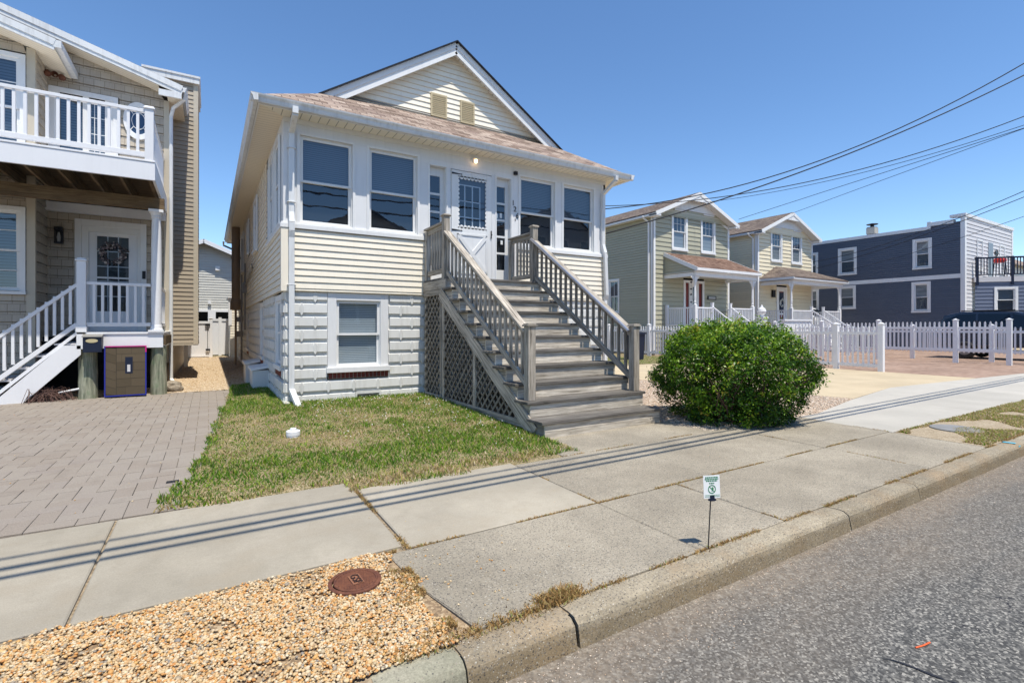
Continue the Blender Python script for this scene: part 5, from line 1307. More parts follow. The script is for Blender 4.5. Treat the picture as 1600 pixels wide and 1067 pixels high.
g_ = MB(); g_.fb(Fw, -2.6, -1.72, -.09, -.08, 4.2, 6.06); g_.build('blind', M['blind_in'], sl)
mb = MB(); cx, cz = -1.29, 5.74
def oval(mb, r0, r1, n0, n1, m=40):
    for i in range(m):
        a, b = 2*math.pi*i/m, 2*math.pi*(i+1)/m
        P4 = [(cx+r*.66*math.cos(k), cz+r*math.sin(k)) for r, k in ((r0, a), (r1, a), (r1, b), (r0, b))]
        mb.face([Fw.p(x, n1, z) for x, z in P4]); mb.face([Fw.p(P4[1][0], n0, P4[1][1]), Fw.p(P4[2][0], n0, P4[2][1]), Fw.p(P4[2][0], n1, P4[2][1]), Fw.p(P4[1][0], n1, P4[1][1])])
        mb.face([Fw.p(P4[0][0], n0, P4[0][1]), Fw.p(P4[3][0], n0, P4[3][1]), Fw.p(P4[3][0], n1, P4[3][1]), Fw.p(P4[0][0], n1, P4[0][1])])
oval(mb, .29, .40, 0, .045); oval(mb, .17, .185, .02, .035)
for a in range(4): 
    k = math.pi/4+a*math.pi/2; mb.bar(Fw.p(cx+.18*.66*math.cos(k), .028, cz+.18*math.sin(k)), Fw.p(cx+.3*.66*math.cos(k), .028, cz+.3*math.sin(k)), .012, .012)
ov = mb.build('oval_window', M['white'], lh)
mb = MB(); mb.face([Fw.p(cx+.30*.66*math.cos(2*math.pi*i/32), .0225, cz+.30*math.sin(2*math.pi*i/32)) for i in range(32)]); mb.build('pane', m_plain('dark_blue_pane', (.03, .06, .12), .05), ov)
# roofs : main rake plane and bay eave
mb = MB(); YR = 13.0; sl_ = .297
xR = -.49; zR = 6.56
roofslab(mb, [(-12, YR, zR+sl_*11.51), (xR, YR, zR), (xR, 25, zR), (-12, 25, zR+sl_*11.51)], (0, 1, 0), .05)
bx, bz, bY = -2.38, 6.53, 12.02
roofslab(mb, [(-9, bY, bz+sl_*6.62), (bx, bY, bz), (bx, YR+.3, bz), (-9, YR+.3, bz+sl_*6.62)], (0, 1, 0), .05)
mb.build('roof', M['shingle_grey'], lh)
mb = MB()
for (x0, y0, z0, xe) in ((xR, YR, zR, -12), (bx, bY, bz, -9)):
    a = Vector((x0, y0-.012, z0-.075)); b = Vector((xe, y0-.012, z0-.075+sl_*(x0-xe))); mb.bar(a, b, .03, .12)
    a = Vector((x0+.0, y0+.004, z0-.165)); b = Vector((xe, y0+.004, z0-.165+sl_*(x0-xe))); mb.bar(a, b, .03, .10)
mb.box(bx-.02, bx+.09, bY-.02, YR+.35, bz-.16, bz-.03); mb.box(xR-.42, xR-.01, YR-.015, YR+.03, zR-.30, zR-.17)
mb.build('rake_board', M['gutter'], lh)
mb = MB()
mb.face([(-9, bY, bz-.2+sl_*6.62), (bx, bY, bz-.2), (bx, YR+.3, bz-.2), (-9, YR+.3, bz-.2+sl_*6.62)])
mb.face([(-12, YR, zR-.22+sl_*11.51), (xR-.42, YR, zR-.10), (xR-.42, WY, zR-.10), (-12, WY, zR-.22+sl_*11.51)])
mb.face([(xR, YR, zR-.26), (CX, YR, zR-.26), (CX, 25, zR-.26), (xR, 25, zR-.26)])
mb.build('soffit', M['soffit_y'], lh)
mb = MB(); gutter_prof(FR((xR-.01, 0), (0, 1), (1, 0)), YR+.02, 24.9, mb, zR-.02); mb.build('gutter', M['gutter'], lh)
mb = MB(); mb.tube([(xR+.05, YR+.10, zR-.12), (xR+.04, YR+.14, zR-.24), (CX+.10, WY-.1, zR-.42), (CX+.055, WY-.03, zR-.6), (CX+.055, WY-.03, .15), (CX+.13, WY-.20, .02)], .038, 10); mb.build('downspout', M['gutter'], lh)
# chimney chase
Fc_ = FR((0, 14.5), (1, 0), (0, -1)); mb = MB()
siding(mb, Fc_, .88, 7.25, (CX, -.31), .105, .014); siding(mb, FR((-.235, 0), (0, 1), (1, 0)), .88, 7.25, (14.55, 16.2), .105, .014)
mb.box(CX-.5, -.26, 14.51, 16.2, .88, 7.25)
ch = mb.build('chimney', M['tan'], lh)
mb = MB(); mb.fb(Fc_, -.315, -.215, -.01, .02, .86, 7.25); mb.box(-.24, -.215, 14.5, 14.6, .86, 7.25); mb.box(CX-.1, -.22, 14.49, 16.2, .84, .88); mb.build('corner_board', M['tantrim'], ch)
mb = MB(); mb.box(CX-.55, -.19, 14.42, 16.3, 7.25, 7.38); mb.box(CX-.57, -.17, 14.40, 16.32, 7.38, 7.43); mb.lathe((-.55, 15.3, 0), [(.22, 7.43), (.22, 7.52), (0, 7.54)], 16); mb.build('chimney_cap', M['gutter'], ch)
# foundation wall seen under the chase
mb = MB(); mb.box(CX-.3, CX+.02, WY+.12, 24, 0, .9); mb.box(-1.0, CX-.05, WY, WY+.1, 0, .6); mb.build('foundation_wall', M['tan'], lh)
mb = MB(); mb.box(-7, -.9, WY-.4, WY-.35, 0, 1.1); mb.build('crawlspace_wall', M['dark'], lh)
mb = MB(); mb.box(-.62, -.52, 17.6, 17.7, .1, .95); mb.build('vent_pipe', M['vinyl'], lh)
# spotlight on balcony corner
mb = MB(); c = Vector((-2.62, 13.2, 6.33)); mb.lathe(c, [(.06, 0), (.05, .05), (.02, .06)], 10, 'y'); mb.lathe(c+Vector((.12, -.05, -.05)), [(.0, -.05), (.05, -.03), (.06, .04), (.0, .05)], 10, 'y'); mb.lathe(c+Vector((-.10, -.05, -.02)), [(.0, -.05), (.05, -.03), (.06, .04), (.0, .05)], 10, 'y'); mb.build('spotlight', M['rust'], lh)

# mailbox on the porch fascia
t = thing('mailbox', 'black metal mailbox with an oval plate hanging on the white porch board', 'mailbox', (-1.75, 11.4, .85))
mb = MB(); mb.box(-1.885, -1.625, 11.36, 11.475, .84, 1.13); mb.build('body', M['navy'], t, bevel=.006)
mb = MB(); mb.hexa([Vector(p) for p in ((-1.895, 11.34, 1.11), (-1.615, 11.34, 1.11), (-1.895, 11.48, 1.15), (-1.615, 11.48, 1.15), (-1.895, 11.34, 1.125), (-1.615, 11.34, 1.125), (-1.895, 11.48, 1.165), (-1.615, 11.48, 1.165))]); mb.build('lid', M['greysteel'], t)
mb = MB(); mb.prism([(-1.76+.085*math.cos(k*math.pi/12), 11.358, 1.045+.035*math.sin(k*math.pi/12)) for k in range(24)], (0, -.005, 0)); mb.build('name_plate', m_plain('brass_plate', (.62, .52, .30), .4, .3), t)
# added panel standing in for a pasted-in patch of wall with coloured borders
t = thing('pasted_patch_panel', 'blue edged panel added for a pasted-in patch of shingle wall and lantern, under the porch', 'panel', (-1.28, 11.45, 0))
x0, x1, z0, z1 = -1.60, -.985, .03, .945; yy = 11.44
mb = MB(); mb.box(x0, x0+.018, yy-.012, yy+.012, z0, z1); mb.box(x1-.018, x1, yy-.012, yy+.012, z0, z1); mb.box(x0+.018, x1-.018, yy-.0115, yy+.0115, z0, z0+.018); mb.build('frame', M['bluepaint'], t)
mb = MB(); mb.box(x0+.018, x1-.018, yy-.0115, yy+.0115, z1-.018, z1); mb.box(x1-.020, x1+.001, yy-.013, yy+.013, z1-.12, z1+.001); mb.build('frame_top', M['pinkpaint'], t)
mb = MB(); xm = x0+.17
def strips(a, b, sk, m0):
    z = z0+.018
    k = 0
    while z < z1-.02:
        zt = min(z+.165, z1-.018); mb.face([(a, yy, z), (b, yy, z-sk if k else z), (b, yy, min(zt-sk, z1-.018)), (a, yy, zt)] if sk else [(a, yy-.0005, z+.004), (b, yy-.0005, z+.004), (b, yy-.0005, zt), (a, yy-.0005, zt)]); z += .165; k += 1
mb.face([(x0+.018, yy+.001, z0+.018), (x1-.018, yy+.001, z0+.018), (x1-.018, yy+.001, z1-.018), (x0+.018, yy+.001, z1-.018)])
pic = mb.build('picture_ground', m_plain('picture_dark_brown', (.045, .035, .022), .8), t)
mb = MB()
k = z0+.02
while k < z1-.03:
    top = min(k+.145, z1-.02); q = random.uniform(-.1, .1)
    for a, b in ((xm+.006, xm+.17+q), (xm+.174+q, x1-.02)): mb.face([(a, yy-.001, k), (b, yy-.001, k), (b, yy-.001, top), (a, yy-.001, top)])
    mb.face([(x0+.02, yy-.001, k+.03), (xm-.004, yy-.001, max(z0+.02, k-.03)), (xm-.004, yy-.001, min(z1-.02, top-.03)), (x0+.02, yy-.001, min(z1-.02, top+.03))]); k += .15
mb.build('picture_shingles', m_bits('picture_tan', [(0, (.085, .065, .04)), (1, (.125, .095, .06))], .8), t)
mb = MB(); mb.box(-1.30, -1.19, yy-.004, yy-.001, .44, .74); mb.build('picture_lantern', M['navy'], t)
mb = MB(); mb.box(-1.27, -1.225, yy-.006, yy-.004, .47, .60); mb.build('picture_lantern_glass', M['palegrey'], t)
# rock and dried brush
me = bpy.data.meshes.new('rock'); bm = bmesh.new(); bmesh.ops.create_icosphere(bm, subdivisions=3, radius=1)
for v in bm.verts:
    k = 1+.35*mnoise.noise(v.co*1.3)+.1*mnoise.noise(v.co*4); v.co = Vector((v.co.x*.19*k, v.co.y*.15*k, max(-.02, v.co.z*.13*k+.09)))
bm.to_mesh(me); bm.free(); me.materials.append(M['rock']); o = bpy.data.objects.new('rock', me); o.location = (-.60, 11.95, 0); COL.objects.link(o)
tag(o, 'brown rounded rock at the foot of the porch downspout', 'rock')
mb = MB()
for k in range(70):
    a = random.uniform(0, math.pi); r = random.uniform(.12, .30); c = Vector((-2.38+random.gauss(0, .10), 11.55+random.gauss(0, .08), .0)); d = Vector((math.cos(a), math.sin(a)*.5, 0))
    mb.tube([c-d*r, c-d*r*.4+Vector((0, 0, random.uniform(.05, .26))), c+d*r*.4+Vector((0, 0, random.uniform(.05, .24))), c+d*r], .004, 4, False)
tag(mb.build('brush_pile', M['twig']), 'tangled pile of dry brown twigs beneath the white porch stairs', 'twig pile')
mb = MB(); mb.tube([(-2.25, 11.62, .13), (-1.95, 11.60, .19)], .018, 8); tag(mb.build('white_pipe', M['vinyl']), 'short white plastic pipe lying beside the twig pile', 'pipe')

# ------------------------------------------------------------ ALLEY BACKGROUND
t = thing('garden_gate', 'plain white vinyl gate with two black latches at the alley end', 'gate', (-.1, 24.5, 0))
mb = MB(); mb.box(-.95, .02, 24.5, 24.55, .04, 1.50); mb.box(-.95, .02, 24.47, 24.58, 1.42, 1.52); mb.box(-.95, .02, 24.48, 24.57, .03, .10); mb.build('panel', M['vinyl'], t)
mb = MB(); mb.box(.02, .15, 24.46, 24.59, 0, 1.62); mb.box(.005, .165, 24.445, 24.605, 1.62, 1.66); mb.build('post', M['vinyl'], t, bevel=.01)
mb = MB(); mb.box(-.12, .06, 24.42, 24.46, 1.32, 1.42); mb.box(-.10, .06, 24.42, 24.46, .28, .36); mb.tube([(-.03, 24.43, .3), (-.03, 24.43, 1.35)], .008, 6); mb.build('latch', M['black'], t)
t = thing('vinyl_fence', 'white vinyl privacy fence panel right of the alley gate', 'fence', (.6, 25.5, 0))
mb = MB(); mb.box(.16, 1.6, 25.6, 25.65, .05, 1.58); mb.box(.16, 1.6, 25.57, 25.68, 1.54, 1.64); mb.build('panel', M['vinyl'], t)
mb = MB(); mb.box(.38, .50, 25.55, 25.67, 0, 1.70); mb.build('post', M['vinyl'], t)
t = thing('garden_shed', 'narrow beige sided shed corner behind the bungalow', 'shed', (1.3, 24.0, 0))
mb = MB(); Fq = FR((0, 24.0), (1, 0), (0, -1)); siding(mb, Fq, 0, 2.5, (.78, 2.5), .11, .014); siding(mb, FR((.78, 0), (0, 1), (-1, 0)), 0, 2.5, (24, 26), .11, .014); mb.build('siding', M['creamtrim'], t)
mb = MB(); mb.box(.72, .84, 23.97, 24.02, 1.35, 2.55); mb.box(.70, 2.6, 23.9, 26.1, 2.5, 2.56); mb.build('trim', M['vinyl'], t)
t = thing('rear_house', 'off-white sided gable house beyond the alley gate', 'house', (-.2, 30, 0))
Fq = FR((0, 30), (1, 0), (0, -1)); mb = MB()
siding(mb, Fq, 2.15, 5.5, lambda z: (max(-4.0, -.2-(5.55-z)/.42), min(3.6, -.2+(5.55-z)/.42)), .13, .018); mb.build('siding', M['backsiding'], t)
mb = MB()
for sx in (-1, 1):
    P4 = [(-.2, 29.5, 5.72), (-.2+sx*4.2, 29.5, 5.72-1.76), (-.2+sx*4.2, 36, 5.72-1.76), (-.2, 36, 5.72)]; roofslab(mb, P4, (0, 1, 0), .05)
mb.build('roof', M['shingle_grey'], t)
mb = MB()
for sx in (-1, 1): mb.bar((-.2, 29.5, 5.62), (-.2+sx*4.2, 29.5, 5.62-1.76), .05, .20)
mb.box(-4, 3.6, 29.9, 30.02, 2.05, 2.16); mb.box(-.02, .32, 29.9, 30.0, 0, 2.05); mb.box(1.5, 1.8, 29.9, 30.0, 0, 2.05); mb.build('trim', M['vinyl'], t)
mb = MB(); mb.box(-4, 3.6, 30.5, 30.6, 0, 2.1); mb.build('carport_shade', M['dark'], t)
mb = MB(); mb.box(.30, .50, 29.85, 30, 4.2, 4.42); mb.box(-.02, .12, 29.85, 30, 2.45, 2.62); mb.build('wall_light', M['white'], t)

# ------------------------------------------------------------ FENCES
def picket_fence(name, label, X, y0, y1, posts, ph, pk, rails, zb, group=None, step=.14, pw_=.05, ps=.13):
    t = thing(name, label, 'fence', (X, (y0+y1)/2, 0), group)
    mb = MB()
    y = y0+.1
    while y < y1-.05:
        if all(abs(y-p) > ps*.7 for p in posts):
            mb.box(X-.012, X+.012, y-pw_/2, y+pw_/2, zb, pk-.05)
            mb.hexa([Vector((X+a, y+b*s_, z)) for z, s_ in ((pk-.05, 1), (pk, .35)) for b in (-pw_/2, pw_/2) for a in (-.012, .012)])
        y += step
    mb.build('pickets', M['vinyl'], t)
    mb = MB()
    for z in rails: mb.box(X-.028, X+.028, y0, y1, z-.045, z+.045)
    mb.build('rail', M['vinyl'], t)
    for p in posts:
        mb = MB(); mb.box(X-ps/2, X+ps/2, p-ps/2, p+ps/2, -.01, ph); mb.box(X-ps/2-.015, X+ps/2+.015, p-ps/2-.015, p+ps/2+.015, ph, ph+.02)
        mb.hexa([Vector((X+a*s_, p+b*s_, z)) for z, s_ in ((ph+.02, 1), (ph+.06, .15)) for b in (-ps/2, ps/2) for a in (-ps/2, ps/2)]); mb.build('post', M['vinyl'], t)
    return t
picket_fence('picket_fence', 'white vinyl picket fence along the beige driveway, nearest to the street', 16.5, 6.54, 20.5, [6.60, 7.80, 10.3, 12.87, 15.4, 17.95, 20.4], 1.36, 1.31, [.16, 1.10], .10)
picket_fence('picket_fence', 'far white picket fence with gate panels raised off the red pavers', 22.9, 5.40, 9.3, [5.45, 6.85, 9.25], 1.52, 1.47, [.47, 1.24], .42)
picket_fence('picket_fence', 'white picket fence behind the driveway fence, in front of the yellow house', 22.9, 9.33, 13.6, [11.4, 13.5], 1.50, 1.45, [.30, 1.22], .2)
picket_fence('picket_fence', 'rearmost white picket fence beside the dark parked car', 24.5, 3.9, 15.0, [4.0, 6.3, 8.7, 11.1, 13.4], 1.33, 1.28, [.38, 1.10], .30)

# ------------------------------------------------------------ THE TWO COTTAGES
def cottage(name, label, X0, side, Yg, wall, roofm, hip, pz=3.85):
    X1 = X0+5.45; t = thing(name, label, 'house', (X0, Yg, 0)); C_ = (X0+X1)/2; ez = 6.50
    Fa = FR((0, Yg), (1, 0), (0, -1)); Fl = FR((X0, 0), (0, 1), (-1, 0)); Fr_ = FR((X1, 0), (0, 1), (1, 0))
    wx = [(X0+1.18, X0+2.28), (X0+3.25, X0+4.35)] if side == 'g' else [(X0+1.18, X0+2.28), (X0+3.20, X0+4.3)]
    ups = [(a+.1, b-.1, 4.95, 6.50) for a, b in wx]
    dx0, dx1 = (X0+2.0, X0+3.5) if side == 'g' else (X0+1.75, X0+2.75)
    mb = MB(); holes = [(a, b, c, d) for a, b, c, d in ups]+[(dx0, dx1, 1.2, 3.6)]
    siding(mb, Fa, .35, 6.4, (X0+.10, X1-.10), .21, .022, holes=holes)
    siding(mb, Fl, .35, 6.42, (Yg+.03, Yg+13), .125, .026, holes=[(18.0, 18.7, 1.95, 3.62)] if side == 'g' else [(17.9, 18.9, 2.1, 3.6)])
    siding(mb, Fr_, .35, 6.42, (Yg+.03, Yg+13), .125, .018)
    sx = 2.95
    siding(mb, Fa, 6.4, 7.55, lambda z: (C_-(7.62-z)/.405, C_+(7.62-z)/.405), .21, .012, n0=.05, zref=.35)
    mb.build('siding', M[wall], t)
    mb = MB(); mb.box(X0+.13, X1-.13, Yg+.14, Yg+12.9, .2, 6.3); mb.build('interior_core', M['dark'], t)
    mb = MB(); mb.fb(Fa, X0-.03, X0+.10, -.01, .035, .2, 6.45); mb.fb(Fl, Yg-.03, Yg+.14, 0, .03, .2, 6.4); mb.nxt(); mb.fb(Fa, X1-.10, X1+.03, -.01, .035, .2, 6.45); mb.build('corner_board', M['white'], t)
    mb = MB(); mb.box(X0, X1, Yg, Yg+.08, -.02, .35); mb.box(X0, X0+.08, Yg, Yg+13, -.02, .35); mb.build('foundation_wall', M['conc_new'], t)
    for a, b, c, d in ups: window(t, Fa, a+.02, b-.02, c+.02, d-.02, .52, cas=.12, n=.02, sash=.04, blind='blind_in', lower='blind_light', grid=(3, 2, True), head=.05)
    if side == 'g': window(t, Fl, 18.05, 18.65, 2.02, 3.55, .5, cas=.09, n=.015, sash=.04, blind='blind_in', grid=(2, 2, False))
    else: window(t, Fl, 18.0, 18.8, 2.2, 3.5, .5, cas=.12, n=.015, sash=.04, grid=(3, 2, True))
    # roof with gable to street
    zr_ = 7.68; ov = .42
    mb = MB(); mb.prism([(C_-2.0, Yg-.075, 6.80), (C_+2.0, Yg-.075, 6.80), (C_, Yg-.075, 7.60)], (0, -.02, 0)); mb.build('gable_panel', M['whitewall'], t)
    mb = MB()
    for sg in (-1, 1):
        xe = C_+sg*(5.45/2+.28); zee = 6.42
        roofslab(mb, [(C_, Yg-ov, zr_), (xe, Yg-ov, zee), (xe, Yg+13.2, zee), (C_, Yg+13.2, zr_)], (0, 1, 0), .06)
    mb.build('roof', M[roofm], t)
    mb = MB()
    for sg in (-1, 1):
        xe = C_+sg*(5.45/2+.28); mb.bar((C_, Yg-ov-.01, zr_-.10), (xe, Yg-ov-.01, 6.32), .03, .17)
        mb.bar((C_, Yg-.02, zr_-.30), (xe-sg*.25, Yg-.02, 6.22), .03, .12)
        mb.box(min(xe, xe-sg*.1), max(xe, xe-sg*.1)+.0, Yg-ov, Yg+13.1, 6.27, 6.37)
        mb.box(min(xe-sg*.3, xe), max(xe-sg*.3, xe), Yg-ov-.01, Yg, 6.24, 6.33)
    # gable ornament
    mb.prism([(C_-.75, Yg-ov+.0, zr_-.44), (C_+.75, Yg-ov, zr_-.44), (C_+.1, Yg-ov, zr_-.16), (C_-.1, Yg-ov, zr_-.16)], (0, .03, 0))
    mb.bar((C_-.62, Yg-ov+.01, zr_-.45), (C_+.62, Yg-ov+.01, zr_-.45), .03, .05)
    # scalloped frieze above windows
    for k in range(22):
        x = X0+.35+k*.22; z = 6.55
        if abs(x-C_) < 2.35: mb.prism([(x-.1, Yg-.03, z+.10), (x-.1, Yg-.03, z-.02), (x, Yg-.03, z-.07), (x+.1, Yg-.03, z-.02), (x+.1, Yg-.03, z+.10)], (0, -.02, 0))
    for a, b in wx: mb.fb(Fa, a+.15, b-.15, .03, .09, 6.72, 6.78)
    mb.fb(Fa, X0+.4, X1-.4, .0, .05, 6.62, 6.68)
    mb.build('rake_board', M['white'], t)
    mb = MB()
    for sg in (-1, 1):
        xe = C_+sg*(5.45/2+.28); mb.face([(C_, Yg-ov, zr_-.2), (xe, Yg-ov, 6.25), (xe, Yg, 6.25), (C_, Yg, zr_-.2)]); mb.face([(xe, Yg, 6.26), (xe-sg*.3, Yg, 6.26), (xe-sg*.3, Yg+13, 6.26), (xe, Yg+13, 6.26)])
    mb.build('soffit', M['soffit_w'], t)
    mb = MB(); mb.tube([(X0-.30, Yg+.35, 6.33), (X0-.22, Yg+.35, 6.22), (X0-.07, Yg+.22, 6.05), (X0-.07, Yg+.22, .3)], .045, 8); mb.build('downspout', M['white'], t)
    # porch
    px0, px1, pf, dz = X0+.65 if side == 'g' else X0+.20, X1-.15 if side == 'g' else X1+.10, 14.0, 1.25
    mb = MB(); mb.box(px0+.1, px1-.1, pf+.15, Yg, dz-.05, dz); mb.box(px0+.12, px1-.12, pf+.17, pf+.21, .95, dz-.05); mb.box(px0+.12, px0+.16, pf+.2, Yg, .95, dz-.05); po = mb.build('porch', M['white'], t)
    mb = MB()
    if hip:
        cx0, cx1 = px0+1.5, px1-1.5
        wz = pz+.78
        roofslab(mb, [(px0-.1, pf-.1, pz), (px1+.1, pf-.1, pz), (cx1, Yg, wz), (cx0, Yg, wz)], (1, 0, 0), .05)
        roofslab(mb, [(px0-.1, Yg, pz), (px0-.1, pf-.1, pz), (cx0, Yg, wz)], (0, 1, 0), .05); roofslab(mb, [(px1+.1, pf-.1, pz), (px1+.1, Yg, pz), (cx1, Yg, wz)], (0, 1, 0), .05)
    else: roofslab(mb, [(px0, pf-.05, pz), (px1, pf-.05, pz), (px1, Yg, pz+.86), (px0, Yg, pz+.86)], (1, 0, 0), .05)
    mb.build('porch_roof', M[roofm if hip else 'shingle_red'], po)
    mb = MB()
    mb.box(px0-.02, px1+.02, pf-.08, pf-.03, pz-.14, pz-.02); mb.box(px0+.1, px1-.1, pf+.1, pf+.22, pz-.36, pz-.16)
    mb.box(px0+.05, px0+.15, pf+.22, Yg-.01, pz-.36, pz-.20); mb.box(px1-.15, px1-.05, pf+.22, Yg-.01, pz-.36, pz-.20)
    if not hip: mb.bar((px0-.01, pf-.06, pz-.09), (px0-.01, Yg-.01, pz+.77), .03, .17); mb.bar((px1+.01, pf-.06, pz-.09), (px1+.01, Yg-.01, pz+.77), .03, .17)
    else: mb.box(px0-.12, px0-.06, pf-.1, Yg, pz-.14, pz-.02); mb.box(px1+.06, px1+.12, pf-.1, Yg, pz-.14, pz-.02)
    mb.box(px0+.0, px1, pf-.03, Yg-.01, pz-.17, pz-.155)
    mb.build('porch_trim', M['white'], po)
    if not hip:
        mb = MB(); siding(mb, FR((px0+.07, 0), (0, 1), (-1, 0)), pz-.2, pz+.85, lambda z: (max(pf+.2, pf+(z-pz+.1)*1.85/.86), Yg), .125, .012); mb.build('siding', M[wall], po)
    pxs = (px0+.18, px1-.30)
    def post(x, y):
        mb = MB(); mb.box(x-.07, x+.07, y-.07, y+.07, dz, 2.25); mb.lathe((x, y, 0), [(.07, 2.25), (.045, 2.30), (.062, 2.36), (.045, 2.42), (.055, 2.6), (.04, 3.15), (.055, 3.2), (.04, 3.24)], 10); mb.box(x-.06, x+.06, y-.06, y+.06, 3.22, pz-.34)
        for sg in (-1, 1): mb.prism([(x+sg*.06, y-.015, 3.48), (x+sg*.06, y-.015, 3.25), (x+sg*.16, y-.015, 3.36), (x+sg*.32, y-.015, 3.48)], (0, .03, 0))
        mb.build('porch_post', M['white'], po)
    for x in pxs: post(x, pf+.2)
    mb = MB(); mb.box(px0+.1, px0+.22, Yg-.14, Yg-.02, dz, 2.28); mb.build('rail_post', M['vinyl'], po)
    # railing: side, front left of stairs, front right
    sxa, sxb = px0+1.35, px0+2.65
    if side == 'y': sxa, sxb = px0+2.1, px0+3.3
    mb = MB()
    for zz in (2.12, 1.36):
        mb.box(pxs[0]+.07, sxa, pf+.17, pf+.23, zz-.03, zz+.03); mb.box(sxb, pxs[1]-.07, pf+.17, pf+.23, zz-.03, zz+.03); mb.box(px0+.13, px0+.19, pf+.27, Yg-.1, zz-.03, zz+.03); mb.box(px1-.19, px1-.13, pf+.27, Yg-.1, zz-.03, zz+.03)
    mb.build('railing', M['vinyl'], po)
    mb = MB()
    x = pxs[0]+.15
    while x < pxs[1]-.1:
        if not (sxa < x < sxb): mb.box(x-.017, x+.017, pf+.185, pf+.215, 1.36, 2.12)
        x += .115
    y = pf+.35
    while y < Yg-.15:
        for xx in (px0+.16, px1-.16): mb.box(xx-.015, xx+.015, y-.017, y+.017, 1.36, 2.12)
        y += .115
    tag(mb.build('balusters', M['vinyl'], po))
    mb = MB()
    for k in range(6): mb.box(sxa, sxb, pf+.17-.27*(k+1), pf+.17-.27*k, 1.25-.2*(k+1)-.04, 1.25-.2*(k+1)); mb.box(sxa, sxb, pf+.15-.27*k, pf+.17-.27*k, 1.25-.2*(k+1), 1.25-.2*k-.04)
    mb.build('stair_treads', M['white'], po)
    mb = MB()
    for x in (sxa, sxb):
        mb.nxt()
        mb.box(x-.05, x+.05, pf+.15, pf+.25, dz, 2.32); mb.box(x-.06, x+.06, pf+.14, pf+.26, 2.32, 2.36); mb.box(x-.05, x+.05, pf-1.5, pf-1.4, 0, 1.15)
        for dzz in (0, -.76): mb.bar((x, pf+.15, 2.14+dzz), (x, pf-1.45, .98+dzz), .05, .06)
        for k in range(12): yy_ = pf+.02-k*.12; zt = 2.14-(pf+.15-yy_)*.725; mb.box(x-.015, x+.015, yy_-.015, yy_+.015, zt-.76, zt)
    mb.build('stair_rail', M['vinyl'], po)
    # lattice skirt
    mb = MB(); mb.box(px0+.14, px1-.14, pf+.19, pf+.20, .1, .95); mb.build('porch_skirt', M['white'], po)
    # front door
    mb = MB(); c0, c1 = dx0, dx1
    mb.fb(Fa, c0, c0+.13, 0, .05, dz, 3.5); mb.fb(Fa, c1-.13, c1, 0, .05, dz, 3.5); mb.fb(Fa, c0+.13, c1-.13, 0, .049, 3.38, 3.5); 
    if side == 'g':
        mb.fb(Fa, c0+.42, c0+.52, -.02, .03, dz, 3.38); mb.fb(Fa, c1-.52, c1-.40, -.02, .03, dz, 3.38); mb.fb(Fa, c0+.52, c1-.52, -.02, .02, 3.2, 3.38); mb.fb(Fa, c0+.52, c0+.66, -.02, .02, dz, 3.2); mb.fb(Fa, c1-.66, c1-.52, -.02, .02, dz, 3.2)
    else: mb.fb(Fa, c0+.13, c0+.25, -.02, .02, dz, 3.38); mb.fb(Fa, c1-.25, c1-.13, -.02, .02, dz, 3.38); mb.fb(Fa, c0+.25, c1-.25, -.02, .02, 1.95, 2.05); mb.fb(Fa, c0+.25, c1-.25, -.02, .02, 3.25, 3.38)
    df = mb.build('door_frame', M['white'], t)
    mb = MB(); mb.fb(Fa, c0+.13, c1-.13, -.06, -.03, dz, 3.4); mb.build('door', M['reddoor'], t)
    mb = MB(); a, b = (c0+.66, c1-.66) if side == 'g' else (c0+.25, c1-.25); mb.fb(Fa, a, b, -.03, -.02, 2.05 if side == 'y' else 1.5, 3.2); mb.build('door_pane', m_plain('dark_door_glass', (.03, .04, .07), .08), t)
    return t, po, Fa, px0, px1, pf
g, gpo, Fa, a, b, c = cottage('sage_cottage', 'sage green two storey cottage with a reddish shed roofed porch', 17.2, 'g', 15.8, 'sagegreen', 'shingle_grey', False)
mb = MB(); mb.fb(Fa, 17.2+3.75, 17.2+4.4, .03, .06, 2.62, 2.80); nb = mb.build('number_board', M['black'], g); mb = MB(); mb.fb(Fa, 17.2+3.82, 17.2+4.33, .06, .065, 2.65, 2.77); mb.build('plate', M['blind_light'], nb)
y_, ypo, Fa2, a, b, c = cottage('pale_yellow_cottage', 'pale yellow two storey cottage with a grey hip roofed porch', 25.15, 'y', 15.8, 'yellow', 'shingle_grey', True)
mb = MB(); mb.fb(Fa2, 25.15+1.25, 25.15+1.5, .03, .12, 2.9, 3.3); mb.build('wall_lantern', M['black'], y_)
mb = MB(); mb.box(26.5, 26.6, 19.2, 19.3, 7.3, 7.85); mb.build('vent_pipe', M['black'], y_)
# hanging chimes on the sage porch, wreath on yellow door
t = thing('wind_chime', 'thin wind chime hanging under the sage cottage porch roof', 'wind chime', (18.65, 14.9, 3.4))
mb = MB(); mb.tube([(18.65, 14.9, 3.68), (18.65, 14.9, 2.2)], .006, 4); 
for z in (3.3, 3.0, 2.75, 2.4): mb.lathe((18.65, 14.9, z), [(0, -.06), (.05, 0), (0, .06)], 6)
mb.build('chime_string', M['black'], t)
t = thing('wreath', 'pale wreath hanging on the yellow cottage door', 'wreath', (27.4, 15.75, 2.7))
mb = MB()
for i in range(70):
    a = random.uniform(0, 2*math.pi); r = random.gauss(.19, .03); q = Vector((27.40+r*math.cos(a), 15.74, 2.62+r*math.sin(a))); e = Vector((random.gauss(0, 1), 0, random.gauss(0, 1))).normalized()*.045; mb.face([q-e, q+Vector((e.z, .01, -e.x)), q+e, q-Vector((e.z, .01, -e.x))])
mb.build('foliage', m_bits('pale_wreath_bits', [(0, (.3, .32, .3)), (1, (.6, .6, .58))], .8), t)
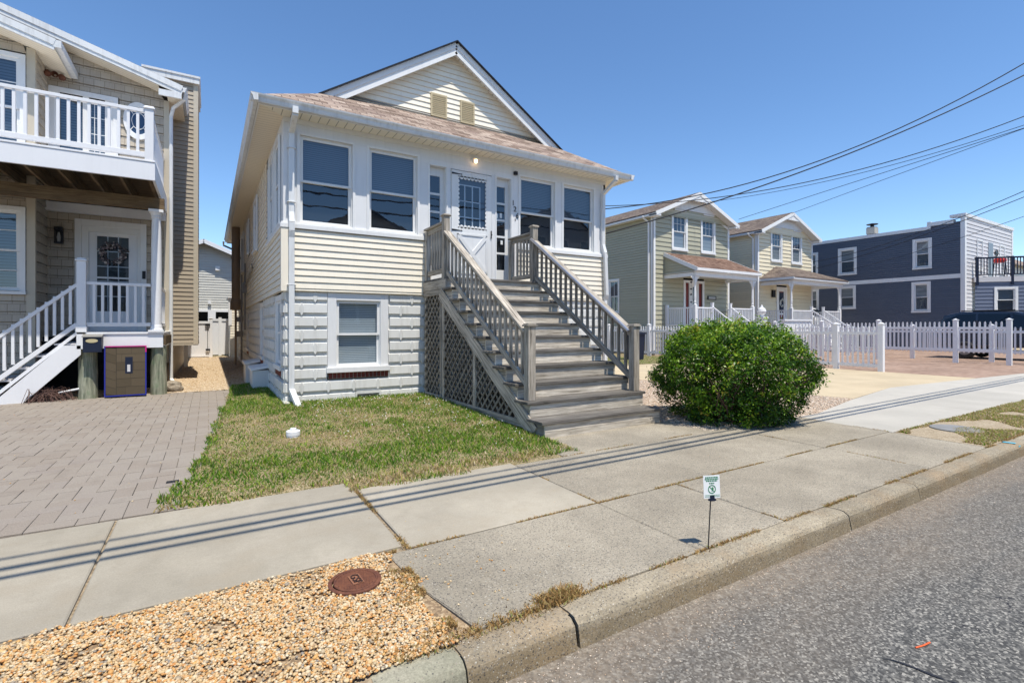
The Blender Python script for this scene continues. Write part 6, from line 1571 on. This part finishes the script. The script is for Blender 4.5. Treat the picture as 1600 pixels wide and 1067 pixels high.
# white planter and lamp post by the sage cottage
t = thing('planter_wall', 'low long white planter between the two cottages', 'planter', (23, 12.6, 0))
mb = MB(); mb.box(22.0, 24.2, 12.55, 12.75, .9, 1.55); mb.build('box', M['white'], t); mb = MB(); mb.box(21.95, 24.25, 12.5, 12.8, 1.55, 1.62); mb.box(22.0, 22.1, 12.55, 12.65, 0, .9); mb.box(24.1, 24.2, 12.55, 12.65, 0, .9); mb.build('rim', M['vinyl'], t)
t = thing('newel_finial_post', 'stout white post with a ball finial left of the planter', 'post', (20.2, 12.5, 0))
mb = MB(); mb.box(20.07, 20.37, 12.36, 12.66, 0, 1.65); mb.box(20.03, 20.41, 12.32, 12.70, 1.65, 1.72); mb.build('shaft', M['white'], t)
mb = MB(); mb.lathe((20.22, 12.51, 1.72), [(.09, 0), (.07, .05), (.15, .12), (.18, .22), (.15, .33), (.06, .40), (.03, .48), (0, .52)], 14); mb.build('finial', M['white'], t)
# bin near the driveway
t = thing('waste_bin', 'tall black waste bin standing before the left end of the picket fence', 'bin', (14.6, 13.6, 0))
mb = MB(); mb.hexa([Vector((14.18+a*s_, 14.0+b*s_, z)) for z, s_ in ((.02, .85), (1.0, 1)) for b in (-.3, .3) for a in (-.28, .28)]); mb.build('body', M['navy'], t)
mb = MB(); mb.hexa([Vector((14.18+a, 14.0+b, z+(.08 if b > 0 else 0))) for z in (1.0, 1.06) for b in (-.34, .32) for a in (-.31, .31)]); mb.build('lid', M['navy'], t)

# ------------------------------------------------------------ BLUE HOUSE
bh = thing('blue_house', 'slate blue flat roofed two storey house with a stepped white parapet', 'house', (33, 9.52, 0))
BXx, BYf, BZ = 33.0, 9.52, 7.0
Fbl = FR((BXx, 0), (0, 1), (-1, 0)); Fbf = FR((0, BYf), (1, 0), (0, -1))
bw = [(15.38, 14.55, 4.5, 5.95, 0), (11.60, 10.95, 4.5, 5.95, 0), (15.38, 14.60, 2.45, 3.66, 0), (11.65, 11.0, 2.15, 3.62, 0), (17.4, 16.75, 4.5, 5.9, 0), (17.3, 16.7, 2.4, 3.6, 0)]
hol = [(b, a, c, d) for a, b, c, d, e in bw]
def toplim(y): return 6.75
mb = MB(); siding(mb, Fbl, .2, 3.80, (BYf+.12, 24), .115, .024, holes=hol); siding(mb, Fbl, 4.02, 6.50, (BYf+.12, 24), .115, .024, holes=hol, zref=4.02-.115*3); siding(mb, Fbl, 6.50, 6.72, (BYf+.12, 11.0), .115, .016)
mb.build('siding', M['blue'], bh)
mb = MB(); siding(mb, Fbf, .2, 6.95, (BXx+.15, 40.5), .20, .020); mb.build('siding', M['palegrey'], bh)
mb = MB(); mb.box(BXx+.14, 40.4, BYf+.14, 24, .1, 6.5); mb.build('interior_core', M['dark'], bh)
mb = MB(); mb.fb(Fbl, BYf+.12, 24, -.02, .03, 3.80, 4.02)
mb.fb(Fbl, BYf-.03, BYf+.15, -.02, .035, .1, 7.0); mb.fb(Fbf, BXx-.03, BXx+.18, -.02, .035, .1, 7.0); mb.fb(Fbf, 40.35, 40.55, -.02, .035, .1, 6.98)
mb.fb(Fbl, 11.0, 24, -.3, .04, 6.48, 6.66); mb.fb(Fbl, 9.95, 11.0, -.3, .04, 6.66, 6.86); mb.fb(Fbl, 10.9, 11.06, -.3, .045, 6.48, 6.9); mb.fb(Fbl, BYf+.31, 10.1, -.3, .06, 6.95, 7.09); mb.fb(Fbf, BXx-.06, 40.6, -.3, .06, 6.94, 7.10)
mb.build('trim', M['white'], bh)
mb = MB(); mb.box(BXx+.2, 40.4, BYf+.3, 24, 6.52, 6.6); mb.build('roof', M['greysteel'], bh)
for a, b, c, d, e in bw: window(bh, Fbl, b+.02, a-.02, c+.02, d-.02, .5, cas=.12, n=.012, sash=.05, blind='blind_light', lower='blind_in')
for (x0, x1) in ((34.75, 35.45), (38.3, 39.0)): window(bh, Fbf, x0, x1, 4.35, 5.85, 0, cas=.08, n=.02, sash=.05, blind='blind_light', lower='blind_light')
mb = MB(); mb.fb(Fbf, 36.4, 37.15, .0, .03, 3.9, 5.9); mb.build('door', m_plain('grey_storm_door', (.16, .17, .19), .3), bh)
mb = MB(); mb.fb(Fbf, 37.4, 37.9, .03, .06, 5.35, 5.5); mb.lathe((37.65, BYf-.05, 5.4), [(.18, -.02), (.22, 0), (.18, .02)], 8, 'y'); mb.build('wall_ornament', M['black'], bh)
# chimney on the roof
mb = MB(); mb.box(BXx+.5, BXx+.95, 13.75, 14.15, 6.5, 7.2); chm = mb.build('chimney', M['greysteel'], bh)
mb = MB(); mb.box(BXx+.48, BXx+.97, 13.73, 14.17, 6.8, 7.15); mb.build('chimney_render', M['conc_new'], chm)
mb = MB(); mb.lathe((BXx+.72, 13.95, 0), [(.10, 7.2), (.10, 7.34), (.28, 7.34), (.30, 7.38), (0, 7.44)], 12); mb.build('cowl', M['black'], chm)
# angled wing with roof deck
wo = Vector((34.05, 9.40, 0)); wd = Vector((1.3, -1.5, 0)).normalized(); wnn = Vector((-wd.y*-1, wd.x*-1, 0))
wnn = Vector((wd.y, -wd.x, 0));  # outward (toward camera side)
Fwg = FR((wo.x, wo.y), (wd.x, wd.y), (wnn.x, wnn.y))
wg = MB(); siding(wg, Fwg, .2, 3.62, (0, 4.5), .19, .02, holes=[(.85, 1.75, 2.05, 3.15)]); wgo = wg.build('wing_siding', M['bluegrey'], bh)
window(bh, Fwg, .90, 1.65, 2.10, 3.22, .5, cas=.11, n=.02, sash=.05, blind='blind_in')
mb = MB(); mb.fb(Fwg, -.05, 4.6, -.05, .06, 3.60, 3.86); mb.fb(Fwg, 0, 4.5, -2.5, 0, 3.80, 3.84); mb.build('wing_fascia', M['palegrey'], bh)
mb = MB(); mb.fb(Fwg, -.02, 4.6, -.02, .05, 4.80, 4.88); mb.fb(Fwg, 0, 4.6, .0, .03, 3.95, 4.0)
for k in range(36): mb.fb(Fwg, .1+k*.125, .138+k*.125, .005, .03, 4.0, 4.8)
for k in range(4): mb.fb(Fwg, .02+k*1.45, .13+k*1.45, -.03, .07, 3.45, 4.9)
mb.build('deck_railing', M['navy'], bh)
# grill on the deck
gp = Fwg.p(1.6, -1.1, 3.84); t = thing('grill', 'red lidded barbecue grill on the roof deck behind the dark railing', 'grill', tuple(gp))
mb = MB(); mb.lathe(gp+Vector((0, 0, .95)), [(0, .20), (.16, .17), (.25, .08), (.27, 0), (.22, -.10), (0, -.13)], 14); mb.build('lid', M['redp'], t)
mb = MB()
for k in range(4): a = math.pi/4+k*math.pi/2; mb.tube([gp+Vector((.25*math.cos(a), .25*math.sin(a), .85)), gp+Vector((.33*math.cos(a), .33*math.sin(a), 0))], .02, 6)
mb.build('legs', M['black'], t)
# distant brown roofed house
t = thing('distant_house', 'brown roofed house at the far right beyond the blue house', 'house', (50, 14, 0))
mb = MB(); siding(mb, FR((46, 0), (0, 1), (-1, 0)), 0, 5.6, (11, 18), .2, .02); siding(mb, FR((0, 11), (1, 0), (0, -1)), 0, 5.6, (46, 56), .2, .02); mb.build('siding', M['backsiding'], t)
mb = MB(); roofslab(mb, [(45.6, 10.6, 5.5), (56.4, 10.6, 5.5), (53.0, 14.5, 7.6), (49.0, 14.5, 7.6)], (1, 0, 0)); roofslab(mb, [(45.6, 18.4, 5.5), (45.6, 10.6, 5.5), (49.0, 14.5, 7.6)], (0, 1, 0)); roofslab(mb, [(56.4, 18.4, 5.5), (45.6, 18.4, 5.5), (49.0, 14.5, 7.6), (53.0, 14.5, 7.6)], (1, 0, 0)); mb.build('roof', M['shingle'], t)

# ------------------------------------------------------------ VEHICLES
def vehicle(t, Xl, Xr, Y0, Y1, prof, glassprof, paintm):
    # side profile in (y, z); nose towards -Y ; body tapers inwards above the belt
    mb = MB(); n = len(prof)
    def ring(inset_lo, inset_hi, X, s_):
        return [Vector((X+s_*(inset_lo+(inset_hi-inset_lo)*max(0, (z-1.0)/.8)), y, z)) for y, z in prof]
    L = ring(0, .16, Xl, 1); R_ = ring(0, .16, Xr, -1)
    mb.face(L); mb.face(R_[::-1])
    for i in range(n): j = (i+1) % n; mb.face([L[i], L[j], R_[j], R_[i]])
    mb.build('body', paintm, t, bevel=.04)
    mb = MB()
    for gp_ in glassprof:
        for X, s_ in ((Xl, 1), (Xr, -1)):
            mb.nxt(); mb.face([Vector((X+s_*(.16*max(0, (z-1.0)/.8)-.006), y, z)) for y, z in gp_])
    mb.build('side_windows', M['carglass'], t)
car = thing('parked_car', 'dark blue parked car nose to the street behind the picket fence', 'car', (27, 5.8, 0))
prof = [(y, z*1.09) for y, z in [(3.7, .45), (3.62, .70), (3.75, .95), (4.75, 1.10), (5.60, 1.58), (6.1, 1.72), (7.7, 1.74), (8.25, 1.60), (8.45, 1.05), (8.42, .45)]]
gl = [[(y, z*1.09) for y, z in g_] for g_ in [[(5.05, 1.14), (5.70, 1.54), (6.15, 1.64), (6.15, 1.12)], [(6.22, 1.12), (6.22, 1.64), (7.15, 1.66), (7.15, 1.12)], [(7.22, 1.12), (7.22, 1.66), (7.75, 1.64), (8.18, 1.45), (8.22, 1.14)]]]
vehicle(car, 26.1, 27.95, 3.6, 8.4, prof, gl, M['carpaint'])
mb = MB(); mb.face([(26.25, 4.80, 1.23), (27.8, 4.80, 1.23), (27.72, 5.58, 1.73), (26.33, 5.58, 1.73)]); mb.build('windshield', M['carglass'], car)
for y in (4.6, 7.5):
    for x in (26.08, 27.97):
        mb = MB(); mb.lathe((x, y, .35), [(0, -.11), (.30, -.11), (.35, -.06), (.35, .06), (.30, .11), (0, .11)], 20, 'x'); w_ = mb.build('wheel', M['rubber'], car); mb = MB(); mb.lathe((x, y, .35), [(0, -.118), (.2, -.115), (.2, .115), (0, .118)], 12, 'x'); mb.build('rim', M['greysteel'], w_)
mb = MB(); mb.box(26.22, 26.55, 3.60, 3.68, .70, .85); mb.build('headlight', M['signwhite'], car); mb = MB(); mb.box(27.5, 27.83, 3.60, 3.68, .70, .85); mb.build('headlight', M['signwhite'], car)
mb = MB(); mb.box(26.32, 26.38, 6.1, 7.7, 1.91, 1.95); mb.box(27.67, 27.73, 6.1, 7.7, 1.91, 1.95); mb.build('roof_rack', M['black'], car)
van = thing('parked_van', 'white van parked in the gap between the yellow and blue houses', 'van', (31.8, 18, 0))
prof = [(15.4, .4), (15.3, .9), (15.5, 1.25), (15.8, 1.85), (16.5, 2.4), (17.2, 2.7), (20.8, 2.7), (21.0, .4)]
vehicle(van, 30.75, 32.75, 16.5, 22, prof, [[(16.0, 1.5), (16.5, 2.1), (17.3, 2.1), (17.3, 1.5)]], M['vanpaint'])
mb = MB(); mb.face([(31.0, 15.79, 1.89), (32.5, 15.79, 1.89), (32.45, 16.44, 2.37), (31.05, 16.44, 2.37)]); mb.build('windshield', M['carglass'], van)
for y in (16.4, 20):
    for x in (30.78, 32.72): mb = MB(); mb.lathe((x, y, .36), [(0, -.1), (.36, -.1), (.36, .1), (0, .1)], 16, 'x'); mb.build('wheel', M['rubber'], van)

# ------------------------------------------------------------ UTILITY POLE, WIRES
PX, PY = 24.0, 2.2
t = thing('utility_pole', 'tall brown wooden utility pole with a crossarm beside the kerb, outside the picture', 'utility pole', (PX, PY, 0))
mb = MB(); mb.tube([(PX, PY, -.1), (PX, PY, 12.4)], [.16, .11], 14); mb.build('shaft', M['polewood'], t)
mb = MB(); mb.box(PX-.06, PX+.06, PY-1.2, PY+1.2, 11.3, 11.42); mb.build('crossarm', M['polewood'], t)
def wire(label, A, B, poly, rad, tmax=1.0, twist=False, z0=None, curve=None):
    mb = MB(); pts = []
    N = 36
    for i in range(N+1):
        k = tmax*i/N; z = poly[0]*k*k+poly[1]*k+poly[2]; pts.append((A[0]+(B[0]-A[0])*k, A[1]+(B[1]-A[1])*k, z))
    mb.tube(pts, rad, 6); tag(mb.build('overhead_wire', M['wire'], smooth=True), label, 'wire')
P0 = (PX, PY)
wire('thick topmost wire sagging from the upper right towards the bungalow roof', P0, (8.3, 15), (8.896, -15.39, 11.861), .016)
wire('thick wire just below the topmost one, dropping to the bungalow eave', P0, (8.3, 10), (2.856, -10.336, 11.039), .016)
wire('dark wire in the middle bundle passing low behind the bungalow gutter', P0, (8.3, 16), (6.97, -10.386, 9.338), .013, .95)
wire('thin wire in the middle bundle ending behind the sage cottage peak', P0, (20, 15.4), (2.337, -3.883, 8.73), .010)
wire('thin wire running to the right eave of the sage cottage', P0, (22.9, 15.4), (-.096, -1.637, 8.45), .011)
wire('thin wire running to the peak of the yellow cottage', P0, (27.7, 15.4), (-.056, -1.018, 8.654), .011)
wire('upper of the two wires crossing the blue house front', P0, (31, 16), (2.315, -4.458, 7.309), .014)
wire('second wire from the top crossing the blue house', P0, (31, 15), (1.125, -3.145, 6.916), .014, 1.08)
wire('lowest thin wire crossing the blue house wall', P0, (33, 15), (.982, -2.428, 6.131), .010)
for (y, z, rr, lab) in ((1.70, 4.86, .022, 'lowest thick street cable running over the kerb'), (1.68, 5.25, .026, 'middle thick street cable running over the kerb'), (1.76, 5.46, .016, 'thinner top street cable running over the kerb')):
    mb = MB(); pts = []
    for i in range(71):
        x = -26+50*i/70; pts.append((x, y, z+(.035*(x-4) if x > 4 else .0008*(x-4)**2)))
    mb.tube(pts, rr, 6); tag(mb.build('street_cable', M['wire'], smooth=True), lab, 'cable')

mb = MB(); mb.face([(7.60, 1.765, .006), (7.66, 1.765, .006), (7.66, 1.868, .004), (7.60, 1.868, .004)]); mb.face([(7.60, 1.719, -.10), (7.66, 1.719, -.10), (7.66, 1.735, -.012), (7.60, 1.735, -.012)])
tag(mb.build('paint_mark', m_plain('cyan_spray_paint', (.10, .42, .55), .7)), 'pale blue spray paint mark on the far kerb', 'paint mark')
mb = MB(); pc = [(2.47, .99, .001), (2.50, .955, .004), (2.512, .92, .007), (2.522, .88, .005), (2.53, .83, .008), (2.54, .79, .002), (2.56, .75, .005), (2.58, .70, .001)]
for (xa, ya, wa), (xb, yb, wb) in zip(pc[:-1], pc[1:]): mb.face([(xa-wa, ya, -.126), (xb-wb, yb, -.126), (xb+wb, yb, -.126), (xa+wa, ya, -.126)])
mb.build('road_tar_seam', M['wire'])['kind'] = 'structure'
# road grit against the kerb
pts = []; S_ = []
for _ in range(2600):
    pts.append((random.uniform(.7, 9), 1.71-abs(random.gauss(0, .16)), -.129)); S_.append(random.uniform(.0015, .0042))
pts = np.array(pts); tag(pebbles('road_grit', pts, np.array(S_), rng.random(len(pts)), M['bedgravel']), kind='stuff')
# houses across the street (behind the camera; they show as reflections in the windows)
for (x0, x1, y, h, wall, lab) in ((-9, 1.5, -15, 6.2, 'backsiding', 'off-white two storey house across the street, behind the camera on the left'), (4, 14, -16, 6.8, 'tan', 'tan two storey house across the street, directly behind the camera'), (18.5, 29, -15, 8.6, 'palegrey', 'tall pale grey house across the street, behind the camera on the right')):
    t = thing('opposite_house', lab, 'house', ((x0+x1)/2, y, 0)); Fo = FR((0, y), (1, 0), (0, 1)); c_ = (x0+x1)/2; wz = []
    for zz in np.arange(1.6, h-1.0, 2.7):
        for xx in np.arange(x0+1.0, x1-1.2, 2.3): wz.append((float(xx), float(xx)+1.0, float(zz), float(zz)+1.4))
    mb = MB(); siding(mb, Fo, 0, h, (x0, x1), .2, .02, holes=wz); siding(mb, Fo, h, h+2.2, lambda z: (x0+(z-h)*(x1-x0)/4.6, x1-(z-h)*(x1-x0)/4.6), .2, .02, zref=h)
    mb.box(x0, x1, y-9, y-.16, 0, h); mb.build('siding', M[wall], t)
    for (a, b, c, d) in wz: window(t, Fo, a, b, c, d, .5, cas=.12, n=.02, blind='blind_light', lower='dark')
    mb = MB(); roofslab(mb, [(x0-.4, y+.4, h-.15), (c_, y+.4, h+2.35), (c_, y-9, h+2.35), (x0-.4, y-9, h-.15)], (0, 1, 0)); roofslab(mb, [(x1+.4, y+.4, h-.15), (c_, y+.4, h+2.35), (c_, y-9, h+2.35), (x1+.4, y-9, h-.15)], (0, 1, 0)); mb.build('roof', M['shingle_grey'], t)

# small litter on the road
mb = MB(); c = Vector((2.68, .94, -.126)); mb.tube([c, c+Vector((.05, -.012, 0)), c+Vector((.10, -.018, 0))], .004, 5); tag(mb.build('plastic_straw', M['orangeplastic']), 'orange plastic scrap lying on the asphalt', 'litter')
for o in bpy.data.objects:
    if '_o' in o: del o['_o']
